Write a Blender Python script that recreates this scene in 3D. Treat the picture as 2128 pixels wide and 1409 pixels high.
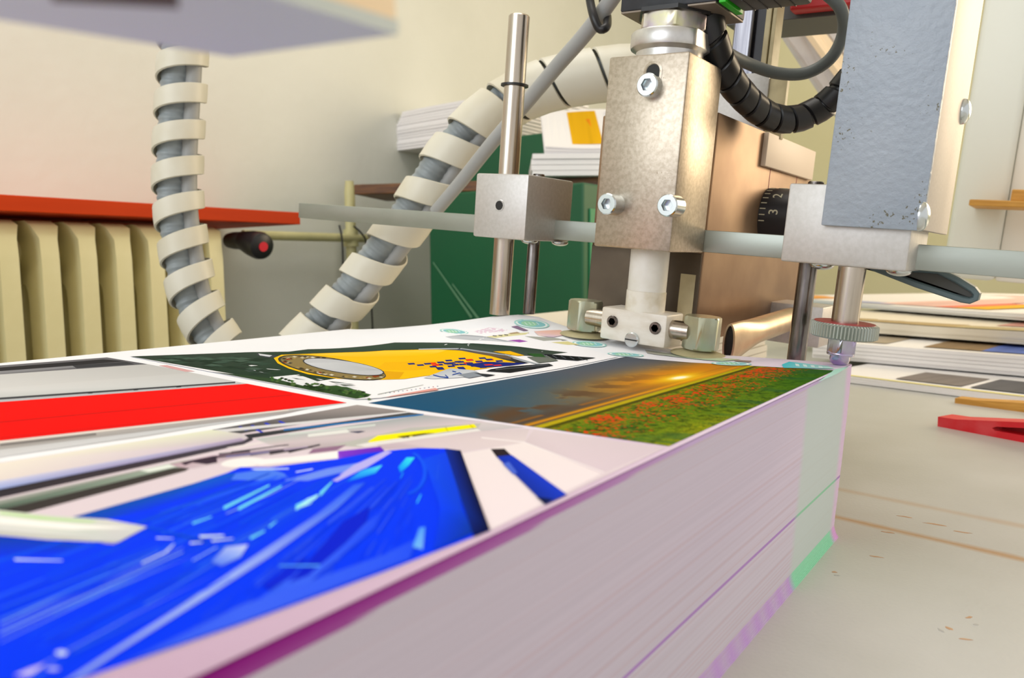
import bpy, bmesh, math, random
import numpy as np
from mathutils import Vector, Matrix
from mathutils.geometry import tessellate_polygon

for _o in list(bpy.data.objects):
    bpy.data.objects.remove(_o, do_unlink=True)
S = bpy.context.scene
COL = S.collection
PI = math.pi

# ------------------------------------------------------------------ camera
H = 0.105                     # height of the paper stack (m)
cam_d = bpy.data.cameras.new('camera')
cam = bpy.data.objects.new('camera', cam_d)
COL.objects.link(cam)
cam_d.sensor_width = 36.0
cam_d.lens = 36.0 * 1568.378 / 2128.0
cam_d.clip_start = 0.005
cam_d.clip_end = 50
yaw, pit, rol = [math.radians(v) for v in (-36.434, 5.745, -0.3918)]
fw = Vector((math.sin(yaw) * math.cos(pit), math.cos(yaw) * math.cos(pit), -math.sin(pit)))
rt0 = Vector((math.cos(yaw), -math.sin(yaw), 0))
up0 = rt0.cross(fw)
rt = rt0 * math.cos(rol) + up0 * math.sin(rol)
up = rt0 * -math.sin(rol) + up0 * math.cos(rol)
cam.matrix_world = Matrix(((rt.x, up.x, -fw.x, 0), (rt.y, up.y, -fw.y, 0), (rt.z, up.z, -fw.z, H + .06), (0, 0, 0, 1)))
cam_d.dof.use_dof = True
cam_d.dof.focus_distance = 0.46
cam_d.dof.aperture_fstop = 13
S.camera = cam

# ------------------------------------------------------------------ light
S.view_settings.view_transform = 'Standard'
S.view_settings.look = 'None'
S.view_settings.gamma = 1.0
S.view_settings.use_curve_mapping = False
S.view_settings.exposure = 0.1
W = bpy.data.worlds.new('room_light')
S.world = W
W.use_nodes = True
W.node_tree.nodes['Background'].inputs[0].default_value = (1.0, .965, .92, 1)
W.node_tree.nodes['Background'].inputs[1].default_value = 0.76

def area(name, loc, target, sx, sy, power, col):
    l = bpy.data.lights.new(name, 'AREA')
    l.shape = 'RECTANGLE'; l.size = sx; l.size_y = sy; l.energy = power; l.color = col
    o = bpy.data.objects.new(name, l); COL.objects.link(o)
    o.location = loc
    o.rotation_euler = (Vector(target) - Vector(loc)).to_track_quat('-Z', 'Y').to_euler()
    return o
area('added_overhead_light', (-.55, .35, 1.85), (-.55, .35, 0), 1.2, 1.0, 10.5, (1, .97, .93))  # added overhead area light, unseen, with no lamp fixture built
area('assumed_cool_light', (-.5, -2.0, 1.0), (-.4, .5, .15), 1.6, 1.2, 22, (.88, .94, 1))  # assumed source: unseen cool area light behind the camera, no window built
area('added_warm_light', (.85, 2.5, .75), (-.2, .5, .15), 1.1, .9, 28, (1, .80, .56))  # added unseen warm area light, placed for golden reflections on the metal sides

# ------------------------------------------------------------------ helpers
def lin(c):
    c = c / 255.0
    return c / 12.92 if c <= .04045 else ((c + .055) / 1.055) ** 2.4
def rgb(h):
    return (lin(int(h[0:2], 16)), lin(int(h[2:4], 16)), lin(int(h[4:6], 16)), 1)

MATS = {}
def mat(name, col, rough=.5, metal=0.0, spec=.5, col2=None, nscale=40, namt=.5, stretch=(1, 1, 1), bump=0, bscale=200, trans=0, attr=None, speck=None, bdist=.001, detail=4, lo=.35, hi=.65):
    m = bpy.data.materials.new(name); m.use_nodes = True
    nt = m.node_tree; b = nt.nodes['Principled BSDF']
    b.inputs['Roughness'].default_value = rough
    b.inputs['Metallic'].default_value = metal
    b.inputs['Specular IOR Level'].default_value = spec
    if trans: b.inputs['Transmission Weight'].default_value = trans
    tc = nt.nodes.new('ShaderNodeTexCoord')
    mp = nt.nodes.new('ShaderNodeMapping'); mp.inputs['Scale'].default_value = stretch
    nt.links.new(tc.outputs['Object'], mp.inputs[0])
    if attr:
        a = nt.nodes.new('ShaderNodeAttribute'); a.attribute_name = attr
        nt.links.new(a.outputs['Color'], b.inputs['Base Color'])
    elif col2:
        n = nt.nodes.new('ShaderNodeTexNoise'); n.inputs['Scale'].default_value = nscale; n.inputs['Detail'].default_value = detail
        nt.links.new(mp.outputs[0], n.inputs['Vector'])
        r = nt.nodes.new('ShaderNodeValToRGB')
        r.color_ramp.elements[0].position = lo; r.color_ramp.elements[1].position = hi
        r.color_ramp.elements[0].color = rgb(col); r.color_ramp.elements[1].color = rgb(col2)
        nt.links.new(n.outputs['Fac'], r.inputs[0]); cur = r.outputs[0]
        if speck:   # worn specks: fine noise gathered in patches by a coarse one
            col_s, s1, s2, thr = speck
            na = nt.nodes.new('ShaderNodeTexNoise'); na.inputs['Scale'].default_value = s1; na.inputs['Detail'].default_value = 2
            nb_ = nt.nodes.new('ShaderNodeTexNoise'); nb_.inputs['Scale'].default_value = s2; nb_.inputs['Detail'].default_value = 1
            nt.links.new(mp.outputs[0], na.inputs['Vector']); nt.links.new(mp.outputs[0], nb_.inputs['Vector'])
            ad = nt.nodes.new('ShaderNodeMath'); ad.operation = 'ADD'; nt.links.new(na.outputs['Fac'], ad.inputs[0]); nt.links.new(nb_.outputs['Fac'], ad.inputs[1])
            rs = nt.nodes.new('ShaderNodeMapRange'); rs.inputs[1].default_value = thr; rs.inputs[2].default_value = thr + .06
            nt.links.new(ad.outputs[0], rs.inputs[0])
            mxx = nt.nodes.new('ShaderNodeMix'); mxx.data_type = 'RGBA'
            nt.links.new(rs.outputs[0], mxx.inputs[0]); nt.links.new(cur, mxx.inputs[6]); mxx.inputs[7].default_value = rgb(col_s); cur = mxx.outputs[2]
        nt.links.new(cur, b.inputs['Base Color'])
    else:
        b.inputs['Base Color'].default_value = rgb(col)
    if bump:
        n2 = nt.nodes.new('ShaderNodeTexNoise'); n2.inputs['Scale'].default_value = bscale; n2.inputs['Detail'].default_value = 3
        nt.links.new(mp.outputs[0], n2.inputs['Vector'])
        bp = nt.nodes.new('ShaderNodeBump'); bp.inputs['Strength'].default_value = bump; bp.inputs['Distance'].default_value = bdist
        nt.links.new(n2.outputs['Fac'], bp.inputs['Height']); nt.links.new(bp.outputs[0], b.inputs['Normal'])
    MATS[name] = m
    return m

def obj(name, bm, m, parent=None, smooth=None, mats=None):
    me = bpy.data.meshes.new(name)
    bm.normal_update()
    bm.to_mesh(me); bm.free()
    for x in (mats or [m]): me.materials.append(MATS[x] if isinstance(x, str) else x)
    if smooth is not None:
        me.polygons.foreach_set('use_smooth', [True] * len(me.polygons))
        me.set_sharp_from_angle(angle=math.radians(smooth))
    o = bpy.data.objects.new(name, me); COL.objects.link(o)
    if parent: o.parent = parent
    return o

def tag(o, label=None, cat=None, group=None, kind=None):
    if label: o['label'] = label
    if cat: o['category'] = cat
    if group: o['group'] = group
    if kind: o['kind'] = kind
    return o

def thing(name, label, cat, loc=(0, 0, 0), group=None, rot=None):
    o = bpy.data.objects.new(name, None); COL.objects.link(o)
    o.empty_display_size = .02
    o.location = loc
    if rot is not None: o.rotation_euler = rot
    return tag(o, label, cat, group)

def bx(bm, x0, x1, y0, y1, z0, z1, bev=0, seg=2):
    t = bmesh.new()
    bmesh.ops.create_cube(t, size=1)
    for v in t.verts:
        v.co = Vector(((x0 + x1) / 2 + v.co.x * (x1 - x0), (y0 + y1) / 2 + v.co.y * (y1 - y0), (z0 + z1) / 2 + v.co.z * (z1 - z0)))
    if bev: bmesh.ops.bevel(t, geom=list(t.edges), offset=bev, segments=seg, affect='EDGES', profile=.5)
    merge(bm, t)

def merge(bm, t, mi=None, M=None):
    vm = {}
    for v in t.verts: vm[v] = bm.verts.new(M @ v.co if M else v.co)
    for f in t.faces:
        try:
            nf = bm.faces.new([vm[v] for v in f.verts]); nf.material_index = f.material_index if mi is None else mi
            nf.smooth = f.smooth
        except ValueError: pass
    t.free()

def axis_matrix(c, axis):
    """matrix taking local z to the axis, origin to c"""
    q = Vector(axis).normalized().to_track_quat('Z', 'Y')
    return Matrix.Translation(Vector(c)) @ q.to_matrix().to_4x4()

def lathe(bm, prof, c=(0, 0, 0), axis=(0, 0, 1), n=32, hexa=False, fn=None):
    """prof: list of (r, h) closed at both ends by caps"""
    M = axis_matrix(c, axis) if tuple(axis) != (0, 0, 1) else Matrix.Translation(Vector(c))
    rings = []
    for r, h in prof:
        ring = []
        for k in range(n):
            a = 2 * PI * k / n
            p = Vector((r * math.cos(a), r * math.sin(a), h))
            if fn: p = fn(p, a, r, h)
            ring.append(bm.verts.new(M @ p))
        rings.append(ring)
    for i in range(len(rings) - 1):
        for k in range(n):
            bm.faces.new((rings[i][k], rings[i][(k + 1) % n], rings[i + 1][(k + 1) % n], rings[i + 1][k]))
    bm.faces.new(list(reversed(rings[0]))); bm.faces.new(rings[-1])

def hexr(a):
    """radius factor of a hexagon (circumradius 1) at angle a"""
    s = PI / 3
    return math.cos(PI / 6) / math.cos((a % s) - PI / 6)

def hexprism(bm, R, z0, z1, c=(0, 0, 0), axis=(0, 0, 1), rot=0, ch=.12):
    n = 48
    def fn(p, a, r, h):
        f = hexr(a + rot)
        rr = R * f if r > .5 else R * min(f, .90)
        return Vector((rr * math.cos(a), rr * math.sin(a), h))
    d = R * ch * .6
    lathe(bm, [(0.1, z0), (1, z0 + d), (1, z1 - d), (0.1, z1)], c, axis, n, fn=fn)

def socket_head(bm, r, h, c, axis, hx=.52):
    """socket cap screw head with hexagon recess; axis points out"""
    n = 36
    prof = [('c', r, 0), ('c', r, h - r * .12), ('c', r * .90, h), ('c', r * .72, h), ('h', r * hx * 1.08, h), ('h', r * hx, h - r * .06), ('h', r * hx, h - r * .7)]
    M = axis_matrix(c, axis); rings = []
    for t, rr, z in prof:
        ring = []
        for k in range(n):
            a = 2 * PI * k / n
            f = hexr(a) if t == 'h' else 1
            ring.append(bm.verts.new(M @ Vector((rr * f * math.cos(a), rr * f * math.sin(a), z))))
        rings.append(ring)
    for i in range(len(rings) - 1):
        for k in range(n):
            bm.faces.new((rings[i][k], rings[i][(k + 1) % n], rings[i + 1][(k + 1) % n], rings[i + 1][k]))
    bm.faces.new(rings[-1]); bm.faces.new(list(reversed(rings[0])))

def dome(bm, r, h, c, axis, n=24):
    prof = [(r, 0), (r, h * .15)] + [(r * math.cos(t), h * .15 + h * .85 * math.sin(t)) for t in (.3, .6, .9, 1.2, 1.45)]
    lathe(bm, prof, c, axis, n)

def catmull(pts, n):
    P = [Vector(p) for p in pts]; P = [2 * P[0] - P[1]] + P + [2 * P[-1] - P[-2]]
    out = []
    for i in range(1, len(P) - 2):
        for k in range(n):
            t = k / n
            a, b, c_, d = P[i - 1], P[i], P[i + 1], P[i + 2]
            out.append(.5 * ((2 * b) + (c_ - a) * t + (2 * a - 5 * b + 4 * c_ - d) * t * t + (3 * b - a - 3 * c_ + d) * t ** 3))
    out.append(P[-2].copy())
    return out

def frames(path):
    """parallel transport frames: list of (p, n, b, t, s)"""
    res = []; s = 0; t0 = (path[1] - path[0]).normalized()
    n = t0.orthogonal().normalized()
    for i, p in enumerate(path):
        t = (path[min(i + 1, len(path) - 1)] - path[max(i - 1, 0)]).normalized()
        n = (n - t * n.dot(t)).normalized()
        if i: s += (p - path[i - 1]).length
        res.append((p, n, t.cross(n), t, s))
    return res

def tube(bm, path, r, n=16, rf=None, caps=True, off=None):
    fr = frames(path); rings = []
    for p, nn, b, t, s in fr:
        R = rf(s) if rf else r
        ring = []
        ctr = p + (off(nn, b, s) if off else Vector())
        for k in range(n):
            a = 2 * PI * k / n
            ring.append(bm.verts.new(ctr + (nn * math.cos(a) + b * math.sin(a)) * R))
        rings.append(ring)
    for i in range(len(rings) - 1):
        for k in range(n):
            bm.faces.new((rings[i][k], rings[i][(k + 1) % n], rings[i + 1][(k + 1) % n], rings[i + 1][k]))
    if caps:
        bm.faces.new(list(reversed(rings[0]))); bm.faces.new(rings[-1])

def resample(path, step):
    out = [path[0].copy()]; acc = 0
    for i in range(1, len(path)):
        a, b = path[i - 1], path[i]; L = (b - a).length; d = step - acc
        while d <= L:
            out.append(a.lerp(b, d / L)); d += step
        acc = L - (d - step)
    return out

def spiral(bm, path, r, thick, pitch, cover, hand=1, phase=0, per=26):
    """helical ribbon wound round the path. pitch(s), cover(s): fraction of the pitch the band covers"""
    fr = frames(path); L = fr[-1][4]
    ss = [f[4] for f in fr]
    def at_s(s):
        s = min(max(s, 0), L - 1e-6)
        i = int(np.searchsorted(ss, s)) ; i = min(max(i, 1), len(fr) - 1)
        f = (s - ss[i - 1]) / max(ss[i] - ss[i - 1], 1e-9)
        p = fr[i - 1][0].lerp(fr[i][0], f); n = fr[i - 1][1].lerp(fr[i][1], f).normalized()
        t = fr[i - 1][3].lerp(fr[i][3], f).normalized(); n = (n - t * n.dot(t)).normalized()
        return p, n, t.cross(n), t
    prev = None; th = phase; s = 0
    while s < L:
        w = pitch(s) * cover(s)
        row = []
        for (so, ro) in ((-w / 2, 0), (-w / 2 + .0008, thick), (0, thick * 1.15), (w / 2 - .0008, thick), (w / 2, 0)):
            sx = s + so
            p, n, b, t = at_s(sx)
            a = th * hand
            row.append(bm.verts.new(p + (n * math.cos(a) + b * math.sin(a)) * (r + ro)))
        if prev:
            for k in range(4):
                bm.faces.new((prev[k], prev[k + 1], row[k + 1], row[k]))
            bm.faces.new((prev[4], prev[0], row[0], row[4]))
        prev = row
        th += 2 * PI / per; s += pitch(s) / per

def text_mesh(body, size, M, name, m, parent, ext=.0002):
    cu = bpy.data.curves.new(name, 'FONT'); cu.body = body; cu.size = size; cu.extrude = ext; cu.align_x = 'CENTER'; cu.align_y = 'CENTER'
    to = bpy.data.objects.new(name, cu); COL.objects.link(to)
    dg = bpy.context.evaluated_depsgraph_get()
    me = bpy.data.meshes.new_from_object(to.evaluated_get(dg))
    bpy.data.objects.remove(to)
    me.transform(M)
    me.materials.clear(); me.materials.append(MATS[m])
    o = bpy.data.objects.new(name, me); COL.objects.link(o); o.parent = parent
    return o

# machine frame: the feeder head leans 5.4 degrees about the y axis; coordinates in mm
MO = Vector((-.1923, .4599, H))
ALPHA = math.radians(5.389)
MR = Matrix.Rotation(ALPHA, 4, 'Y')
def mthing(name, label, cat, base=(0, 0, 0), group=None):
    o = thing(name, label, cat, MO + MR.to_3x3() @ (Vector(base) / 1000), group, (0, ALPHA, 0))
    o['base'] = base
    return o
def mobj(name, bm, m, parent, smooth=None, base=None):
    """bm in machine mm; part of an mthing"""
    b = Vector(base if base is not None else parent['base'])
    for v in bm.verts: v.co = (v.co - b) / 1000
    return obj(name, bm, m, parent, smooth)
def w2m(p):
    """world point to machine mm"""
    return (MR.to_3x3().inverted() @ (Vector(p) - MO)) * 1000
NB = bmesh.new

# ------------------------------------------------------------------ materials
mat('wall_plaster', 'dbddd3', .85, spec=.2, col2='e1e3da', nscale=3, bump=.22, bscale=45, bdist=.004)
mat('olive_wall', 'e2ddb6', .85, spec=.2, col2='ddd7ac', nscale=2, bump=.2, bscale=50, bdist=.004)
mat('floor_concrete', '8c8a84', .7, col2='7c7a75', nscale=6)
mat('ceiling_paint', 'eeeae2', .9)
mat('steel_block', 'c3b8a8', .38, .85, col2='b0a493', nscale=420, stretch=(1, 1, 1), speck=('8a7a62', 700, 30, 1.34), bump=.08, bscale=900, bdist=.0004)
mat('aluminium', 'd9d8d6', .34, .9, col2='cbcac9', nscale=120, bump=.05, bscale=800, bdist=.0003)
mat('aluminium_matt', 'd2d0ce', .5, .7, col2='cac8c5', nscale=400, bump=.06, bscale=900, bdist=.0003)
mat('bar_steel', 'adb3ac', .42, .7, col2='a2a89f', nscale=60, stretch=(.3, 1, 1))
mat('rod_steel', 'c9bfb2', .24, 1, col2='bdb3a6', nscale=90, stretch=(6, 6, .3))
mat('dark_rod_steel', '8f8a88', .24, 1, col2='6a6563', nscale=60, stretch=(4, 4, 1))
mat('zinc_screw', 'd3dadd', .22, 1)
mat('zinc_nut', 'c9cbb2', .3, .9, col2='b7bfae', nscale=60)
mat('zinc_gold', 'd0cda6', .3, .9, col2='c4b8c0', nscale=90)
mat('dark_hole', '1b1a19', .6)
mat('white_plastic', 'eceae4', .35, col2='dedace', nscale=50)
mat('worn_white_plastic', 'e9e4d8', .4, col2='c9bd9f', nscale=70, lo=.45, hi=.75)
mat('marble_block', 'e6e0d6', .35, col2='cfc4b2', nscale=60, stretch=(1, 1, 2.5), lo=.4, hi=.75)
mat('cup_rubber', 'b9b08a', .5, col2='a79e78', nscale=60)
mat('black_box', '23262c', .45, col2='2b2f36', nscale=120, bump=.1, bscale=1200, bdist=.0003)
mat('box_underside', '8a7f72', .5, .5)
mat('black_plastic', '1d1d1f', .38)
mat('dark_grey_plastic', '4a4a49', .45)
mat('green_stripe', '21b310', .45)
mat('red_paint', 'b01f22', .45)
mat('grey_cable', '6c7474', .5)
mat('cable_grey', 'a5a6a4', .5)
mat('conduit_grey', '9aa3a6', .4, col2='878f92', nscale=40)
mat('wrap_cream', 'ddd9c8', .42, col2='cfc7ae', nscale=14, lo=.45, hi=.8)
mat('post_grey', 'a4aebb', .42, col2='9ca7b5', nscale=30, bump=.6, bscale=260, bdist=.0012, speck=('6d6a58', 600, 38, 1.27))
mat('bronze_housing', 'a2866a', .45, .7, col2='8f735a', nscale=22, bump=.04, bscale=700, bdist=.0003)
mat('dark_housing', '6b5f50', .45, .6, col2='574c40', nscale=20)
mat('column_side', 'c9c1b8', .55, .4, col2='c2bab1', nscale=500)
mat('cream_label', 'f3dfc8', .5)
mat('cream_strip', 'd8cda6', .5, col2='b5a884', nscale=40)
mat('red_mark', 'a02f35', .5)
mat('dial_black', '26262a', .4)
mat('dial_white', 'd8d4b8', .5)
mat('lever_teal', '56686c', .5)
mat('lever_dark', '4a4a45', .55)
mat('radiator_cream', 'e4dcac', .4, col2='d9cf98', nscale=9, lo=.4, hi=.7)
mat('sill_red', 'cf3f05', .6, spec=.2, col2='c03703', nscale=12, stretch=(1, .3, 3))
mat('pipe_cream', 'd5cf98', .45, col2='c4bf8c', nscale=10)
mat('knob_red', 'e02838', .4)
mat('cabinet_green', '075c36', .5, col2='0a5634', nscale=5)
mat('cabinet_green_lit', '2f8a5c', .5, col2='1f7c50', nscale=6)  # same cabinet green, lightened to paint in the light on its right side
mat('wood_brown', '7a4d1c', .5, col2='4c2c10', nscale=14, stretch=(1, 4, 8))
mat('wood_light', 'd8a24a', .55, col2='c08a36', nscale=30, stretch=(1, 8, 8))
mat('paper_white', 'f2f1f2', .6, spec=.3)
mat('paper_cream', 'e9e2d2', .6, spec=.3)
mat('red_plastic', 'e0202e', .4, col2='ea5a60', nscale=30, lo=.55, hi=.85)
mat('red_plastic_dark', 'a00e18', .5)
mat('panel_white', 'f1eee4', .5)
mat('panel_shade', 'e4e7de', .5)
mat('guard_grey', 'c8d0cc', .5)
mat('guard_cream', 'f6dcb6', .5)
mat('guard_dark', '35301c', .5)
mat('rail_steel', '8d8c92', .25, .95, col2='5f5e66', nscale=40, stretch=(8, 8, .3))
mat('rail_dark', '26252c', .4)
mat('tint_steel', 'c3cfd0', .15, .9, col2='b59ccc', nscale=60)
mat('ink', 'ffffff', .6, spec=.02, attr='Col')

# ------------------------------------------------------------------ setting
def struct(name, bm, m):
    o = obj(name, bm, m); o['kind'] = 'structure'; return o
b = NB(); bx(b, -1.55, -1.45, -2.4, 3.1, -.8, 2.05); struct('wall_left', b, 'wall_plaster')
b = NB(); bx(b, -1.45, 2.4, 3.0, 3.1, -.8, 2.05); struct('wall_back', b, 'olive_wall')
b = NB(); bx(b, -1.55, 2.4, -2.4, 3.1, -.85, -.8); struct('floor', b, 'floor_concrete')
b = NB(); bx(b, -1.55, 2.4, -2.4, 3.1, 2.05, 2.1); struct('ceiling', b, 'ceiling_paint')

# table top material: worn grey-beige paint with a long brown stain
def table_material():
    m = bpy.data.materials.new('table_paint'); m.use_nodes = True
    nt = m.node_tree; N = nt.nodes; Lk = nt.links; bs = N['Principled BSDF']
    bs.inputs['Roughness'].default_value = .38; bs.inputs['Specular IOR Level'].default_value = .35
    tc = N.new('ShaderNodeTexCoord')
    def noise(sc, det=4):
        n = N.new('ShaderNodeTexNoise'); n.inputs['Scale'].default_value = sc; n.inputs['Detail'].default_value = det
        Lk.new(tc.outputs['Object'], n.inputs['Vector']); return n
    def math_(op, a, b_):
        n = N.new('ShaderNodeMath'); n.operation = op
        for i, v in enumerate((a, b_)):
            if hasattr(v, 'links'): Lk.new(v, n.inputs[i])
            else: n.inputs[i].default_value = v
        return n.outputs[0]
    r = N.new('ShaderNodeValToRGB'); r.color_ramp.elements[0].color = rgb('bfc0bc'); r.color_ramp.elements[1].color = rgb('cacbc9')
    r.color_ramp.elements[0].position = .35; r.color_ramp.elements[1].position = .65
    Lk.new(noise(7).outputs['Fac'], r.inputs[0])
    sp = N.new('ShaderNodeSeparateXYZ'); Lk.new(tc.outputs['Object'], sp.inputs[0])
    p, q = Vector((-0.1114, 0.5057, 0.0000)), Vector((-0.0121, 0.4915, 0.0000))
    p2 = Vector((-0.1246, 0.5700, 0.0000))
    d = (q - p).normalized(); n_ = Vector((-d.y, d.x, 0))
    cur = r.outputs[0]
    for pt, wd, st in ((p, .0055, .75), (p2, .006, .35)):
        dist = math_('ADD', math_('MULTIPLY', sp.outputs[0], n_.x), math_('MULTIPLY', sp.outputs[1], n_.y))
        dist = math_('SUBTRACT', dist, n_.dot(pt))
        dist = math_('ABSOLUTE', dist, 0)
        jit = math_('MULTIPLY', noise(35, 6).outputs['Fac'], wd * .8)
        k = math_('SUBTRACT', 1, math_('DIVIDE', math_('ADD', dist, jit), wd * 1.5))
        k = math_('MAXIMUM', k, 0); k = math_('MULTIPLY', k, st * 1.5); k = math_('MINIMUM', k, st)
        mx = N.new('ShaderNodeMix'); mx.data_type = 'RGBA'
        Lk.new(k, mx.inputs[0]); Lk.new(cur, mx.inputs[6]); mx.inputs[7].default_value = rgb('b98a50')
        cur = mx.outputs[2]
    Lk.new(cur, bs.inputs['Base Color'])
    bp = N.new('ShaderNodeBump'); bp.inputs['Strength'].default_value = .35; bp.inputs['Distance'].default_value = .0006
    Lk.new(noise(420, 2).outputs['Fac'], bp.inputs['Height']); Lk.new(bp.outputs[0], bs.inputs['Normal'])
    MATS['table_paint'] = m
table_material()
mat('chip_brown', 'c9a37c', .5, col2='b98f6c', nscale=200)
mat('chip_grey', 'b3b2ad', .5)
mat('leg_steel', '6f7472', .5)
T = thing('work_table', 'worn grey-beige painted table under the paper stack', 'table', (.2, .9, -.8))
def tobj(name, b, m): 
    for v in b.verts: v.co -= Vector((.2, .9, -.8))
    return obj(name, b, m, T)
b = NB(); bx(b, -.62, 1.1, -.5, 2.35, -.04, 0, .002)
_top = obj('table_top', b, 'table_paint', None)
_top.parent = T; _top.matrix_parent_inverse = Matrix.Translation((-.2, -.9, .8))
for lx in (-.58, 1.02):
    for ly in (-.46, 2.27):
        b = NB(); bx(b, lx, lx + .05, ly, ly + .05, -.8, -.04, .003); tobj('leg', b, 'leg_steel')
random.seed(11)
def chip(c, a, bb, rot, m):
    b = NB(); n = 11; ring = []
    for k in range(n):
        t = 2 * PI * k / n; rr = random.uniform(.55, 1.15)
        x, y = a * rr * math.cos(t), bb * rr * math.sin(t)
        ring.append((c[0] + x * math.cos(rot) - y * math.sin(rot), c[1] + x * math.sin(rot) + y * math.cos(rot)))
    lo = [b.verts.new((x, y, 0)) for x, y in ring]; hi = [b.verts.new((c[0] + (x - c[0]) * .85, c[1] + (y - c[1]) * .85, .0002)) for x, y in ring]
    for k in range(n): b.faces.new((lo[k], lo[(k + 1) % n], hi[(k + 1) % n], hi[k]))
    b.faces.new(hi); tobj('paint_chip', b, m)
for (c, a, bb, rot, m) in [((-0.0354, 0.3777, 0.0000), .0024, .0011, -.5, 'chip_brown'), ((-0.0290, 0.3954, 0.0000), .0022, .0009, .9, 'chip_brown'), ((-0.0260, 0.3889, 0.0000), .0016, .0010, .6, 'chip_grey'), ((-0.0280, 0.3706, 0.0000), .0030, .0007, .4, 'chip_brown'), ((-0.0381, 0.3735, 0.0000), .002, .0008, -.6, 'chip_grey'),
        ((-0.0926, 0.4133, 0.0000), .0019, .0010, .2, 'chip_brown'), ((-0.0903, 0.4096, 0.0000), .0024, .0006, .4, 'chip_grey'), ((-0.0594, 0.5270, 0.0000), .0075, .0012, .1, 'chip_brown'), ((-0.0449, 0.5206, 0.0000), .0062, .0011, .1, 'chip_brown'), ((-0.0778, 0.5317, 0.0000), .005, .0009, .1, 'chip_brown'), ((-0.0803, 0.4945, 0.0000), .0045, .0010, .1, 'chip_brown'), ((-0.0792, 0.4488, 0.0000), .004, .0009, .2, 'chip_brown')]:
    chip(c, a, bb, rot, m)

# ------------------------------------------------------------------ the paper stack
def mix(a, b_, t):
    t = min(max(t, 0), 1); return tuple(a[i] + (b_[i] - a[i]) * t for i in range(3))
def setcol(me, cols):
    at = me.color_attributes.new('Col', 'FLOAT_COLOR', 'POINT')
    at.data.foreach_set('color', np.asarray(cols, dtype=np.float32).ravel())
X0, X1, Y0, Y1 = -.535, -.100, -.25, .470
SEAM_Z = (-0.1040, 0.4682, 0.0380)[2]
def xright(z):
    t = 1 - z / H
    return X1 - .0062 * t ** 1.2 + .0030 * max(0, 1 - z / .009) ** 2
random.seed(21)
stack = thing('paper_stack', 'thick stack of trimmed sheets with lavender and mint edges on the table', 'paper stack', (X0 / 2 + X1 / 2, Y0 / 2 + Y1 / 2, 0))
b = NB(); cols = []
NL = 138; hz = (H - .0004) / NL
ysg = [Y0 + (Y1 - Y0) * k / 90 for k in range(91)]
SC = Vector(((X0 + X1) / 2, (Y0 + Y1) / 2, 0))
walk = 0
for i in range(NL):
    z0, z1 = i * hz, (i + 1) * hz
    zc = (z0 + z1) / 2
    walk = walk * .8 + random.uniform(-1, 1) * .00005
    xo = xright(zc) + walk
    yo = Y1 - .004 * (1 - zc / H) + random.uniform(-1, 1) * .0002 + .002 * max(0, 1 - zc / .008)
    streak = random.uniform(-1, 1); pinkish = max(0, random.uniform(-2.2, 1))
    lo, hi = [], []
    for (z, ring) in ((z0, lo), (z1, hi)):
        for y in ysg:
            yy = yo if y == ysg[-1] else y
            ring.append(b.verts.new(Vector((xo, yy, z)) - SC))
            c = mix((192, 186, 202), (212, 203, 226), (y + .05) / .45)
            c = mix(c, (200, 202, 214), (.6 - zc / H) * .9)
            c = tuple(v + streak * 2.5 for v in c)
            c = mix(c, (196, 172, 186), pinkish * .4)
            if .378 < y < .4585: c = mix(c, (196, 212, 212), .85)
            if y >= .4585: c = mix(c, (222, 198, 232), .8)
            if zc < .0075:
                if .378 < y < .4585: c = (156, 222, 194)
                elif y > .458: c = (222, 178, 230)
                else: c = mix(c, (200, 160, 230), .75 if (i * 0 + int((y + 1) * 125)) % 2 else .35)
            if abs(zc - SEAM_Z) < hz * 1.0: c = (150, 205, 178) if .378 < y < .4585 else (176, 140, 206)
            if zc > H - .0022 - .0030 * max(0, 1 - y / .2) and y < .40:
                c = mix(mix((128, 4, 116), (204, 180, 228), (y - .04) / .2), c, .3 * (H - zc) / (.0022 + .0030 * max(0, 1 - y / .2)))
            cols.append(tuple(lin(max(0, min(255, v))) for v in c) + (1,))
        for y in (Y1, Y0):
            ring.append(b.verts.new(Vector((X0 + walk, y if y == Y0 else yo, z)) - SC)); cols.append(rgb('e0d8e4'))
    n = len(lo)
    for k in range(n): b.faces.new((lo[k], lo[(k + 1) % n], hi[(k + 1) % n], hi[k]))
    b.faces.new(list(reversed(lo))); b.faces.new(hi)
body = obj('sheet_edges', b, 'ink', stack)
setcol(body.data, cols)
body['kind'] = 'stuff'

# ------------------------------------------------------------------ the printed top sheet, lifted at the back by the suction cup
BX = [-.60, -.545, -.52, -.487, -.435, -.395, -.363, -.340, -.322, -.3085, -.290, -.270, -.24, -.21, -.18, 0]
BZ = [0, 0, .0006, .003, .0085, .0138, .0185, .0205, .0195, .0160, .0115, .0078, .0040, .0012, 0, 0]
def hump(x, y):
    s = min(max((y - .345) / (.470 - .345), 0), 1); s = s * s * (3 - 2 * s)
    return float(np.interp(x, BX, BZ)) * s
sheet = thing('printed_sheet', 'glossy printed sheet with four photographs on top of the stack', 'printed sheet', (SC.x, SC.y, H))
SO = Vector((SC.x, SC.y, H))
b = NB(); nx, ny = 110, 150; g = []; cols = []
for j in range(ny + 1):
    row = []
    for i in range(nx + 1):
        x = X0 + (X1 - X0) * i / nx; y = Y0 + (Y1 - Y0) * (j / ny) ** .8
        row.append(b.verts.new(Vector((x, y, H + hump(x, y))) - SO))
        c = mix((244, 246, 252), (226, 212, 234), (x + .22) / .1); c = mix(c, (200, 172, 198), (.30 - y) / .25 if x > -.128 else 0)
        cols.append(tuple(lin(v) for v in c) + (1,))
    g.append(row)
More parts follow.
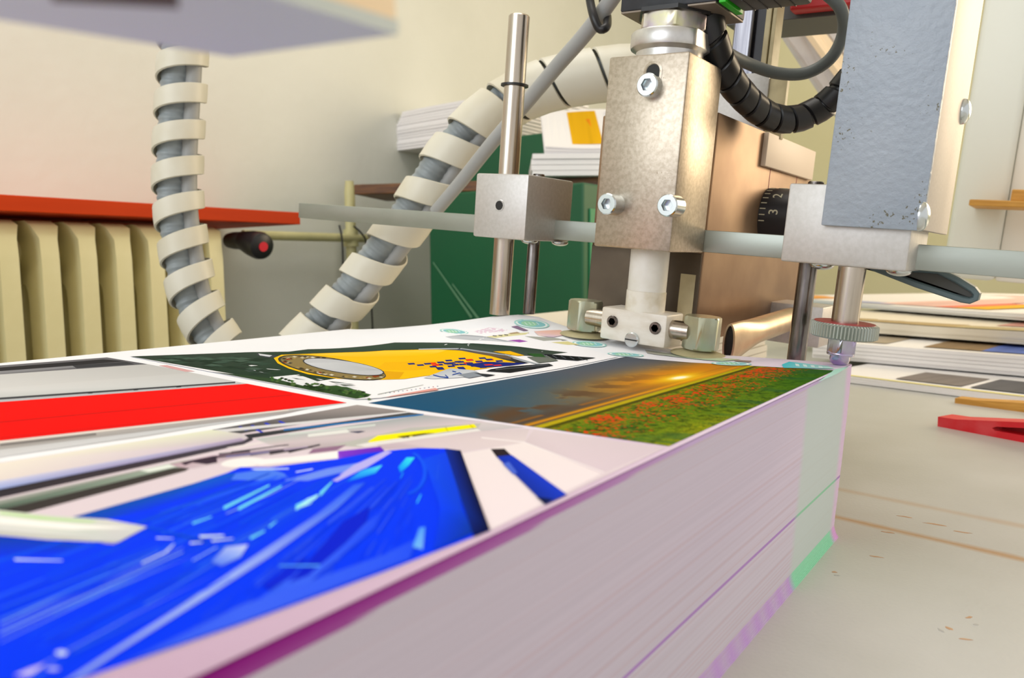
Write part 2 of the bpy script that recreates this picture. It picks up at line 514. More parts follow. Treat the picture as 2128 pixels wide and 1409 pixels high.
for j in range(ny):
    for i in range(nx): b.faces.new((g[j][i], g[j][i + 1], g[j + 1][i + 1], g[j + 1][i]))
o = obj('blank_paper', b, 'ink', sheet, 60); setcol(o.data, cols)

PRINTS = {
 'stripe_photo': [
  ([-516.2,141.5,-523.8,167.2,-507.4,238.3,-450.9,235.8,-249.7,217.1,-254.6,181.3,-259.3,133.0,-269.1,91.7,-272.7,72.8],'c9c9cb'),
  ([-530.6,145.6,-507.4,238.3,-450.9,235.8,-489.8,134.1],'77777c 6b6b70 5a5a60 8d8d92'),
  ([-518.8,142.2,-498.7,232.1,-476.3,235.3,-483.4,206.4,-502.6,137.6],'2a2b2f'),
  ([-504.8,138.3,-481.2,205.4,-467.9,224.7,-492.0,134.7],'8a8b90'),
  ([-483.4,206.4,-473.9,234.2,-457.6,231.3,-467.3,202.0],'3b3d42'),
  ([-489.8,134.1,-450.9,235.8,-392.9,230.6,-434.1,118.3],'d2d2d2 bfbfbf c3c3c3 dadada'),
  ([-434.1,118.3,-392.9,230.6,-344.6,225.7,-403.2,109.6],'dcdcdc c8c8c8 c9ccce c2c6c6'),
  ([-438.7,236.1,-436.5,240.0,-397.1,234.6,-400.1,230.5],'d9a8aa'),
  ([-406.7,110.6,-343.9,225.2,-339.7,222.4,-399.7,108.6],'43464b'),
  ([-372.2,165.0,-371.8,166.9,-365.9,164.5,-366.3,162.5],'1c1d20'),
  ([-363.6,182.4,-363.1,184.4,-357.2,181.6,-357.7,179.6],'1c1d20'),
  ([-354.8,199.3,-354.4,201.5,-348.5,198.4,-349.2,196.3],'1c1d20'),
  ([-399.1,108.4,-337.6,224.0,-333.4,221.2,-390.8,106.1],'b9bdc4'),
  ([-389.5,105.8,-379.8,131.1,-332.5,224.5,-250.2,217.7,-295.2,101.0,-300.7,80.7],'fb0403'),
  ([-341.1,92.1,-331.7,114.0,-328.8,112.9,-338.0,91.2],'c4090a'),
  ([-331.7,114.0,-287.7,217.6,-285.5,216.0,-328.8,112.9],'d60606'),
  ([-329.7,88.9,-320.4,110.0,-318.4,109.2,-327.8,88.3],'d80505'),
  ([-327.0,112.3,-299.1,174.8,-298.1,174.2,-325.5,111.8],'e60404'),
  ([-302.9,103.8,-282.6,152.9,-260.9,200.4,-250.2,217.7,-294.6,100.8],'ea0505'),
  ([-299.4,80.3,-294.0,100.6,-290.1,99.2,-294.7,79.0],'f0dccb'),
  ([-294.0,100.6,-258.6,193.6,-256.0,191.7,-290.1,99.2],'e6ddd6'),
  ([-294.7,79.0,-290.4,99.3,-256.4,192.0,-253.0,199.1,-252.1,186.4,-286.4,76.6],'d5cfc9 b8b3b0 a9a4a4 9c9899 a5a2a3 a9a6a5'),
  ([-289.5,99.0,-279.5,125.9,-275.4,124.1,-285.1,97.4],'7f7b7a'),
  ([-285.8,76.5,-252.1,186.4,-252.8,180.0,-272.1,72.6],'d0d0d2 bcbcc0 c8ccd2 d8d8dc'),
 ],
 'yellow_photo': [
  ([-496.8,248.2,-440.0,331.3,-426.9,391.7,-353.0,417.2,-310.3,426.6,-280.0,432.5,-222.7,412.6,-223.6,405.1,-245.4,232.9,-251.7,224.4],'f6f6fb'),
  ([-496.8,248.2,-450.4,307.4,-430.2,323.9,-430.8,340.7,-388.3,383.9,-329.3,389.0,-289.4,400.5,-254.7,404.8,-263.5,385.1,-299.7,372.8,-308.3,237.2,-331.3,236.8],'2e3d33 32443a 27402f 33473a 3a4d40 33463b 2f4338 3a463c 46524a 33443a 1f3a28 28402f'),
  ([-333.9,238.7,-304.2,239.9,-281.3,244.8,-255.5,236.5,-252.7,232.4,-261.7,226.1,-290.2,228.7],'2c4a24 26451f 2f5522 3f5f2c 1f3a1a 27401c 31502a'),
  ([-385.4,237.8,-336.8,240.8,-283.0,240.3,-255.2,236.8,-251.9,231.4,-252.5,225.1,-307.4,230.7],'2a4030 2c4a24 2a4c22 35552a 2a4a20 28461e 284422'),
  ([-339.7,242.9,-335.3,258.2,-293.8,243.4,-297.0,234.1],'e9ecf1'),
  ([-295.1,235.5,-288.7,245.1,-261.2,238.8,-264.6,230.1],'2e4d27 365a2a 28471f 21401c'),
  ([-372.2,257.3,-356.9,257.2,-364.8,255.3],'3d4c47'),
  ([-328.7,255.6,-312.7,255.0,-322.4,253.7],'1f3a26'),
  ([-367.5,254.2,-355.9,251.8,-360.4,252.3],'dfe5ea'),
  ([-284.2,245.9,-272.6,245.7,-278.9,244.3],'dfe5ea'),
  ([-278.5,239.7,-270.0,242.1,-273.4,238.2],'3d4c47'),
  ([-295.5,248.9,-282.0,247.8,-289.9,247.2],'3d4c47'),
  ([-300.8,242.0,-291.2,238.4,-295.2,240.4],'1f3a26'),
  ([-356.8,253.4,-341.3,254.4,-349.9,251.6],'1f3a26'),
  ([-364.3,250.8,-351.4,253.1,-357.2,248.9],'3d4c47'),
  ([-356.1,255.2,-347.4,257.7,-349.1,253.2],'1f3a26'),
  ([-289.5,247.5,-279.9,250.0,-284.1,245.9],'1f3a26'),
  ([-303.1,251.8,-291.0,253.5,-297.4,250.1],'1f3a26'),
  ([-328.8,248.7,-316.2,248.2,-322.4,246.9],'1f3a26'),
  ([-375.0,251.3,-365.6,255.0,-367.6,249.3],'3d4c47'),
  ([-370.2,262.6,-359.3,264.9,-362.9,260.6],'f1f3f7'),
  ([-296.8,251.2,-291.5,251.9,-291.2,249.5],'3d4c47'),
  ([-296.1,245.5,-288.4,249.0,-290.5,243.8],'f1f3f7'),
  ([-368.7,261.5,-359.9,263.1,-361.1,259.3],'1f3a26'),
  ([-315.5,254.0,-308.2,253.2,-309.3,252.0],'f1f3f7'),
  ([-294.3,251.1,-283.0,252.0,-288.7,249.4],'1f3a26'),
  ([-336.1,256.6,-321.6,257.6,-329.5,254.7],'1f3a26'),
  ([-375.9,255.8,-360.8,253.0,-368.5,253.8],'dfe5ea'),
  ([-327.3,249.5,-314.9,246.6,-320.9,247.7],'3d4c47'),
  ([-394.8,266.3,-385.9,268.3,-386.8,264.1],'f1f3f7'),
  ([-284.1,244.6,-274.2,241.6,-279.0,243.2],'1f3a26'),
  ([-295.8,250.6,-285.8,252.8,-290.2,248.9],'dfe5ea'),
  ([-302.2,235.2,-303.7,237.6,-300.2,236.6,-298.4,233.4],'16300f'),
  ([-326.0,236.4,-327.9,239.0,-323.8,237.7,-321.7,234.4],'4d6a36'),
  ([-286.2,231.7,-287.7,234.2,-284.3,233.1,-282.7,230.1],'16300f'),
  ([-274.4,236.9,-275.7,239.2,-272.3,238.1,-271.0,235.1],'4d6a36'),
  ([-255.8,229.5,-257.1,231.8,-254.1,230.8,-252.7,227.8],'3f6b2a'),
  ([-265.9,238.9,-267.2,241.2,-263.9,240.1,-262.7,237.1],'4d6a36'),
  ([-331.4,237.4,-333.2,239.9,-329.1,238.7,-327.0,235.4],'3f6b2a'),
  ([-269.5,238.9,-270.9,241.4,-267.6,240.3,-266.3,237.3],'4d6a36'),
  ([-267.7,233.1,-269.0,235.4,-265.9,234.4,-264.5,231.5],'16300f'),
  ([-299.6,234.8,-301.2,237.2,-297.5,236.0,-295.9,233.0],'16300f'),
  ([-291.0,234.3,-292.6,236.8,-289.2,235.7,-287.4,232.5],'1c3a18'),
  ([-287.1,236.3,-288.6,238.7,-285.2,237.7,-283.4,234.4],'3f6b2a'),
  ([-266.2,234.8,-267.5,237.1,-264.4,236.1,-263.1,233.2],'3f6b2a'),
  ([-270.8,232.7,-272.1,235.0,-268.8,233.9,-267.4,231.0],'3f6b2a'),
  ([-296.6,234.1,-298.2,236.6,-294.5,235.4,-292.9,232.3],'1c3a18'),
  ([-276.6,235.3,-277.9,237.5,-274.6,236.4,-273.2,233.5],'1c3a18'),
  ([-295.5,240.8,-297.2,243.4,-293.6,242.2,-291.8,238.9],'16300f'),
  ([-302.6,240.1,-304.1,242.5,-300.5,241.4,-298.7,238.1],'3f6b2a'),
  ([-293.3,234.3,-294.9,236.7,-291.4,235.7,-289.8,232.6],'3f6b2a'),
  ([-260.4,235.9,-261.6,238.2,-258.4,237.0,-257.1,234.1],'3f6b2a'),
  ([-281.3,233.1,-282.6,235.4,-279.2,234.3,-277.6,231.2],'4d6a36'),
  ([-338.2,242.1,-340.3,244.8,-336.0,243.4,-333.9,240.1],'3f6b2a'),
  ([-312.7,233.6,-314.6,236.1,-310.8,235.0,-308.9,231.9],'16300f'),
  ([-293.1,235.1,-294.7,237.5,-291.0,236.3,-289.4,233.2],'1c3a18'),
  ([-306.5,239.5,-308.0,241.9,-304.3,240.8,-302.5,237.6],'1c3a18'),
  ([-270.5,234.9,-271.8,237.2,-268.5,236.0,-267.2,233.1],'4d6a36'),
  ([-254.5,230.7,-255.6,232.9,-252.8,232.0,-251.5,229.1],'3f6b2a'),
  ([-290.5,239.0,-292.0,241.4,-288.4,240.2,-286.8,237.1],'4d6a36'),
  ([-284.9,232.0,-286.2,234.3,-282.8,233.2,-281.5,230.4],'1c3a18'),
  ([-313.1,236.9,-314.7,239.3,-310.9,238.2,-309.0,235.0],'4d6a36'),
  ([-294.5,232.8,-296.1,235.2,-292.6,234.2,-291.0,231.1],'16300f'),
  ([-292.9,237.5,-294.4,240.0,-290.8,238.8,-289.2,235.7],'16300f'),
  ([-266.9,231.0,-268.2,233.3,-265.2,232.3,-263.8,229.4],'4d6a36'),
  ([-302.9,241.8,-304.7,244.4,-301.0,243.2,-299.2,240.0],'4d6a36'),
  ([-302.2,237.5,-303.7,239.9,-300.0,238.7,-298.2,235.5],'4d6a36'),
  ([-263.9,238.4,-265.2,240.8,-262.1,239.8,-260.8,236.8],'16300f'),
  ([-297.8,235.5,-299.4,237.9,-295.7,236.7,-294.1,233.7],'16300f'),
  ([-281.5,232.9,-283.0,235.4,-279.7,234.3,-278.1,231.2],'1c3a18'),
  ([-301.1,241.8,-302.8,244.5,-299.2,243.3,-297.4,240.0],'16300f'),
  ([-329.7,240.6,-331.7,243.3,-327.7,242.1,-325.6,238.7],'3f6b2a'),
  ([-293.8,234.2,-295.4,236.7,-291.9,235.6,-290.1,232.4],'16300f'),
  ([-301.9,241.6,-303.6,244.2,-299.9,243.1,-298.1,239.8],'4d6a36'),
  ([-308.8,233.6,-310.4,236.0,-306.9,235.0,-305.0,231.8],'4d6a36'),
  ([-248.6,228.0,-249.7,230.1,-246.7,229.0,-245.6,226.3],'4d6a36'),
  ([-309.0,232.8,-310.8,235.3,-307.1,234.2,-305.2,231.0],'4d6a36'),
  ([-268.0,239.4,-269.2,241.7,-265.9,240.5,-264.7,237.6],'4d6a36'),
  ([-297.5,241.6,-299.0,244.0,-295.6,243.0,-293.8,239.7],'16300f'),
  ([-327.8,242.9,-329.6,245.5,-325.6,244.3,-323.5,240.9],'16300f'),
  ([-294.9,239.0,-296.4,241.4,-293.0,240.4,-291.2,237.2],'4d6a36'),
  ([-332.3,243.9,-334.3,246.6,-330.2,245.4,-328.0,241.8],'16300f'),
  ([-304.0,231.3,-305.6,233.7,-302.1,232.7,-300.2,229.5],'16300f'),
  ([-270.8,238.6,-272.2,241.1,-268.9,239.9,-267.5,236.8],'4d6a36'),
  ([-299.8,236.3,-301.4,238.7,-297.7,237.5,-296.1,234.5],'1c3a18'),
  ([-315.7,235.3,-317.6,237.8,-313.8,236.7,-311.7,233.4],'1c3a18'),
  ([-313.9,236.6,-315.5,239.0,-311.8,237.9,-309.9,234.7],'4d6a36'),
  ([-286.0,230.9,-287.4,233.2,-284.0,232.1,-282.6,229.2],'16300f'),
  ([-272.5,238.3,-273.8,240.6,-270.7,239.6,-269.2,236.5],'3f6b2a'),
  ([-319.7,240.8,-321.5,243.3,-317.5,242.1,-315.5,238.7],'3f6b2a'),
  ([-322.6,241.2,-324.4,243.8,-320.4,242.5,-318.4,239.2],'1c3a18'),
  ([-255.1,231.7,-256.1,233.8,-253.1,232.8,-252.0,230.0],'16300f'),
  ([-410.8,249.2,-412.9,255.5,-401.6,255.3,-402.2,248.8],'435a4d'),
  ([-393.9,271.5,-395.8,278.2,-384.6,277.7,-385.4,270.9],'2f483a'),
  ([-439.9,256.7,-442.3,263.3,-430.0,263.0,-430.2,256.0],'24372c'),
  ([-435.0,279.8,-437.7,287.2,-425.0,286.5,-425.4,279.0],'24372c'),
  ([-396.7,251.8,-398.5,258.0,-387.6,257.9,-388.2,251.3],'1d3325'),
  ([-439.4,274.0,-442.0,281.1,-429.2,280.5,-429.5,273.1],'3a5245'),
  ([-446.9,246.6,-449.5,253.1,-437.3,253.1,-437.4,246.2],'1d3325'),
  ([-404.1,271.7,-406.2,278.6,-394.7,278.0,-395.3,271.0],'3a5245'),
  ([-383.1,255.4,-384.6,261.5,-374.2,261.3,-375.0,254.9],'3a5245'),
  ([-367.5,253.2,-368.8,259.2,-358.8,259.0,-359.8,252.8],'24372c'),
  ([-435.4,277.6,-437.9,284.8,-425.4,284.2,-425.8,276.8],'3a5245'),
  ([-451.9,267.0,-454.7,274.0,-441.7,273.5,-441.9,266.2],'3a5245'),
  ([-416.7,269.5,-418.9,276.4,-406.9,275.8,-407.6,268.8],'1d3325'),
  ([-441.3,257.9,-443.9,264.7,-431.6,264.4,-431.8,257.4],'2f483a'),
  ([-408.5,248.6,-410.6,254.9,-399.4,254.7,-399.9,248.2],'2f483a'),
  ([-413.2,279.9,-415.4,287.1,-403.5,286.4,-404.1,279.2],'1d3325'),
  ([-418.0,272.5,-420.1,279.4,-408.4,279.0,-408.8,271.8],'435a4d'),
  ([-464.9,247.0,-467.8,253.6,-454.8,253.5,-454.9,246.6],'3a5245'),
  ([-360.1,244.8,-361.4,250.6,-351.5,250.4,-352.6,244.5],'24372c'),
  ([-427.3,244.2,-429.4,250.4,-417.7,250.3,-418.2,243.8],'24372c'),
  ([-471.2,253.1,-474.2,259.9,-460.9,259.7,-460.9,252.5],'24372c'),
  ([-456.1,260.0,-459.0,266.9,-446.2,266.6,-446.3,259.4],'435a4d'),
  ([-454.6,266.9,-457.4,274.0,-444.4,273.5,-444.6,266.2],'3a5245'),
  ([-421.5,252.7,-423.7,259.2,-412.1,259.0,-412.5,252.2],'1d3325'),
  ([-442.2,248.8,-444.8,255.3,-432.7,255.2,-432.8,248.3],'24372c'),
  ([-425.9,267.4,-428.3,274.3,-416.2,273.8,-416.6,266.7],'3a5245'),
  ([-452.1,245.7,-454.7,252.2,-442.2,252.1,-442.5,245.4],'24372c'),
  ([-427.0,279.1,-429.3,286.3,-417.0,285.6,-417.3,278.2],'435a4d'),
  ([-401.7,266.1,-403.6,272.7,-392.3,272.3,-393.1,265.5],'2f483a'),
  ([-387.6,253.7,-389.3,259.9,-378.6,259.7,-379.4,253.2],'24372c'),
  ([-434.1,263.2,-436.4,269.9,-424.2,269.6,-424.5,262.5],'24372c'),
  ([-474.7,257.6,-477.9,264.7,-464.6,264.4,-464.4,257.1],'2f483a'),
  ([-443.3,264.9,-446.0,272.0,-433.4,271.5,-433.6,264.3],'435a4d'),
  ([-459.1,252.9,-462.1,259.7,-449.3,259.5,-449.2,252.4],'1d3325'),
  ([-435.3,259.1,-438.0,265.9,-425.7,265.5,-425.9,258.5],'1d3325'),
  ([-428.0,259.6,-430.3,266.3,-418.4,266.1,-418.6,259.0],'1d3325'),
  ([-399.8,265.8,-401.5,272.3,-390.2,271.9,-391.0,265.1],'24372c'),
  ([-456.8,249.4,-459.7,256.0,-447.1,255.9,-447.2,249.0],'435a4d'),
  ([-409.2,245.9,-411.3,252.1,-400.1,252.0,-400.8,245.6],'1d3325'),
  ([-378.4,254.6,-379.8,260.7,-369.5,260.6,-370.3,254.1],'435a4d'),
  ([-413.8,250.6,-416.1,257.1,-404.5,256.8,-405.1,250.2],'435a4d'),
  ([-468.8,260.3,-472.0,267.4,-458.8,267.1,-458.6,259.8],'3a5245'),
  ([-442.2,246.6,-444.8,253.1,-432.6,253.0,-432.9,246.2],'2f483a'),
  ([-446.4,255.1,-449.1,261.9,-436.6,261.7,-436.9,254.7],'24372c'),
  ([-421.7,260.0,-423.8,266.6,-412.0,266.2,-412.5,259.4],'3a5245'),
  ([-417.6,286.8,-419.7,294.0,-407.5,293.2,-408.0,285.7],'24372c'),
  ([-441.7,306.3,-419.6,305.1,-410.7,301.6,-413.0,294.4,-429.5,298.5],'3f444c'),
  ([-438.2,305.3,-421.1,304.0,-416.2,298.2,-428.2,299.4],'d5d9df'),
  ([-407.3,295.0,-418.2,309.0,-407.7,322.3,-392.0,342.0,-373.9,360.4,-347.3,370.1,-318.9,376.6,-296.0,373.1,-264.5,363.5,-263.6,356.0,-264.0,332.6,-266.9,314.9,-273.7,291.3,-275.1,278.3,-287.4,266.3,-305.6,259.6,-330.9,261.1,-358.6,269.6,-383.5,280.4],'fcc408'),
  ([-405.4,320.5,-372.4,358.9,-328.7,373.5,-330.3,361.1,-359.4,329.4],'fbd040 f7cf3a fad44c fdc90e fdc508'),
  ([-332.0,319.7,-312.0,341.0,-290.0,342.3,-292.9,304.1,-313.9,294.7],'f8bb05'),
  ([-311.0,292.0,-292.3,295.8,-278.4,278.1,-283.5,272.7],'e8aa05'),
  ([-290.0,279.9,-286.0,274.8,-284.3,270.1,-285.4,266.4,-289.0,263.7,-294.8,261.8,-302.8,261.1,-312.8,261.5,-324.4,263.0,-337.4,265.7,-351.1,269.6,-365.1,274.5,-378.7,280.4,-391.1,286.9,-401.2,293.6,-408.7,300.5,-412.4,306.6,-412.1,311.7,-407.6,315.3,-399.3,317.2,-388.0,317.4,-374.5,316.0,-359.7,312.9,-344.5,308.6,-330.0,303.3,-317.0,297.7,-305.6,291.5,-296.7,285.7],'3a3d33'),
  ([-291.2,280.4,-287.5,275.6,-286.2,271.4,-287.3,267.9,-290.9,265.3,-296.7,263.7,-304.5,263.0,-314.2,263.4,-325.6,265.0,-338.0,267.6,-351.4,271.3,-364.8,276.0,-377.6,281.5,-389.0,287.4,-398.5,293.7,-405.1,299.9,-408.2,305.4,-407.6,310.1,-403.1,313.4,-395.0,315.1,-384.2,315.3,-371.2,313.9,-357.1,311.0,-342.7,307.0,-329.0,302.1,-316.5,296.7,-305.9,291.2,-297.5,285.8],'8c7a4d'),
  ([-400.7,308.0,-402.6,311.5,-397.7,309.9,-395.3,306.1],'5b4a2c'),
  ([-306.2,287.8,-307.4,290.8,-303.8,289.6,-302.6,286.6],'d8d4c4'),
  ([-295.2,277.0,-296.1,279.6,-292.8,278.5,-291.7,275.8],'8d3b12'),
  ([-398.6,310.6,-400.7,314.2,-395.8,312.6,-393.2,308.7],'c9c2a8'),
  ([-357.6,273.6,-359.0,276.4,-354.9,275.2,-353.2,272.3],'a58d52'),
  ([-399.2,298.4,-401.3,301.7,-396.5,300.4,-394.1,296.7],'c9c2a8'),
  ([-373.2,309.2,-374.9,312.5,-370.3,311.0,-368.2,307.3],'8d3b12'),
  ([-312.5,291.6,-313.7,294.6,-310.1,293.3,-308.7,290.2],'8d3b12'),
  ([-361.8,306.2,-363.4,309.5,-359.2,308.1,-357.1,304.5],'d8d4c4'),
  ([-394.2,305.0,-396.2,308.4,-391.3,306.8,-389.1,303.3],'c9c2a8'),
  ([-305.2,284.0,-306.2,286.8,-302.8,285.7,-301.6,282.7],'8d3b12'),
  ([-306.2,285.5,-307.3,288.3,-303.7,287.0,-302.4,284.1],'8d3b12'),
  ([-329.2,266.0,-330.4,268.6,-326.6,267.5,-325.2,264.7],'d8d4c4'),
  ([-324.7,296.8,-326.0,299.8,-322.3,298.7,-320.7,295.3],'8d3b12'),
  ([-306.8,288.0,-308.0,291.0,-304.4,289.8,-303.2,286.8],'a58d52'),
  ([-333.1,268.3,-334.5,271.1,-330.7,270.0,-329.1,267.0],'8d3b12'),
  ([-310.4,288.6,-311.7,291.5,-308.1,290.3,-306.6,287.1],'3a3325'),
  ([-333.7,267.8,-334.9,270.5,-331.1,269.4,-329.7,266.6],'c9c2a8'),
  ([-402.5,305.4,-404.5,308.8,-399.5,307.3,-397.1,303.5],'c9c2a8'),
  ([-336.1,267.7,-337.3,270.3,-333.7,269.4,-332.1,266.4],'a58d52'),
  ([-381.1,308.5,-383.0,312.0,-378.4,310.5,-376.1,306.7],'a58d52'),
  ([-378.0,307.9,-379.9,311.3,-375.3,309.9,-373.2,306.2],'c9c2a8'),
  ([-307.0,286.8,-308.1,289.6,-304.7,288.6,-303.3,285.4],'a58d52'),
  ([-293.7,277.9,-294.5,280.5,-291.2,279.4,-290.1,276.6],'3a3325'),
  ([-359.0,274.1,-360.5,277.0,-356.5,276.0,-354.7,272.8],'a58d52'),
  ([-296.4,275.5,-297.5,278.3,-294.1,277.2,-292.8,274.3],'8d3b12'),
  ([-297.2,269.4,-298.2,272.0,-295.0,271.1,-293.8,268.3],'a58d52'),
  ([-347.5,272.0,-348.7,274.6,-344.8,273.6,-343.2,270.6],'d8d4c4'),
  ([-319.2,265.9,-320.4,268.6,-316.9,267.6,-315.4,264.7],'d8d4c4'),
  ([-369.9,310.3,-371.5,313.6,-367.0,312.1,-364.9,308.4],'3a3325'),
  ([-290.9,275.4,-291.8,278.0,-288.7,277.0,-287.4,274.1],'c9c2a8'),
  ([-308.8,265.4,-309.8,267.9,-306.3,266.9,-305.2,264.2],'3a3325'),
  ([-314.2,291.0,-315.3,293.8,-311.6,292.6,-310.4,289.6],'5b4a2c'),
  ([-396.4,297.9,-398.4,301.3,-393.7,299.9,-391.2,296.2],'3a3325'),
  ([-334.9,267.5,-336.2,270.2,-332.4,269.1,-330.9,266.3],'5b4a2c'),
  ([-297.2,266.5,-298.2,269.0,-294.8,268.0,-293.6,265.2],'a58d52'),
  ([-303.3,267.9,-304.4,270.6,-301.0,269.5,-299.9,266.8],'d8d4c4'),
  ([-396.3,296.6,-398.4,300.0,-393.4,298.4,-391.2,294.9],'8d3b12'),
  ([-369.8,308.4,-371.6,311.9,-367.1,310.4,-365.0,306.7],'3a3325'),
  ([-381.5,285.5,-383.2,288.5,-378.7,287.2,-376.7,283.9],'c9c2a8'),
  ([-299.9,283.0,-300.7,285.6,-297.4,284.6,-296.1,281.6],'a58d52'),
  ([-343.9,271.3,-345.4,274.1,-341.5,273.1,-339.9,270.1],'5b4a2c'),
  ([-395.6,299.8,-397.6,303.2,-392.7,301.6,-390.4,298.0],'a58d52'),
  ([-295.0,269.8,-295.9,272.3,-292.7,271.4,-291.4,268.5],'8d3b12'),
  ([-294.1,274.0,-295.1,276.5,-291.9,275.6,-290.6,272.7],'8d3b12'),
  ([-385.3,285.0,-387.1,288.1,-382.4,286.7,-380.4,283.4],'8d3b12'),
  ([-301.6,283.4,-302.6,286.2,-299.2,285.1,-297.8,282.0],'a58d52'),
  ([-384.2,309.1,-386.1,312.6,-381.3,311.0,-379.2,307.3],'3a3325'),
  ([-330.7,267.8,-331.9,270.4,-328.4,269.5,-326.7,266.5],'8d3b12'),
  ([-292.5,268.4,-293.4,270.9,-290.0,269.8,-288.9,267.1],'d8d4c4'),
  ([-303.2,285.4,-304.3,288.2,-300.9,287.2,-299.6,284.2],'a58d52'),
  ([-328.5,297.0,-329.8,300.0,-325.9,298.6,-324.4,295.5],'a58d52'),
  ([-324.3,265.7,-325.5,268.3,-321.8,267.2,-320.3,264.4],'d8d4c4'),
  ([-353.7,272.6,-355.1,275.4,-351.0,274.2,-349.4,271.2],'3a3325'),
  ([-385.8,310.9,-387.7,314.4,-382.9,312.7,-380.8,309.1],'3a3325'),
  ([-354.3,273.0,-355.8,275.9,-351.7,274.7,-350.0,271.7],'3a3325'),
  ([-338.6,300.9,-339.8,303.9,-335.8,302.6,-334.2,299.3],'5b4a2c'),
  ([-381.8,312.2,-383.7,315.7,-378.9,314.0,-376.8,310.4],'3a3325'),
  ([-395.1,309.2,-397.1,312.7,-392.2,311.1,-389.8,307.3],'c9c2a8'),
  ([-389.1,288.3,-391.0,291.5,-386.3,290.1,-384.2,286.7],'3a3325'),
  ([-389.5,309.5,-391.4,312.9,-386.5,311.3,-384.4,307.7],'d8d4c4'),
  ([-397.9,310.1,-399.8,313.6,-394.9,312.0,-392.5,308.2],'3a3325'),
  ([-325.9,267.1,-327.1,269.8,-323.5,268.8,-322.1,266.0],'a58d52'),
  ([-349.8,271.2,-351.3,274.0,-347.4,273.0,-345.5,269.8],'5b4a2c'),
  ([-379.6,284.6,-381.2,287.6,-376.8,286.4,-374.7,283.0],'3a3325'),
  ([-395.8,294.8,-397.6,298.0,-392.9,296.6,-390.6,293.1],'8d3b12'),
  ([-307.6,266.0,-308.6,268.5,-305.1,267.5,-303.9,264.8],'a58d52'),
  ([-329.0,268.4,-330.2,271.0,-326.7,270.1,-325.3,267.2],'5b4a2c'),
  ([-372.0,308.1,-373.6,311.4,-369.1,309.9,-367.0,306.2],'d8d4c4'),
  ([-399.7,295.1,-401.7,298.5,-397.0,297.1,-394.5,293.4],'3a3325'),
  ([-298.9,287.3,-296.0,283.6,-294.9,280.2,-296.0,277.5,-298.8,275.4,-303.6,274.1,-309.7,273.5,-317.3,273.7,-326.2,274.9,-335.7,276.8,-345.6,279.5,-355.7,283.1,-364.9,287.0,-373.1,291.4,-379.7,295.9,-384.1,300.4,-385.9,304.3,-385.2,307.7,-381.8,310.3,-375.9,311.7,-368.0,312.0,-358.6,311.2,-348.3,309.3,-337.8,306.7,-327.5,303.2,-318.2,299.4,-310.1,295.3,-303.7,291.3],'3d3f45'),
  ([-300.1,287.4,-297.4,283.9,-296.6,280.9,-297.8,278.4,-300.5,276.4,-305.2,275.2,-311.2,274.7,-318.7,275.0,-327.3,276.1,-336.4,277.9,-346.0,280.5,-355.6,283.8,-364.3,287.5,-372.0,291.5,-378.1,295.8,-382.2,299.9,-383.8,303.6,-382.8,306.6,-379.3,308.9,-373.6,310.2,-365.9,310.3,-356.8,309.6,-347.1,308.0,-337.0,305.4,-327.4,302.4,-318.3,298.7,-310.7,294.9,-304.5,291.0],'c3c6cc'),
  ([-369.1,290.1,-354.9,301.9,-308.9,293.6,-317.4,283.5,-342.2,280.4],'d2d5da c8cbd0 b4b8be bfc3c8 c8ccd2'),
  ([-317.6,324.2,-315.3,327.6,-309.8,323.1,-311.9,319.6],'1b2a7d'),
  ([-308.7,322.7,-306.6,326.2,-301.2,321.7,-303.5,318.4],'1b2a7d'),
  ([-308.0,332.6,-305.8,336.2,-300.3,331.4,-302.5,327.9],'ee2b12'),
  ([-300.4,330.4,-298.1,333.7,-292.9,329.1,-295.2,325.8],'1b2a7d'),
  ([-299.4,340.2,-297.2,343.8,-291.9,339.0,-294.1,335.4],'1b2a7d'),
  ([-290.1,339.3,-287.7,342.7,-282.7,338.0,-285.0,334.6],'1b2a7d'),
  ([-309.4,329.6,-307.2,333.1,-301.8,328.4,-303.9,324.9],'1b2a7d'),
  ([-301.3,327.8,-298.9,331.2,-293.9,326.8,-296.0,323.3],'ee2b12'),
  ([-300.7,337.4,-298.4,341.0,-293.1,336.1,-295.3,332.6],'1b2a7d'),
  ([-292.5,335.6,-290.3,339.2,-285.2,334.5,-287.3,330.9],'1b2a7d'),
  ([-291.5,345.4,-289.1,348.8,-284.0,344.1,-286.4,340.7],'ee2b12'),
  ([-283.2,343.8,-281.0,347.4,-276.0,342.6,-278.2,339.0],'1b2a7d'),
  ([-282.6,352.7,-279.8,355.7,-275.4,351.5,-277.8,348.1],'ee2b12'),
  ([-273.7,351.4,-271.1,354.6,-266.8,350.4,-269.2,347.0],'1b2a7d'),
  ([-307.1,338.7,-304.9,342.4,-299.5,337.6,-301.7,334.0],'1b2a7d'),
  ([-298.7,337.2,-296.5,340.8,-291.1,335.9,-293.3,332.4],'1b2a7d'),
  ([-298.2,347.0,-295.6,350.2,-290.5,345.5,-292.9,342.1],'1b2a7d'),
  ([-289.6,345.2,-287.2,348.6,-282.2,343.9,-284.4,340.3],'1b2a7d'),
  ([-289.3,353.5,-286.5,356.6,-282.0,352.4,-284.6,349.2],'ee2b12'),
  ([-281.2,352.1,-278.4,355.1,-274.0,350.9,-276.5,347.7],'1b2a7d'),
  ([-308.9,348.2,-306.3,351.4,-301.2,347.0,-303.5,343.4],'1b2a7d'),
  ([-300.0,346.6,-297.5,350.1,-292.4,345.4,-294.7,341.8],'1b2a7d'),
  ([-298.1,355.6,-295.0,358.4,-290.7,354.5,-293.5,351.4],'1b2a7d'),
  ([-289.7,354.3,-286.7,357.1,-282.4,353.1,-285.0,349.9],'1b2a7d'),
  ([-287.4,362.2,-284.2,364.9,-280.3,361.2,-283.1,358.2],'ee2b12'),
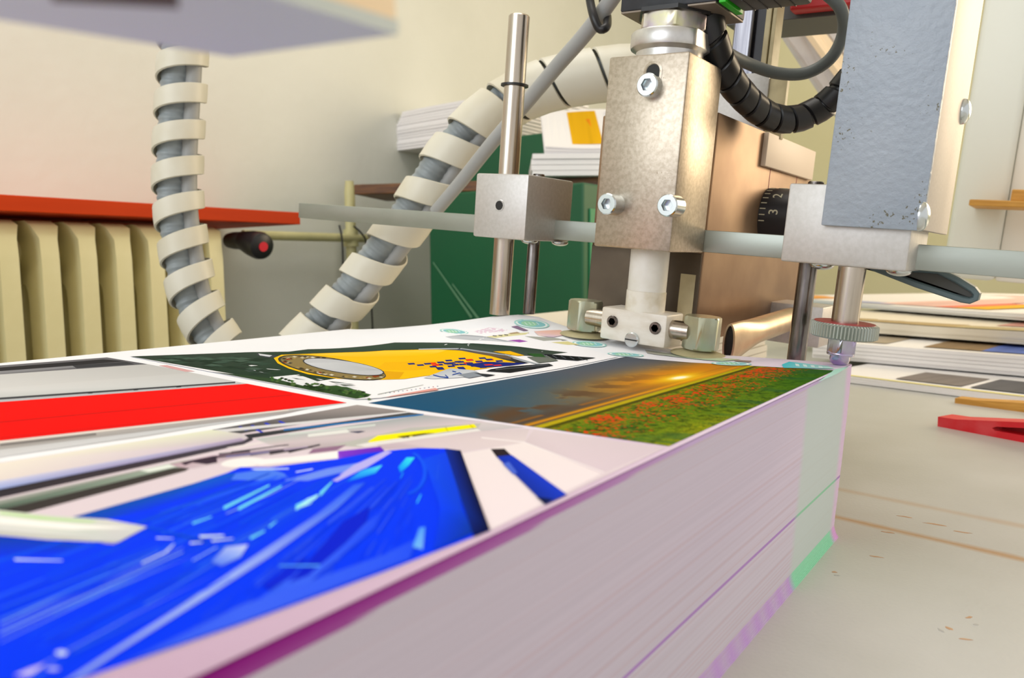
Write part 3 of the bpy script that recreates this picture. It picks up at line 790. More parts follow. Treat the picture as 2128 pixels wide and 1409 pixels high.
  ([-279.3,361.0,-276.3,363.9,-272.3,360.0,-275.1,356.9],'1b2a7d'),
  ([-306.2,357.7,-302.9,360.4,-298.7,356.7,-301.7,353.8],'1b2a7d'),
  ([-298.9,355.9,-295.9,358.8,-291.5,354.9,-294.3,351.8],'ee2b12'),
  ([-295.0,364.1,-291.8,366.8,-287.8,363.2,-291.0,360.5],'1b2a7d'),
  ([-288.5,362.4,-285.3,365.0,-281.3,361.4,-284.3,358.6],'1b2a7d'),
  ([-297.8,321.9,-295.7,325.4,-290.7,321.0,-292.9,317.8],'1b2a7d'),
  ([-290.9,319.9,-288.6,323.2,-283.8,319.0,-286.0,315.7],'1b2a7d'),
  ([-290.2,329.2,-287.9,332.5,-282.9,328.0,-285.2,324.7],'1b2a7d'),
  ([-281.8,327.9,-279.5,331.2,-274.8,326.9,-276.9,323.4],'1b2a7d'),
  ([-279.9,337.7,-277.7,341.3,-273.0,336.7,-275.1,333.2],'1b2a7d'),
  ([-272.2,336.3,-269.9,339.6,-265.2,335.0,-267.4,331.7],'1b2a7d'),
  ([-287.4,316.9,-285.4,320.4,-280.5,316.2,-282.5,312.7],'1b2a7d'),
  ([-279.8,315.7,-277.7,318.9,-272.9,314.7,-275.0,311.4],'ee2b12'),
  ([-278.4,324.9,-276.1,328.2,-271.4,323.8,-273.6,320.6],'1b2a7d'),
  ([-284.6,338.1,-281.4,354.5,-256.3,362.0,-259.7,349.7,-267.5,332.6],'16257c'),
  ([-275.2,344.5,-272.4,348.8,-269.0,346.1,-271.7,341.9],'ea2b16'),
  ([-269.4,345.8,-266.7,349.7,-263.5,347.3,-266.0,343.2],'ea2b16'),
  ([-352.0,370.5,-328.6,378.2,-302.3,381.0,-276.9,372.9,-255.1,362.6,-262.3,360.5,-290.7,371.2,-317.3,374.7],'3c4248 4a4f54 40464c 303438 202326 2a2d30 55504c 606068'),
  ([-312.7,376.5,-293.6,379.9,-275.5,373.6,-273.3,368.1,-286.0,370.1],'6a5c4c'),
  ([-352.0,370.5,-321.1,379.2,-319.6,377.4,-349.9,368.2],'b9c0c8'),
  ([-321.3,379.4,-281.4,379.1,-279.2,376.1,-319.4,377.2],'9da5ad'),
  ([-285.8,379.8,-243.9,361.4,-241.4,357.7,-283.7,377.1],'a9b1b8'),
  ([-296.6,381.3,-287.6,387.4,-272.3,381.9,-275.4,378.6],'f2b90d'),
  ([-259.4,331.1,-257.4,346.6,-244.1,366.8,-238.0,362.5,-242.6,326.6,-256.8,323.6],'1d1f22 141619 25282c 303338 17191c 2a2d31'),
  ([-256.6,331.9,-242.8,364.8,-241.8,363.3,-255.3,330.2],'6b7078'),
  ([-268.5,379.2,-258.4,388.2,-244.7,378.1,-250.0,365.4],'6f756d'),
  ([-264.2,391.5,-248.4,394.7,-231.1,399.3,-235.0,384.3,-250.8,382.1],'20242a 15181b 2a2e33 15181b 20242a'),
  ([-263.2,390.0,-255.5,383.9,-254.5,382.3,-262.0,388.2],'585e66'),
  ([-260.3,390.5,-252.6,384.3,-251.6,382.8,-259.1,388.7],'0d0f11'),
  ([-257.4,391.0,-249.9,385.0,-248.9,383.5,-256.2,389.2],'585e66'),
  ([-254.5,391.5,-247.2,385.7,-246.2,384.2,-253.3,389.7],'0d0f11'),
  ([-251.7,392.2,-244.5,386.4,-243.4,384.6,-250.6,390.4],'585e66'),
  ([-248.9,392.7,-241.9,387.1,-240.7,385.3,-247.7,390.9],'0d0f11'),
  ([-246.2,393.4,-239.1,387.5,-238.1,385.9,-244.9,391.4],'585e66'),
  ([-243.3,393.9,-236.4,388.2,-235.4,386.6,-242.2,392.1],'0d0f11'),
  ([-240.6,394.5,-233.7,388.8,-232.7,387.0,-239.5,392.7],'585e66'),
  ([-237.9,395.2,-231.1,389.5,-230.0,387.7,-236.7,393.2],'0d0f11'),
  ([-274.3,387.3,-265.6,390.8,-257.1,383.6,-264.4,381.2],'2f5a2c'),
  ([-269.0,286.3,-281.2,321.2,-264.8,322.9,-250.2,311.0,-254.4,296.2,-262.7,286.8],'c9ced6 b3bbc6 c0c7d0 d6dbe2 dfe3e9 e8ebf0'),
  ([-273.1,298.2,-265.3,295.3,-262.5,292.1,-270.3,295.1],'2a4d9c'),
  ([-265.3,295.3,-259.5,295.3,-256.8,292.1,-262.5,292.1],'2a4d9c'),
  ([-259.5,295.3,-267.7,301.9,-264.8,298.6,-256.8,292.1],'2a4d9c'),
  ([-264.4,304.0,-265.9,311.7,-263.0,308.3,-261.7,300.8],'2a4d9c'),
  ([-265.9,311.7,-259.7,307.2,-257.0,304.0,-263.0,308.3],'2a4d9c'),
  ([-269.8,313.4,-274.0,315.1,-271.0,311.5,-266.9,310.0],'2a4d9c'),
  ([-261.0,303.9,-260.1,319.2,-248.1,310.5,-248.1,298.5],'8d96a2'),
  ([-257.9,314.4,-243.8,315.3,-243.9,307.2],'2b2f36'),
  ([-245.3,240.2,-243.2,267.1,-238.2,263.9,-244.5,234.9],'e09a92 e5a59d df9d96 e9b8b2'),
  ([-253.7,240.8,-253.5,241.9,-251.6,239.7],'a3505a'),
  ([-253.0,242.9,-252.9,244.0,-251.2,242.0],'4b5a8c'),
  ([-252.5,245.2,-252.4,246.3,-250.5,244.1],'4b5a8c'),
  ([-252.0,247.5,-251.9,248.6,-250.0,246.4],'a3505a'),
  ([-251.5,249.8,-251.4,250.9,-249.5,248.8],'4b5a8c'),
  ([-250.8,252.0,-250.7,253.1,-249.0,251.1],'4b5a8c'),
  ([-250.3,254.3,-250.1,255.5,-248.3,253.2],'a3505a'),
  ([-249.7,256.7,-249.6,257.8,-247.7,255.6],'4b5a8c'),
  ([-249.2,259.1,-249.0,260.2,-247.2,258.0],'4b5a8c'),
  ([-248.6,261.4,-248.4,262.6,-246.6,260.3],'a3505a'),
  ([-248.0,263.8,-247.8,265.0,-246.0,262.7],'4b5a8c'),
  ([-247.6,266.4,-247.4,267.6,-245.4,265.1],'4b5a8c'),
  ([-246.9,268.8,-246.7,270.0,-244.8,267.5],'a3505a'),
  ([-246.3,271.3,-246.1,272.4,-244.3,270.1],'4b5a8c'),
  ([-253.4,239.0,-254.5,270.8,-253.6,269.8,-251.9,237.6],'9aa29c'),
  ([-354.5,400.3,-342.9,405.2,-307.6,406.3,-296.5,407.6,-303.7,403.8,-324.9,396.4,-343.6,395.6],'c2c6cc 8f959d 7f868f a0a0ac c9ccd2 b9bec5 d5d8dd'),
 ],
 'film_photo': [
  ([-242.7,216.8,-153.1,220.5,-102.8,222.5,-102.0,129.6,-104.4,99.2,-108.4,70.0,-112.1,48.4,-113.1,34.0,-119.6,29.6,-266.3,71.0,-261.6,89.1,-249.6,152.9],'dfd2dc'),
  ([-152.4,178.1,-144.5,202.5,-104.6,184.2,-102.4,130.6],'ece2e6 efe6e8 efe4ea ebe0e8'),
  ([-144.5,202.5,-153.1,220.5,-103.1,222.3,-104.6,184.2],'d6c8d0 dccfd6 d6c8d4 dacbd8'),
  ([-199.1,177.5,-155.0,220.1,-144.5,202.5,-153.3,180.4,-168.6,176.6,-176.0,168.5],'d0c0c8 d6cad0 e0d4d8 dccfd6 c9bac6 c4b4c2'),
  ([-161.3,200.2,-144.6,203.1,-143.8,202.0,-160.3,198.9],'f3ecf0'),
  ([-144.8,202.9,-104.8,186.0,-104.3,185.1,-144.1,201.8],'f4eef2'),
  ([-242.7,216.8,-213.8,218.6,-229.9,180.7,-236.0,151.9,-249.6,152.9],'a89f9e 8d8788 5d5c5e 43454a 3a3c40'),
  ([-245.9,161.4,-245.8,162.5,-238.2,160.6,-238.6,159.3],'2038c9'),
  ([-244.4,165.5,-244.2,166.6,-236.7,164.7,-237.2,163.3],'2038c9'),
  ([-243.9,171.0,-243.7,172.2,-236.0,170.0,-236.5,168.7],'2038c9'),
  ([-242.3,176.1,-242.3,177.4,-234.7,175.3,-235.2,173.9],'2038c9'),
  ([-236.4,162.0,-236.2,163.1,-229.0,161.2,-229.7,160.1],'2038c9'),
  ([-249.1,152.6,-214.1,219.0,-212.1,216.9,-244.1,149.5],'d9d9dd'),
  ([-234.1,150.6,-212.5,217.3,-205.9,218.2,-218.1,184.6,-225.9,152.8],'303238 3c4045 606468 44474c 2a2d32'),
  ([-229.0,169.0,-205.8,218.7,-203.8,216.5,-226.4,167.1],'1f6fb2'),
  ([-223.9,153.3,-204.2,216.9,-177.8,220.8,-175.2,220.4,-212.6,151.0],'b9c3c1 a2acb0 bcb4ba d8c8d0 cfc4c9'),
  ([-214.7,168.5,-209.3,181.6,-204.3,179.5,-211.1,165.7],'e6e8e6'),
  ([-221.7,165.6,-207.4,194.1,-204.9,191.7,-219.1,163.7],'d0d8d6'),
  ([-206.0,179.2,-201.1,179.9,-201.1,183.4,-203.1,182.9],'3c3f5c'),
  ([-212.6,151.0,-175.2,220.4,-157.9,221.2,-177.0,192.8,-185.9,169.4,-199.2,152.4],'cdbfc7 d3cbcf c9c5cb c4bfc4 b3acb0 bdb2b9'),
  ([-194.7,162.5,-192.3,196.5,-175.5,217.9,-170.6,209.5,-183.3,171.3,-184.8,166.2],'bcbdb8'),
  ([-188.3,166.9,-187.4,171.8,-170.6,209.5,-167.4,207.7,-183.9,167.5],'e8e6e6'),
  ([-188.5,172.6,-192.5,181.1,-176.7,215.1,-172.2,211.3,-187.1,172.7],'fbf10a'),
  ([-182.1,204.9,-178.0,200.8,-177.5,200.2,-181.6,204.3],'6a6403'),
  ([-183.2,206.4,-176.5,200.3,-175.6,199.3,-182.3,205.4],'7d7603'),
  ([-177.9,213.9,-172.6,209.7,-171.9,208.9,-177.2,213.1],'6a6403'),
  ([-187.8,180.0,-181.9,193.1,-178.8,196.0,-181.0,187.2,-182.8,187.9,-181.9,183.4,-185.9,183.9],'6d6710'),
  ([-184.5,187.3,-182.9,186.8,-180.9,184.7,-181.9,184.6],'4a4610'),
  ([-264.4,70.4,-261.0,88.9,-249.6,152.9,-234.4,155.6,-226.3,152.5,-223.6,147.4,-235.8,62.4],'f4efe4 efe8dc e3e8cf d5cdd3 c9bfcb cbbcd6 e6dcd6'),
  ([-240.9,63.8,-239.1,81.0,-232.9,119.1,-229.3,151.3,-224.1,149.6,-227.0,116.0,-229.8,77.8,-230.0,60.7],'ded8e4 cdd0ee b9b9dd b6a5c6 9a8ca8 9a93c0 8fa2dd a0aadd'),
  ([-229.4,60.6,-229.8,77.8,-227.0,116.0,-224.7,149.1,-228.2,154.7,-223.1,152.0,-219.9,145.9,-220.5,112.6,-220.9,74.6,-220.8,58.1],'35323a 2d2a31 3a3342 4a4450 3c3842 2f2c33 4a4650 40383f 37333b 3a363e'),
  ([-219.5,57.8,-219.2,74.0,-217.7,111.1,-217.4,126.2,-214.3,118.2,-213.8,72.1,-214.1,56.2],'b9bab6 a5a8a4 9fa39c c5c9c2 a8aca6 6f7f72 76837a'),
  ([-214.1,56.2,-213.8,72.1,-215.4,100.2,-215.3,118.7,-212.6,123.3,-208.0,119.9,-209.6,70.6,-210.3,55.2],'5f7266 55695c 7a9082 9fb0a2 c2cac2 8a948c 5d6c62 5f6c64'),
  ([-217.3,109.4,-216.7,118.3,-212.2,118.4,-213.0,110.0],'e4ece6'),
  ([-210.3,55.2,-210.2,70.8,-211.3,116.5,-207.7,120.1,-205.3,116.7,-201.9,74.1,-205.5,69.1,-207.4,54.4],'45413e 3b3836 3a3635 453f3e 4a4442 3d3838 4a4542 504a46'),
  ([-211.1,71.1,-207.4,72.9,-204.7,73.0,-208.8,70.3],'24211f'),
  ([-216.2,118.0,-215.2,131.4,-207.0,146.9,-196.6,162.1,-196.5,154.1,-204.1,129.3,-206.0,119.4,-211.2,117.9],'b99aa9 a988a0 8a7a90 c0b0b8 d4c8d0 d8ccd4 c9b9c4 b89aa8'),
  ([-215.0,120.9,-215.4,124.2,-214.0,132.3,-206.2,127.7,-206.9,124.6,-212.6,123.3,-211.4,120.3],'3a2c3c'),
  ([-216.0,134.4,-211.1,142.6,-209.8,141.6,-213.9,133.1],'2c2733'),
  ([-214.8,138.0,-207.8,155.1,-206.7,154.3,-213.1,136.9],'2c2733'),
  ([-207.3,139.9,-203.2,149.7,-201.9,148.7,-205.2,138.5],'2c2733'),
  ([-203.2,144.2,-198.6,157.7,-197.3,156.7,-201.0,142.6],'2c2733'),
  ([-200.4,149.5,-199.4,161.3,-197.7,160.0,-197.8,147.5],'2c2733'),
  ([-214.0,130.7,-208.4,140.7,-207.0,139.8,-211.9,129.4],'2c2733'),
  ([-210.9,133.7,-204.8,145.3,-203.7,144.5,-209.7,132.9],'6b6fae'),
  ([-203.0,149.6,-200.3,157.1,-199.2,156.2,-201.9,148.7],'b9a9c9'),
  ([-220.9,140.2,-218.8,151.6,-216.1,151.9,-216.5,140.9],'e8dfe2'),
  ([-195.9,155.5,-191.2,165.7,-187.9,158.7,-192.0,150.5],'93708f'),
  ([-196.1,137.4,-195.1,136.6,-194.3,135.5,-193.9,134.2,-193.8,133.0,-193.9,131.6,-194.3,130.3,-195.0,129.1,-196.0,128.1,-197.1,127.3,-198.3,126.7,-199.7,126.4,-201.0,126.3,-202.4,126.6,-203.5,127.1,-204.5,128.0,-205.3,129.0,-205.9,130.2,-206.2,131.6,-206.1,133.0,-205.6,134.3,-205.1,135.7,-204.1,136.7,-202.9,137.6,-201.4,138.1,-200.0,138.4,-198.7,138.5,-197.4,138.1],'f4f1f2'),
  ([-200.4,135.2,-193.5,144.2,-186.7,158.1,-179.8,152.4,-188.3,140.3,-192.7,133.2],'f6f4f6'),
  ([-186.7,158.1,-180.1,170.4,-174.4,167.1,-177.0,153.2,-179.4,152.0],'8a3bd0 7a30c0 5a20c8 6b30d8 9a50e0'),
  ([-189.5,78.7,-191.6,110.9,-193.5,122.5,-195.7,128.6,-188.6,133.6,-183.6,143.8,-179.4,151.4,-177.3,161.4,-172.9,169.8,-168.3,176.2,-160.0,181.0,-154.5,181.1,-102.1,129.5,-104.8,99.6,-108.6,70.1,-112.4,48.5,-113.7,34.2,-119.6,29.6,-213.5,56.1,-189.5,63.4,-163.1,76.0,-167.7,85.3],'0038ff'),
  ([-189.5,78.7,-191.6,110.9,-192.6,121.8,-185.0,131.0,-180.2,91.4,-181.4,82.7],'0b4fa8 0a55b8 0a5cd0 0440e8 0438ee 0b48c0'),
  ([-203.6,53.3,-188.6,63.1,-165.7,73.2,-164.9,68.9,-175.8,58.6,-179.4,46.4],'0a40b8 0a3fb0 0a44c8 0434f0 0434f0 0a44d0'),
  ([-190.8,123.8,-187.2,132.6,-179.4,131.9,-174.2,129.6,-177.6,124.1,-186.3,119.3],'4a7dfa'),
  ([-173.3,127.3,-173.1,142.4,-169.8,154.6,-171.4,164.1,-163.8,149.0,-166.7,140.6,-167.7,131.1],'6d90fb'),
  ([-169.6,149.5,-174.4,167.1,-171.6,167.5,-165.4,152.3,-160.4,135.2,-162.3,135.1],'b9b4fa'),
  ([-191.8,129.3,-182.9,136.2,-182.0,135.5,-189.3,129.2],'cfe6ff'),
  ([-178.1,135.1,-176.7,140.0,-175.9,139.4,-177.3,134.4],'d9ecff'),
  ([-162.8,89.3,-165.7,103.3,-165.0,102.9,-160.8,88.1],'023cff'),
  ([-125.1,55.0,-136.2,84.5,-136.0,84.3,-124.6,54.8],'0a46ff'),
  ([-175.7,92.7,-178.8,125.8,-178.4,125.5,-175.0,92.3],'1e5cff'),
  ([-134.4,67.7,-138.5,79.0,-138.2,78.8,-133.6,67.3],'023cff'),
  ([-161.5,73.6,-165.1,90.8,-164.9,90.6,-160.7,73.2],'023cff'),
  ([-160.1,51.0,-162.7,65.3,-162.2,65.0,-159.2,50.7],'023cff'),
  ([-127.8,46.8,-134.5,65.0,-134.2,64.9,-127.6,46.7],'2a66ff'),
  ([-172.8,92.6,-175.4,112.1,-174.9,111.8,-172.0,92.2],'023cff'),
  ([-139.3,56.3,-147.7,81.9,-147.0,81.5,-137.9,55.7],'2a66ff'),
  ([-175.8,98.8,-179.1,129.5,-177.8,128.5,-173.6,97.5],'1e5cff'),
  ([-146.1,54.8,-151.7,74.7,-151.2,74.4,-144.9,54.4],'0040ff'),
  ([-118.9,42.1,-120.6,47.3,-120.3,47.2,-118.0,41.8],'2a66ff'),
  ([-157.0,86.1,-161.1,100.9,-160.6,100.6,-155.8,85.4],'0850f8'),
  ([-143.4,47.4,-148.6,64.3,-148.3,64.2,-143.1,47.3],'0a44ff'),
  ([-174.5,74.1,-175.7,90.1,-175.4,90.0,-173.4,73.7],'0040ff'),
  ([-172.7,76.4,-174.1,92.9,-173.4,92.5,-170.8,75.6],'0a46ff'),
  ([-164.6,82.7,-169.6,107.3,-169.2,107.0,-163.6,82.2],'0040ff'),
  ([-173.8,101.2,-177.8,130.2,-177.3,129.9,-172.9,100.7],'1e5cff'),
  ([-172.2,87.5,-173.8,98.4,-173.5,98.2,-171.7,87.2],'1e5cff'),
  ([-141.3,78.8,-155.6,118.9,-155.0,118.4,-140.1,78.1],'0040ff'),
  ([-160.2,70.1,-165.8,95.8,-165.6,95.6,-159.7,69.8],'0040ff'),
  ([-157.5,60.0,-160.7,74.2,-160.2,74.0,-156.7,59.7],'0850f8'),
  ([-172.3,52.4,-172.7,59.2,-172.4,59.1,-171.7,52.2],'023cff'),
  ([-140.9,68.7,-150.4,96.1,-150.2,96.0,-140.4,68.4],'0040ff'),
  ([-128.1,55.1,-134.4,72.2,-133.9,71.9,-127.3,54.7],'0040ff'),
  ([-128.4,51.0,-133.4,64.5,-133.1,64.4,-127.8,50.7],'023cff'),
  ([-163.8,93.4,-172.9,131.2,-172.0,130.5,-162.1,92.4],'2a66ff'),
  ([-135.0,84.4,-145.1,110.5,-144.4,110.0,-133.8,83.7],'0040ff'),
  ([-154.0,70.1,-161.5,98.0,-161.0,97.7,-152.9,69.6],'0a44ff'),
  ([-166.4,98.0,-168.8,109.2,-168.6,109.0,-165.7,97.5],'0a46ff'),
  ([-128.9,51.9,-135.4,69.8,-135.2,69.7,-128.1,51.5],'0a46ff'),
  ([-133.8,68.7,-147.1,104.1,-146.9,103.9,-133.6,68.6],'1450ff'),
  ([-164.0,59.8,-168.1,84.4,-167.9,84.2,-163.4,59.6],'0040ff'),
  ([-132.4,47.0,-134.4,53.1,-134.1,53.0,-131.8,46.8],'0a46ff'),
  ([-129.5,45.0,-132.1,52.1,-131.8,52.0,-128.9,44.8],'023cff'),
  ([-168.2,68.0,-170.1,81.3,-169.8,81.1,-167.7,67.8],'0a44ff'),
  ([-139.3,89.7,-152.3,123.9,-151.5,123.3,-137.9,88.8],'023cff'),
  ([-139.8,47.5,-147.0,70.7,-146.7,70.6,-138.9,47.1],'023cff'),
  ([-145.1,52.9,-149.3,68.1,-148.7,67.8,-143.7,52.4],'2a66ff'),
  ([-160.7,61.9,-163.6,76.9,-163.1,76.7,-159.6,61.4],'0040ff'),
  ([-139.1,83.3,-152.8,120.0,-152.4,119.7,-138.2,82.8],'023cff'),
  ([-138.5,53.3,-147.3,79.6,-146.8,79.3,-137.9,53.0],'2a66ff'),
  ([-139.4,59.5,-142.5,69.1,-142.0,68.9,-138.5,59.1],'1e5cff'),
  ([-130.8,54.1,-140.4,80.4,-140.2,80.3,-130.3,53.8],'1450ff'),
  ([-154.7,91.0,-161.8,114.0,-161.4,113.7,-153.7,90.5],'1e5cff'),
  ([-171.4,82.9,-174.2,103.9,-174.0,103.7,-170.6,82.5],'0a44ff'),
  ([-173.6,56.9,-174.0,66.7,-173.7,66.6,-172.4,56.5],'0040ff'),
  ([-137.6,79.9,-151.0,115.5,-150.3,115.0,-136.4,79.2],'2a66ff'),
  ([-130.3,65.2,-142.5,96.8,-142.0,96.5,-129.8,64.9],'0040ff'),
  ([-162.1,77.1,-169.2,108.9,-168.9,108.8,-161.4,76.7],'0a44ff'),
  ([-131.4,63.4,-140.2,87.1,-140.1,87.1,-130.9,63.1],'023cff'),
  ([-128.9,60.4,-134.4,75.1,-134.1,75.0,-128.3,60.1],'023cff'),
  ([-166.2,64.0,-167.9,78.0,-167.4,77.7,-164.2,63.2],'1450ff'),
  ([-138.2,46.4,-141.3,56.7,-140.7,56.5,-137.0,45.9],'0a44ff'),
  ([-170.5,87.8,-172.7,103.0,-172.0,102.6,-168.8,86.8],'0850f8'),
  ([-150.0,74.3,-155.5,92.4,-155.3,92.2,-149.5,74.1],'0a46ff'),
  ([-144.0,100.9,-149.4,115.7,-148.5,115.1,-142.2,99.6],'0a46ff'),
  ([-169.8,52.9,-170.6,63.3,-170.3,63.2,-168.6,52.5],'0040ff'),
  ([-133.8,69.4,-141.5,90.4,-141.1,90.0,-133.0,69.0],'0a46ff'),
  ([-140.0,78.1,-154.5,117.8,-153.9,117.3,-138.8,77.4],'1450ff'),
  ([-145.1,91.0,-151.5,109.6,-150.7,108.9,-143.2,89.8],'0a46ff'),
  ([-152.2,84.4,-159.7,108.1,-159.2,107.8,-151.4,84.0],'0850f8'),
  ([-153.9,82.2,-158.0,96.3,-157.6,96.0,-152.9,81.6],'0850f8'),
  ([-144.2,83.2,-154.0,110.7,-153.6,110.4,-143.7,82.9],'1450ff'),
  ([-143.5,50.2,-146.1,60.0,-145.6,59.7,-142.3,49.8],'2a66ff'),
  ([-161.4,85.4,-166.2,105.9,-165.5,105.4,-159.9,84.6],'1e5cff'),
  ([-176.8,96.5,-176.8,104.0,-175.8,103.4,-174.3,95.1],'1e5cff'),
  ([-150.5,86.7,-162.6,123.8,-162.2,123.5,-149.5,86.1],'023cff'),
  ([-150.7,101.1,-164.5,140.0,-163.9,139.5,-149.6,100.3],'0850f8'),
  ([-164.9,83.8,-167.8,99.2,-166.9,98.6,-162.8,82.8],'023cff'),
  ([-152.2,78.2,-159.0,101.2,-158.7,101.0,-151.5,77.8],'0040ff'),
  ([-153.3,69.0,-155.8,79.2,-155.3,78.9,-152.0,68.3],'0a46ff'),
  ([-121.9,49.0,-131.8,74.5,-131.5,74.3,-121.3,48.7],'0850f8'),
  ([-134.9,67.9,-141.3,85.6,-140.6,85.2,-133.6,67.3],'023cff'),
  ([-134.4,74.1,-137.5,82.6,-136.8,82.2,-133.2,73.4],'0850f8'),
  ([-171.2,100.9,-176.7,132.3,-175.6,131.5,-169.0,99.6],'0a44ff'),
  ([-137.8,84.7,-142.2,97.0,-141.8,96.7,-136.6,83.9],'0a44ff'),
  ([-153.9,47.4,-156.5,59.2,-155.9,58.9,-153.0,47.1],'2a66ff'),
  ([-174.2,57.2,-175.0,73.5,-174.1,73.1,-172.1,56.4],'0850f8'),
  ([-168.9,93.2,-174.7,124.6,-174.5,124.5,-168.2,92.8],'0a46ff'),
  ([-146.8,87.7,-157.6,118.7,-157.2,118.4,-146.1,87.3],'0040ff'),
  ([-123.5,47.5,-131.5,68.5,-130.9,68.3,-122.6,47.1],'0a44ff'),
  ([-139.9,53.9,-147.5,77.8,-147.2,77.7,-138.8,53.4],'0040ff'),
  ([-134.5,48.1,-135.9,53.2,-135.6,53.1,-133.6,47.8],'0a46ff'),
  ([-147.6,51.5,-151.1,64.4,-150.6,64.2,-146.7,51.1],'1e5cff'),
  ([-151.7,80.6,-161.0,111.1,-160.1,110.4,-150.2,79.7],'2a66ff'),
  ([-150.0,75.3,-158.7,103.7,-158.2,103.4,-148.9,74.8],'0040ff'),
  ([-134.1,80.9,-139.7,95.6,-139.4,95.5,-133.6,80.6],'1e5cff'),
  ([-150.7,63.7,-152.7,71.4,-152.4,71.3,-150.2,63.5],'2a66ff'),
  ([-151.2,75.7,-157.0,96.1,-156.3,95.7,-149.4,74.8],'1450ff'),
  ([-160.3,100.8,-164.4,114.7,-164.0,114.4,-159.9,100.5],'023cff'),
  ([-147.3,48.7,-152.3,67.8,-151.7,67.5,-145.8,48.2],'0040ff'),
  ([-127.1,55.5,-130.7,65.9,-130.1,65.6,-126.0,55.0],'0a46ff'),
  ([-149.4,64.4,-153.6,79.1,-153.4,79.0,-148.6,64.0],'0a46ff'),
  ([-173.5,102.8,-176.0,119.8,-175.3,119.4,-172.1,101.9],'023cff'),
  ([-149.4,105.6,-154.6,120.4,-153.9,119.9,-147.9,104.5],'1e5cff'),
  ([-163.2,91.6,-172.4,128.9,-171.8,128.4,-162.2,91.0],'2a66ff'),
  ([-165.4,94.8,-167.0,103.4,-166.3,102.9,-163.7,93.8],'0a44ff'),
  ([-125.4,58.4,-137.0,88.1,-136.6,87.8,-124.7,58.0],'0a46ff'),
  ([-150.0,69.2,-157.0,92.6,-156.5,92.3,-149.2,68.8],'0040ff'),
  ([-144.2,100.4,-148.8,113.3,-148.1,112.8,-142.7,99.3],'0040ff'),
  ([-166.9,91.7,-172.2,118.0,-171.6,117.5,-165.4,90.9],'1450ff'),
  ([-175.1,76.9,-177.1,102.7,-176.7,102.4,-173.8,76.3],'0040ff'),
  ([-144.0,103.1,-155.1,132.3,-154.5,131.8,-142.7,102.1],'0a44ff'),
  ([-119.4,44.9,-124.9,59.4,-124.4,59.1,-118.6,44.6],'0040ff'),
  ([-159.7,71.1,-160.9,77.3,-160.4,77.1,-158.6,70.6],'0850f8'),
  ([-139.1,79.4,-145.7,97.7,-145.0,97.2,-137.9,78.7],'0a46ff'),
  ([-139.1,63.6,-148.7,91.5,-148.3,91.2,-138.3,63.2],'1e5cff'),
  ([-123.2,42.5,-125.2,47.9,-125.2,47.9,-122.9,42.4],'0850f8'),
  ([-154.2,59.5,-156.6,70.1,-156.1,69.8,-153.1,59.1],'1450ff'),
  ([-166.5,63.1,-168.9,79.2,-168.4,79.0,-165.7,62.8],'0a46ff'),
  ([-165.1,55.0,-166.5,66.4,-166.2,66.3,-163.9,54.6],'0a46ff'),
  ([-153.2,88.2,-164.5,124.4,-163.6,123.8,-151.5,87.2],'0040ff'),
  ([-130.9,48.8,-133.7,57.5,-133.4,57.3,-130.0,48.5],'1450ff'),
  ([-120.2,46.9,-123.0,54.0,-123.0,54.0,-120.0,46.8],'0a46ff'),
  ([-166.6,82.2,-171.5,109.1,-171.1,108.8,-165.6,81.7],'0a46ff'),
  ([-152.8,99.5,-166.6,140.1,-165.9,139.6,-151.5,98.6],'0850f8'),
  ([-149.8,70.3,-152.2,79.2,-151.7,78.9,-148.7,69.8],'1450ff'),
  ([-174.6,71.4,-174.8,78.8,-174.2,78.5,-172.9,70.7],'1450ff'),
  ([-128.8,65.3,-134.8,81.3,-134.1,80.9,-127.5,64.6],'0040ff'),
  ([-134.6,126.0,-141.7,138.3,-141.3,137.9,-133.9,125.2],'0438f8'),
  ([-120.1,80.1,-124.5,89.6,-123.6,88.9,-118.6,79.0],'2450fc'),
  ([-119.0,78.1,-126.7,94.2,-125.8,93.5,-117.6,77.1],'0438f8'),
  ([-138.8,118.4,-151.4,144.4,-150.8,143.9,-137.6,117.3],'0a3cff'),
  ([-110.7,80.6,-113.6,86.0,-113.1,85.6,-110.0,80.1],'3058fb'),
  ([-138.7,124.6,-148.7,144.2,-148.0,143.4,-137.1,123.2],'0a3cff'),
  ([-124.3,85.9,-132.1,102.2,-131.7,101.9,-123.6,85.4],'1446ff'),
  ([-122.7,105.2,-128.1,114.6,-127.7,114.2,-122.3,104.9],'1446ff'),
  ([-134.9,113.5,-142.7,129.4,-141.9,128.7,-133.2,112.1],'0a3cff'),
  ([-120.1,93.5,-126.0,104.4,-125.6,104.1,-119.5,93.0],'3058fb'),
  ([-124.6,95.0,-134.5,114.7,-134.3,114.5,-124.0,94.6],'2450fc'),
  ([-121.3,86.7,-132.0,108.1,-131.8,107.9,-120.7,86.3],'2450fc'),
  ([-137.3,112.6,-149.1,137.7,-147.8,136.4,-135.2,110.9],'0a3cff'),
  ([-111.5,106.6,-114.5,110.9,-113.8,110.2,-110.0,105.1],'1446ff'),
  ([-137.1,133.6,-148.0,151.8,-146.5,150.3,-134.5,131.0],'1446ff'),
  ([-110.6,95.9,-113.7,100.8,-113.3,100.4,-109.8,95.2],'3058fb'),
  ([-130.1,124.1,-142.5,144.2,-141.7,143.5,-128.8,122.8],'0a3cff'),
  ([-134.8,124.2,-148.8,149.3,-148.0,148.6,-133.4,123.0],'0438f8'),
  ([-135.1,126.9,-143.5,141.5,-142.4,140.4,-133.4,125.2],'0438f8'),
  ([-121.7,103.0,-130.1,117.9,-129.1,117.0,-119.9,101.4],'3058fb'),
  ([-120.4,120.2,-127.1,129.6,-126.2,128.6,-118.9,118.7],'1446ff'),
  ([-124.6,98.9,-130.3,110.0,-129.7,109.5,-123.6,98.1],'0438f8'),
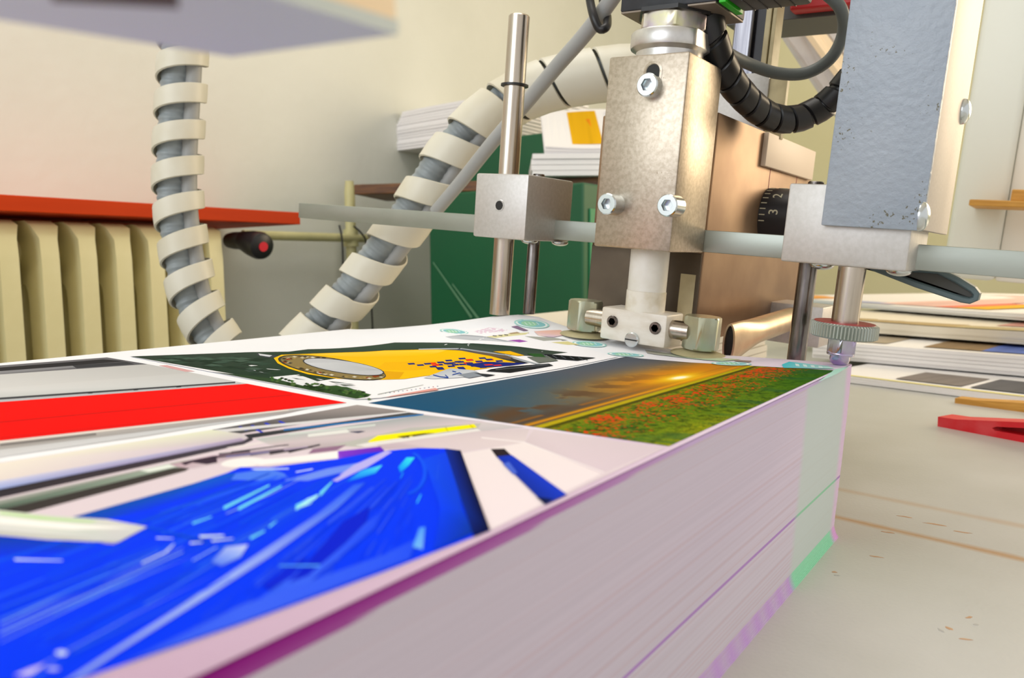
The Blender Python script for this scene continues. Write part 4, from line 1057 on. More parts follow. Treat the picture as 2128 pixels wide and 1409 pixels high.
  ([-124.4,98.5,-132.8,114.7,-132.6,114.5,-123.9,98.1],'2450fc'),
  ([-123.6,92.9,-128.8,103.3,-128.2,102.8,-122.5,92.0],'3058fb'),
  ([-125.4,107.1,-128.8,113.7,-128.0,113.0,-123.8,105.7],'1446ff'),
  ([-108.5,98.1,-112.8,104.7,-112.1,104.0,-107.1,96.9],'0438f8'),
  ([-136.4,124.7,-144.4,139.8,-143.5,138.9,-134.6,123.1],'3058fb'),
  ([-130.7,115.8,-139.2,131.3,-138.5,130.6,-129.6,114.8],'3058fb'),
  ([-117.1,98.0,-126.6,114.3,-125.8,113.6,-115.9,96.9],'3058fb'),
  ([-126.7,128.6,-137.7,143.8,-136.8,142.9,-125.4,127.2],'1446ff'),
  ([-121.8,98.7,-125.5,105.7,-125.3,105.6,-121.0,98.0],'0438f8'),
  ([-130.0,124.5,-141.8,143.4,-140.9,142.5,-128.5,123.0],'0a3cff'),
  ([-136.0,113.6,-151.3,144.9,-150.5,144.1,-134.5,112.4],'0a3cff'),
  ([-121.7,81.9,-124.6,88.5,-124.0,88.0,-120.3,81.0],'2450fc'),
  ([-130.2,101.0,-143.7,128.7,-142.5,127.6,-128.5,99.6],'0438f8'),
  ([-137.7,117.2,-151.3,144.9,-150.5,144.1,-136.6,116.4],'2450fc'),
  ([-135.1,123.0,-147.1,145.0,-146.3,144.3,-133.6,121.5],'2450fc'),
  ([-136.3,111.8,-148.7,137.7,-147.5,136.6,-134.4,110.2],'3058fb'),
  ([-116.3,92.4,-119.7,98.6,-119.1,98.1,-115.1,91.3],'0a3cff'),
  ([-138.4,113.4,-144.5,126.8,-143.1,125.5,-136.1,111.5],'0438f8'),
  ([-119.0,103.8,-129.1,120.6,-128.4,119.9,-118.0,102.9],'0438f8'),
  ([-109.6,104.8,-114.1,111.2,-113.6,110.6,-108.3,103.5],'2450fc'),
  ([-114.3,74.7,-117.7,81.3,-117.5,81.1,-113.9,74.4],'0438f8'),
  ([-113.6,79.1,-122.0,95.3,-121.2,94.6,-112.0,78.0],'1446ff'),
  ([-120.6,122.0,-125.1,128.1,-124.2,127.2,-119.2,120.5],'2450fc'),
  ([-126.6,92.3,-132.9,105.5,-132.1,104.8,-125.3,91.3],'2450fc'),
  ([-113.6,64.2,-119.1,75.7,-118.9,75.6,-113.1,63.9],'1446ff'),
  ([-113.4,69.5,-116.3,75.5,-116.0,75.4,-112.9,69.2],'2450fc'),
  ([-117.7,91.0,-122.1,99.5,-121.3,98.8,-116.2,89.8],'0a3cff'),
  ([-112.1,104.6,-117.2,112.2,-116.5,111.4,-110.6,103.1],'3058fb'),
  ([-138.9,120.2,-146.5,136.1,-145.5,135.1,-137.1,118.6],'1446ff'),
  ([-115.2,67.8,-118.5,74.9,-118.0,74.6,-114.3,67.3],'1446ff'),
  ([-121.4,119.8,-127.5,128.6,-126.6,127.7,-119.9,118.3],'0438f8'),
  ([-115.2,104.6,-118.4,109.7,-117.6,109.0,-113.7,103.1],'2450fc'),
  ([-117.9,115.6,-121.2,120.3,-120.8,119.9,-117.1,114.9],'2450fc'),
  ([-116.7,118.4,-123.0,126.8,-122.1,125.8,-115.2,116.9],'0438f8'),
  ([-111.1,83.5,-119.1,97.8,-118.1,96.9,-109.6,82.4],'3058fb'),
  ([-123.6,116.9,-134.5,133.9,-133.7,133.1,-122.2,115.6],'0a3cff'),
  ([-112.9,66.0,-115.9,72.2,-115.4,71.9,-112.2,65.5],'0a3cff'),
  ([-114.8,74.7,-117.4,80.2,-117.2,80.0,-114.3,74.4],'1446ff'),
  ([-116.5,86.1,-121.8,96.4,-121.2,95.9,-115.2,85.1],'0a3cff'),
  ([-111.4,88.2,-118.5,100.5,-118.1,100.1,-110.6,87.5],'2450fc'),
  ([-124.0,124.4,-133.0,137.0,-132.0,136.0,-122.5,122.9],'0a3cff'),
  ([-113.6,72.3,-115.9,77.4,-115.5,77.1,-112.6,71.7],'2450fc'),
  ([-116.9,86.5,-119.8,92.4,-119.0,91.7,-115.3,85.3],'3058fb'),
  ([-109.0,105.3,-112.4,109.9,-112.0,109.5,-108.6,104.9],'3058fb'),
  ([-135.5,134.4,-144.4,148.3,-143.3,147.2,-133.7,132.5],'2450fc'),
  ([-135.5,119.8,-146.1,140.2,-145.4,139.5,-134.3,118.8],'2450fc'),
  ([-123.0,115.7,-126.3,121.0,-125.2,119.9,-120.9,113.7],'0438f8'),
  ([-136.3,112.1,-143.2,126.5,-142.6,125.9,-135.3,111.2],'3058fb'),
  ([-125.2,90.0,-134.3,108.6,-133.7,108.1,-124.4,89.4],'2450fc'),
  ([-130.4,113.8,-135.8,124.1,-135.2,123.6,-129.0,112.6],'0a3cff'),
  ([-119.6,80.8,-126.6,95.2,-126.2,94.9,-118.7,80.2],'3058fb'),
  ([-109.5,85.4,-112.2,89.9,-111.7,89.6,-108.7,84.7],'0438f8'),
  ([-130.4,130.0,-134.6,136.4,-133.5,135.2,-128.8,128.4],'2450fc'),
  ([-114.2,103.3,-118.8,110.4,-117.8,109.5,-112.7,101.9],'2450fc'),
  ([-116.1,67.5,-121.9,79.8,-121.7,79.6,-115.6,67.2],'2450fc'),
  ([-114.1,81.7,-122.1,96.9,-121.7,96.5,-113.5,81.2],'0438f8'),
  ([-124.9,91.2,-136.1,114.2,-135.7,113.8,-124.1,90.6],'0438f8'),
  ([-125.9,114.6,-137.3,133.7,-136.0,132.4,-123.9,112.8],'3058fb'),
  ([-127.0,95.2,-130.9,103.1,-130.4,102.8,-126.3,94.7],'3058fb'),
  ([-111.1,88.4,-115.0,95.3,-114.2,94.6,-109.6,87.2],'2450fc'),
  ([-107.3,106.5,-114.8,116.3,-114.6,116.1,-106.6,105.8],'0a3cff'),
  ([-125.9,106.4,-130.3,114.8,-129.1,113.8,-123.9,104.7],'0438f8'),
  ([-127.6,110.4,-136.3,126.1,-135.7,125.5,-126.6,109.5],'2450fc'),
  ([-111.5,97.5,-117.8,107.5,-117.3,107.0,-110.5,96.7],'0a3cff'),
  ([-121.8,113.7,-131.1,128.3,-130.3,127.5,-120.4,112.4],'3058fb'),
  ([-125.1,99.5,-132.2,113.2,-131.8,112.8,-124.5,99.0],'2450fc'),
  ([-114.0,111.3,-119.6,119.2,-118.7,118.3,-112.3,109.7],'0a3cff'),
  ([-114.4,84.4,-118.4,91.8,-118.0,91.5,-113.8,83.9],'2450fc'),
  ([-139.6,45.7,-144.0,63.2,-143.5,62.9,-139.3,45.6],'7fa4ff'),
  ([-144.0,63.2,-149.2,83.4,-148.9,83.3,-143.5,62.9],'7fa4ff'),
  ([-141.9,46.5,-147.1,62.8,-146.6,62.6,-141.3,46.3],'7fa4ff'),
  ([-147.1,62.8,-150.8,79.0,-150.5,78.8,-146.6,62.6],'7fa4ff'),
  ([-134.8,44.0,-140.4,63.2,-139.9,63.0,-134.5,43.9],'7fa4ff'),
  ([-140.4,63.2,-143.2,84.2,-143.2,84.2,-139.9,63.0],'7fa4ff'),
  ([-121.3,42.9,-126.3,59.7,-126.0,59.6,-121.0,42.8],'7fa4ff'),
  ([-126.3,59.7,-131.2,82.1,-131.2,82.0,-126.0,59.6],'7fa4ff'),
  ([-161.4,101.6,-165.7,117.0,-165.0,116.6,-160.7,101.2],'7fa4ff'),
  ([-165.7,117.0,-171.7,134.3,-171.5,134.1,-165.0,116.6],'7fa4ff'),
  ([-113.3,46.9,-115.9,53.0,-122.3,71.4,-129.4,90.8,-141.9,119.3,-152.8,138.9,-153.9,135.5,-142.8,114.1,-131.5,87.7,-123.1,68.2,-116.4,51.1,-113.3,43.6],'8fa8fb 9ab0fc 9db4fd 8ba2fb 5580fc 2a60fc 2a60fc 4a70fc 86a0fb 96aefc 8aa4fb 86a0fb'),
  ([-166.6,104.3,-173.4,122.7,-172.1,121.7,-164.2,102.8],'6fdcff'),
  ([-163.0,106.0,-169.9,124.0,-168.6,123.0,-160.7,104.5],'6fdcff'),
  ([-152.6,115.3,-155.3,124.3,-153.4,122.8,-148.9,112.5],'6fdcff'),
  ([-156.1,125.7,-161.5,134.4,-160.1,133.2,-152.9,123.2],'6fdcff'),
  ([-161.9,93.2,-162.3,98.4,-161.6,97.9,-160.7,92.5],'6fdcff'),
  ([-142.4,95.2,-143.6,99.8,-142.7,99.2,-141.0,94.3],'6fdcff'),
  ([-145.2,102.2,-146.7,105.3,-146.1,104.9,-143.9,101.3],'6fdcff'),
  ([-149.8,112.8,-154.4,120.5,-154.6,124.5,-150.1,117.8],'a8ecff'),
  ([-157.7,135.9,-162.9,146.3,-162.5,154.5,-157.6,147.0],'0a6aff 2fb8ff 58e8f8 20a8ff'),
  ([-157.0,155.6,-162.8,165.0,-160.7,166.5,-155.9,159.0,-151.9,151.3],'10a0ff 30d8f8 40e8f0 20c8ff 0a80ff'),
  ([-152.1,152.7,-148.5,147.9,-147.4,146.8,-150.8,151.4],'20a8ff'),
  ([-165.0,170.8,-163.3,170.1,-161.2,169.0,-158.9,167.5,-156.7,165.9,-154.1,163.9,-151.7,161.8,-149.4,159.6,-147.0,157.1,-144.8,154.8,-142.8,152.4,-141.0,150.2,-139.5,148.1,-138.0,145.9,-137.0,144.1,-136.2,142.4,-135.6,140.9,-135.2,139.5,-135.2,138.5,-135.5,137.7,-137.0,138.5,-136.8,139.3,-136.9,140.2,-137.1,141.4,-137.7,142.8,-138.4,144.3,-139.5,146.1,-140.8,148.0,-142.4,150.1,-144.0,152.2,-145.9,154.4,-147.9,156.5,-149.9,158.5,-152.1,160.5,-154.3,162.5,-156.6,164.3,-158.6,165.7,-160.7,167.1,-162.6,168.1,-164.1,168.6],'0e55ff'),
  ([-129.7,134.8,-133.4,140.2,-132.3,139.1,-128.1,133.1],'40d0ff'),
  ([-109.7,65.5,-118.6,89.7,-128.4,116.3,-132.2,126.1,-124.1,115.3,-112.5,87.1,-108.7,72.0],'2a58fc 3560fc 2a55fc 0f40fc 1a48fc 3a65fc 3a65fc'),
  ([-111.9,51.8,-114.6,74.1,-110.9,105.5,-112.0,116.7,-105.0,106.6,-108.9,70.3],'3058fb 3a62fc 2c58fc 1e4cfc 2450fc 3a62fc'),
  ([-133.6,114.4,-136.4,125.3,-128.4,116.3,-122.7,105.5,-115.2,89.3,-115.6,85.1],'0420d8'),
  ([-122.1,90.1,-123.1,95.5,-117.5,87.6,-115.9,81.0,-118.7,81.5],'0624de'),
  ([-157.3,166.7,-156.7,179.6,-116.7,137.0,-104.2,126.3,-104.1,112.8,-121.1,134.0],'0a4cff 0a3ff0 0a40e0 08369a 0438e8 0440ff'),
  ([-109.0,111.8,-116.0,121.2,-115.3,122.4,-106.4,112.0],'60b0ff 4a98ff 4a98ff 78b8ff'),
  ([-139.0,152.0,-108.2,119.5,-107.8,119.1,-138.3,151.2],'0a2ab8'),
  ([-153.1,169.2,-139.2,152.8,-137.4,150.9,-150.0,165.7],'2a60f8'),
  ([-160.3,180.1,-154.5,181.1,-102.1,129.5,-102.4,124.1,-116.2,137.3],'0a2a9a 06103c 050a28 06145a 082a90'),
  ([-148.5,48.8,-153.6,80.5,-153.0,80.2,-147.9,48.6],'2f6bff'),
  ([-143.7,47.1,-149.6,75.3,-148.8,74.9,-142.8,46.8],'3d78ff'),
  ([-137.8,45.0,-146.7,82.0,-146.2,81.7,-137.2,44.8],'8fb4ff'),
  ([-141.1,49.1,-148.5,87.5,-148.0,87.2,-140.8,49.0],'1a50ff'),
  ([-152.3,50.2,-157.5,74.3,-157.3,74.2,-151.7,50.0],'1a55ff'),
  ([-121.9,49.3,-126.7,80.2,-126.2,79.9,-121.3,49.0],'2a60ff'),
  ([-129.1,64.5,-137.1,85.8,-136.6,85.5,-128.5,64.2],'4a80ff'),
  ([-128.3,48.4,-135.8,77.7,-135.3,77.4,-127.7,48.2],'1a48f0'),
  ([-165.4,79.2,-172.9,102.3,-172.1,101.9,-164.6,78.8],'1450ff'),
  ([-165.2,86.8,-177.5,119.4,-176.8,118.9,-164.2,86.3],'0a48f0'),
  ([-171.1,79.9,-183.2,129.7,-182.3,129.1,-169.7,79.3],'0a50e8'),
  ([-151.0,117.8,-159.1,137.5,-158.7,137.1,-150.4,117.3],'2a70ff'),
  ([-141.0,86.2,-150.9,113.3,-150.2,112.8,-140.3,85.7],'2f6dff'),
  ([-140.7,80.6,-143.4,87.7,-142.9,87.4,-140.2,80.3],'9fc8ff'),
  ([-171.9,59.8,-162.8,65.2,-162.3,65.0,-170.7,59.4],'cfe4ff'),
  ([-147.9,73.9,-149.8,80.0,-149.0,79.6,-147.2,73.5],'cfe4ff'),
  ([-150.1,80.1,-152.6,83.4,-151.9,83.0,-148.8,79.5],'cfe4ff'),
  ([-152.6,89.3,-148.5,92.7,-147.6,92.1,-151.1,88.5],'cfe4ff'),
  ([-147.8,89.3,-144.9,92.7,-144.5,92.4,-146.8,88.7],'cfe4ff'),
  ([-150.4,85.8,-148.5,87.5,-148.0,87.2,-149.4,85.2],'cfe4ff'),
  ([-159.5,83.2,-156.1,85.1,-155.6,84.9,-158.8,82.8],'cfe4ff'),
  ([-136.8,82.4,-141.5,88.7,-138.9,92.3,-134.2,87.3,-133.1,82.2],'5a80f8 a0b4fb c9d4fd 8aa8fb 5a7df8'),
  ([-124.1,89.2,-117.5,94.1,-116.9,93.6,-123.7,88.9],'5fb8ff'),
  ([-158.4,87.0,-148.4,88.5,-147.4,87.9,-157.1,86.3],'0b49d8'),
  ([-168.2,85.6,-157.7,87.2,-156.4,86.5,-166.9,84.9],'0a50f0'),
  ([-122.2,48.7,-121.8,48.4,-121.7,48.1,-122.1,47.8,-122.5,47.6,-123.3,47.6,-123.7,47.6,-123.9,47.8,-123.9,48.2,-123.8,48.5,-123.1,48.7,-122.6,48.8],'cfe0ff'),
  ([-121.5,41.1,-121.8,43.2,-121.5,45.3,-120.4,43.9,-119.8,42.4],'cfc8ff'),
  ([-118.1,45.9,-118.0,45.6,-118.1,45.2,-118.6,44.9,-119.3,44.7,-119.8,44.7,-119.9,44.9,-119.8,45.3,-119.3,45.7,-118.6,45.9],'b0b8ff'),
  ([-233.2,61.6,-209.1,70.4,-193.8,76.1,-180.1,82.6,-167.6,85.4,-163.2,76.6,-177.4,68.4,-189.2,63.3,-206.2,54.0],'e0e4dc dfe6d8 d3dfcd d8d8d4 cfd2d6 c9ccd2 d9dadc d6d8da d0d2d4'),
  ([-225.3,59.4,-203.1,68.3,-182.8,76.8,-169.1,83.3,-179.8,74.4,-197.8,66.4,-217.6,57.2],'f6f6f4'),
  ([-207.6,69.9,-192.1,75.5,-180.9,80.8,-181.2,79.3,-192.5,73.5,-205.8,69.2],'bfe0a4'),
  ([-210.9,55.3,-192.7,64.6,-169.4,74.9,-174.0,70.9,-189.7,63.5,-207.1,54.3],'c4c6c4'),
  ([-148.2,188.7,-144.8,191.6,-137.4,185.7,-140.3,181.6],'2b2229'),
  ([-140.3,181.6,-137.4,185.7,-101.9,161.5,-101.9,151.4],'1434b4 1638c8 1a3cd0 142f9c'),
  ([-133.5,175.8,-133.4,178.8,-124.2,170.4,-124.4,168.6],'4a68d8'),
  ([-107.2,155.3,-102.6,156.1,-101.9,151.4],'101c4c'),
 ],
 'margin_print': [
  ([-303.1,456.6,-301.9,453.8,-301.4,450.6,-301.7,447.4,-303.0,444.5,-304.9,441.8,-307.4,439.7,-310.3,438.2,-313.4,437.3,-316.6,437.3,-319.3,437.7,-321.6,438.9,-323.8,441.3,-325.3,444.2,-325.6,446.9,-324.8,449.5,-322.9,451.6,-320.8,454.1,-318.6,456.9,-316.0,459.1,-313.2,460.5,-310.3,460.9,-307.6,460.5,-305.0,458.8],'a9dcd8'),
  ([-304.0,455.6,-302.9,453.1,-302.5,450.4,-302.9,447.5,-304.1,445.0,-305.7,442.5,-308.1,440.8,-310.6,439.3,-313.5,438.5,-316.1,438.3,-318.7,438.8,-320.8,439.9,-322.3,441.4,-323.5,443.8,-323.8,446.3,-323.0,448.5,-321.6,450.8,-319.9,453.4,-317.9,455.8,-315.4,457.6,-313.0,459.0,-310.5,459.5,-308.0,459.0,-305.7,457.6],'eef7f8'),
  ([-305.1,454.5,-304.2,452.5,-303.9,450.1,-304.3,447.8,-305.3,445.5,-306.8,443.4,-308.7,441.7,-310.9,440.4,-313.3,439.7,-315.7,439.6,-317.9,440.0,-319.6,440.7,-320.9,442.1,-321.7,443.9,-321.8,445.8,-321.4,448.1,-320.4,450.4,-318.9,452.5,-317.2,454.7,-315.0,456.2,-312.8,457.2,-310.6,457.7,-308.5,457.3,-306.7,456.3],'8cc9cf'),
  ([-309.5,450.0,-308.6,447.7,-308.4,445.2,-309.2,443.0,-310.8,441.5,-312.9,440.6,-315.0,440.4,-317.0,441.3,-318.7,443.0,-319.6,445.1,-319.6,447.4,-318.8,449.6,-317.3,451.3,-315.3,452.4,-313.2,452.6,-311.0,451.5],'9fd4b4'),
  ([-318.1,446.5,-313.7,443.7,-312.9,442.6,-317.3,445.4],'e4f3f1'),
  ([-316.2,448.8,-312.0,446.2,-311.3,445.1,-315.4,447.7],'e4f3f1'),
  ([-314.7,451.6,-310.3,448.7,-309.6,447.6,-313.9,450.5],'e4f3f1'),
  ([-313.1,454.3,-308.6,451.3,-307.9,450.2,-312.2,453.0],'e4f3f1'),
  ([-340.4,409.5,-339.8,408.2,-340.3,407.1,-342.0,406.5,-344.5,406.3,-348.0,406.6,-351.9,407.0,-356.2,408.0,-360.6,409.3,-365.1,411.2,-369.3,413.4,-372.7,415.7,-375.1,417.9,-376.2,419.7,-375.6,420.8,-373.7,421.3,-370.4,420.9,-366.0,419.8,-361.3,418.5,-356.7,417.3,-352.1,415.8,-347.9,414.0,-344.6,412.6,-341.9,410.9],'a9dcd8'),
  ([-341.8,409.7,-341.4,408.6,-342.0,407.8,-343.4,407.1,-345.8,407.0,-348.9,407.2,-352.4,407.6,-356.3,408.6,-360.4,409.8,-364.2,411.3,-368.0,413.3,-371.0,415.4,-373.0,417.2,-373.9,418.8,-373.5,419.8,-371.5,419.9,-368.6,419.6,-364.8,418.8,-360.6,417.7,-356.6,416.7,-352.4,415.3,-348.8,414.0,-345.6,412.4,-343.2,410.9],'eef7f8'),
  ([-343.8,410.1,-343.4,409.1,-343.9,408.4,-345.1,407.8,-347.3,407.8,-349.8,407.9,-353.0,408.4,-356.4,409.2,-359.9,410.2,-363.1,411.4,-366.2,413.0,-369.0,414.9,-370.6,416.4,-371.4,417.7,-370.9,418.5,-369.3,418.7,-366.8,418.6,-363.5,417.8,-360.1,417.1,-356.5,416.1,-352.9,414.9,-349.7,413.7,-347.0,412.4,-345.0,411.2],'8cc9cf'),
  ([-351.0,411.0,-350.6,409.9,-351.3,409.1,-353.2,409.0,-355.6,409.1,-358.8,410.0,-361.7,411.1,-364.6,412.9,-366.4,414.5,-367.2,416.0,-366.3,416.6,-364.2,416.6,-361.4,416.1,-358.2,415.2,-355.1,413.9,-352.6,412.4],'9fd4b4'),
  ([-364.3,415.2,-359.2,411.8,-358.1,410.6,-362.9,413.6],'e4f3f1'),
  ([-361.0,415.0,-356.1,411.8,-355.1,410.5,-359.8,413.6],'e4f3f1'),
  ([-358.0,415.0,-353.3,411.9,-352.1,410.5,-356.8,413.6],'e4f3f1'),
  ([-354.9,415.0,-350.2,411.9,-349.0,410.5,-353.7,413.6],'e4f3f1'),
  ([-247.6,442.3,-246.7,439.8,-246.6,437.2,-247.3,434.7,-248.7,432.4,-250.7,430.3,-253.3,429.0,-256.1,428.0,-259.1,427.7,-262.0,427.9,-264.7,428.9,-266.9,430.3,-268.4,432.1,-269.2,434.1,-269.2,436.4,-268.5,438.9,-267.0,441.3,-265.0,443.4,-262.4,445.0,-259.6,446.3,-256.7,446.8,-253.8,446.7,-251.3,445.9,-249.1,444.2],'a9dcd8'),
  ([-248.6,441.7,-247.8,439.6,-247.8,437.3,-248.3,435.0,-249.7,433.0,-251.6,431.3,-253.8,430.0,-256.4,429.1,-259.1,428.8,-261.7,429.1,-264.0,429.7,-266.0,430.9,-267.3,432.5,-268.0,434.3,-268.0,436.3,-267.3,438.5,-266.0,440.7,-264.1,442.4,-261.9,444.1,-259.4,445.2,-256.7,445.6,-254.1,445.5,-251.9,444.8,-250.0,443.6],'eef7f8'),
  ([-249.8,441.1,-249.2,439.3,-249.1,437.3,-249.6,435.3,-250.7,433.5,-252.4,432.0,-254.4,430.9,-256.5,430.0,-258.9,429.8,-261.2,430.1,-263.2,430.7,-264.9,431.7,-266.1,433.1,-266.6,434.7,-266.7,436.6,-266.1,438.4,-264.9,440.2,-263.3,441.7,-261.3,443.1,-259.1,444.1,-256.8,444.5,-254.7,444.4,-252.6,443.6,-251.0,442.5],'8cc9cf'),
  ([-254.3,437.8,-253.6,435.7,-253.7,433.7,-254.7,432.0,-256.3,430.8,-258.3,430.3,-260.4,430.7,-262.4,431.9,-263.8,433.5,-264.4,435.3,-264.3,437.4,-263.3,439.1,-261.7,440.3,-259.8,441.0,-257.6,440.6,-255.8,439.7],'9fd4b4'),
  ([-262.9,436.4,-259.2,433.6,-258.2,432.0,-262.0,434.8],'e4f3f1'),
  ([-261.1,438.4,-257.3,435.3,-256.4,434.0,-260.2,436.8],'e4f3f1'),
  ([-259.3,440.4,-255.5,437.3,-254.5,435.7,-258.4,438.8],'e4f3f1'),
  ([-257.6,442.6,-253.8,439.5,-252.9,437.9,-256.5,440.8],'e4f3f1'),
  ([-213.3,428.6,-212.8,426.7,-213.1,424.6,-214.0,422.5,-215.6,420.4,-217.7,418.6,-220.2,417.1,-223.1,416.3,-225.8,415.6,-228.6,415.8,-230.9,416.4,-232.7,417.3,-233.9,418.7,-234.4,420.3,-234.1,422.2,-233.1,424.2,-231.4,426.1,-229.2,428.0,-226.7,429.6,-223.8,430.7,-221.1,431.4,-218.6,431.6,-216.2,431.0,-214.5,430.0],'a9dcd8'),
  ([-214.3,427.9,-213.9,426.3,-214.1,424.5,-214.9,422.5,-216.4,420.8,-218.3,419.1,-220.6,417.8,-223.1,416.9,-225.7,416.6,-228.0,416.5,-230.1,417.0,-231.7,417.7,-232.8,418.9,-233.2,420.5,-232.9,422.1,-232.0,424.0,-230.5,425.8,-228.5,427.3,-226.3,428.9,-223.7,429.8,-221.3,430.6,-219.0,430.7,-216.9,430.2,-215.4,429.4],'eef7f8'),
  ([-215.5,427.3,-215.2,426.0,-215.4,424.5,-216.1,422.7,-217.3,421.1,-219.1,419.8,-221.0,418.7,-223.1,417.8,-225.4,417.5,-227.4,417.3,-229.3,417.9,-230.6,418.5,-231.5,419.5,-231.9,420.9,-231.7,422.4,-230.9,423.9,-229.6,425.5,-227.8,426.8,-225.8,428.0,-223.7,428.9,-221.5,429.4,-219.5,429.6,-217.8,429.3,-216.5,428.6],'8cc9cf'),
  ([-220.1,424.3,-219.7,422.7,-220.1,421.0,-221.2,419.6,-222.8,418.4,-224.7,418.0,-226.6,417.9,-228.3,418.7,-229.3,419.8,-229.8,421.5,-229.3,423.1,-228.2,424.6,-226.6,425.7,-224.7,426.4,-222.8,426.3,-221.1,425.5],'9fd4b4'),
  ([-228.3,422.8,-225.2,420.6,-224.2,418.7,-227.3,421.0],'e4f3f1'),
  ([-226.4,424.6,-223.4,422.5,-222.4,420.7,-225.4,422.7],'e4f3f1'),
  ([-224.6,426.5,-221.5,424.3,-220.5,422.4,-223.6,424.7],'e4f3f1'),
  ([-222.7,428.3,-219.7,426.3,-218.7,424.4,-221.7,426.4],'e4f3f1'),
  ([-338.3,413.0,-333.3,423.2,-317.1,424.6,-317.5,419.3,-329.4,410.0],'e6cfdf'),
  ([-319.2,431.4,-317.2,436.2,-305.8,433.8,-307.6,430.5],'8a7390'),
  ([-301.8,435.1,-292.3,454.8,-282.4,447.5,-285.1,434.4,-293.9,429.6],'ecc3b8 eab8a8 e6c0b4 d8c4d8 efd8d0'),
  ([-321.6,405.6,-302.8,430.7,-301.9,424.8,-314.2,406.7],'ddd8a8'),
  ([-319.4,410.2,-316.6,411.0,-315.4,409.5,-318.2,408.8],'77736a'),
  ([-316.5,413.0,-313.8,414.0,-312.6,412.3,-315.3,411.6],'77736a'),
  ([-313.9,416.3,-311.1,417.0,-310.0,415.5,-312.6,414.6],'77736a'),
  ([-312.9,419.4,-309.6,425.7,-306.2,425.0,-310.1,419.1],'b09a78'),
  ([-300.6,421.7,-284.4,433.3,-274.1,435.5,-284.5,421.6],'a8aba4'),
  ([-304.4,407.4,-298.9,413.7,-292.1,413.7,-295.2,408.5],'a055b0'),
  ([-278.8,421.8,-272.1,432.3,-260.8,429.5,-266.8,424.0],'ded69a'),
  ([-223.0,449.3,-159.6,452.5,-166.0,437.4,-216.1,438.9],'a5a098 c9cfa8 b9d4b8 b9b4ac'),
  ([-161.7,448.3,-152.0,449.3,-150.7,442.2,-159.8,441.4],'a59088'),
  ([-131.9,442.2,-132.2,457.2,-108.6,450.2,-102.4,440.2,-126.9,428.6],'40c4d4 52c8d8 b4e2de c2e6de 58c8d4'),
  ([-126.9,450.4,-124.4,449.3,-121.1,439.4,-123.4,440.3],'d8f1f2'),
  ([-122.3,449.6,-119.9,448.7,-116.8,439.3,-119.1,440.2],'d8f1f2'),
  ([-117.8,449.0,-115.4,448.1,-112.7,439.4,-114.9,440.0],'d8f1f2'),
  ([-113.3,448.0,-111.0,447.2,-108.5,439.3,-110.8,440.2],'d8f1f2'),
  ([-101.9,438.3,-98.3,454.6,-96.8,421.9,-97.5,386.6],'a8dccc b0e2d2 b4ded2 bcd8d8'),
  ([-146.8,434.0,-146.4,431.7,-146.8,429.5,-147.9,427.1,-149.6,425.1,-151.9,423.5,-154.5,422.2,-157.3,421.4,-160.2,421.2,-162.8,421.6,-165.2,422.7,-167.0,424.3,-168.2,426.1,-168.6,428.3,-168.3,430.8,-167.3,433.2,-165.5,435.2,-163.2,437.2,-160.4,438.3,-157.5,439.1,-154.6,439.3,-151.9,438.7,-149.6,437.5,-147.8,435.9],'a9dcd8'),
  ([-147.8,433.6,-147.5,431.6,-147.9,429.6,-148.9,427.6,-150.5,425.8,-152.4,424.0,-154.8,422.9,-157.4,422.3,-159.9,422.1,-162.3,422.6,-164.5,423.6,-166.0,424.7,-167.1,426.5,-167.5,428.5,-167.2,430.7,-166.2,432.7,-164.6,434.6,-162.5,436.1,-160.1,437.5,-157.5,438.2,-154.8,438.2,-152.4,437.7,-150.3,436.6,-148.8,435.2],'eef7f8'),
  ([-149.1,433.0,-148.8,431.3,-149.2,429.7,-150.0,427.8,-151.3,426.2,-153.1,424.9,-155.2,424.0,-157.4,423.3,-159.6,423.3,-161.7,423.7,-163.5,424.3,-164.9,425.5,-165.8,427.1,-166.2,428.8,-165.9,430.7,-165.0,432.3,-163.6,434.0,-161.8,435.3,-159.7,436.5,-157.4,436.9,-155.1,437.0,-153.0,436.6,-151.3,435.9,-149.9,434.6],'8cc9cf'),
  ([-154.1,430.9,-153.8,428.9,-154.2,426.9,-155.4,425.4,-157.1,424.2,-159.1,424.0,-161.0,424.5,-162.6,425.6,-163.7,427.4,-164.1,429.4,-163.6,431.4,-162.4,432.9,-160.7,434.2,-158.7,434.4,-156.7,433.9,-155.1,432.5],'9fd4b4'),
  ([-162.7,431.1,-159.5,427.6,-158.7,425.3,-161.8,428.8],'e4f3f1'),
  ([-160.6,432.7,-157.4,429.1,-156.5,426.6,-159.6,430.1],'e4f3f1'),
  ([-158.4,434.0,-155.2,430.4,-154.4,428.1,-157.5,431.7],'e4f3f1'),
  ([-156.2,435.5,-153.1,432.0,-152.2,429.4,-155.3,433.0],'e4f3f1'),
 ],
}
PART_LABEL = {'stripe_photo': 'printed photograph of red and silver stripes', 'yellow_photo': 'printed photograph of a yellow chequered body',
              'film_photo': 'printed photograph of blue film on a machine', 'margin_print': 'pale printed seals and marks in the sheet margin'}
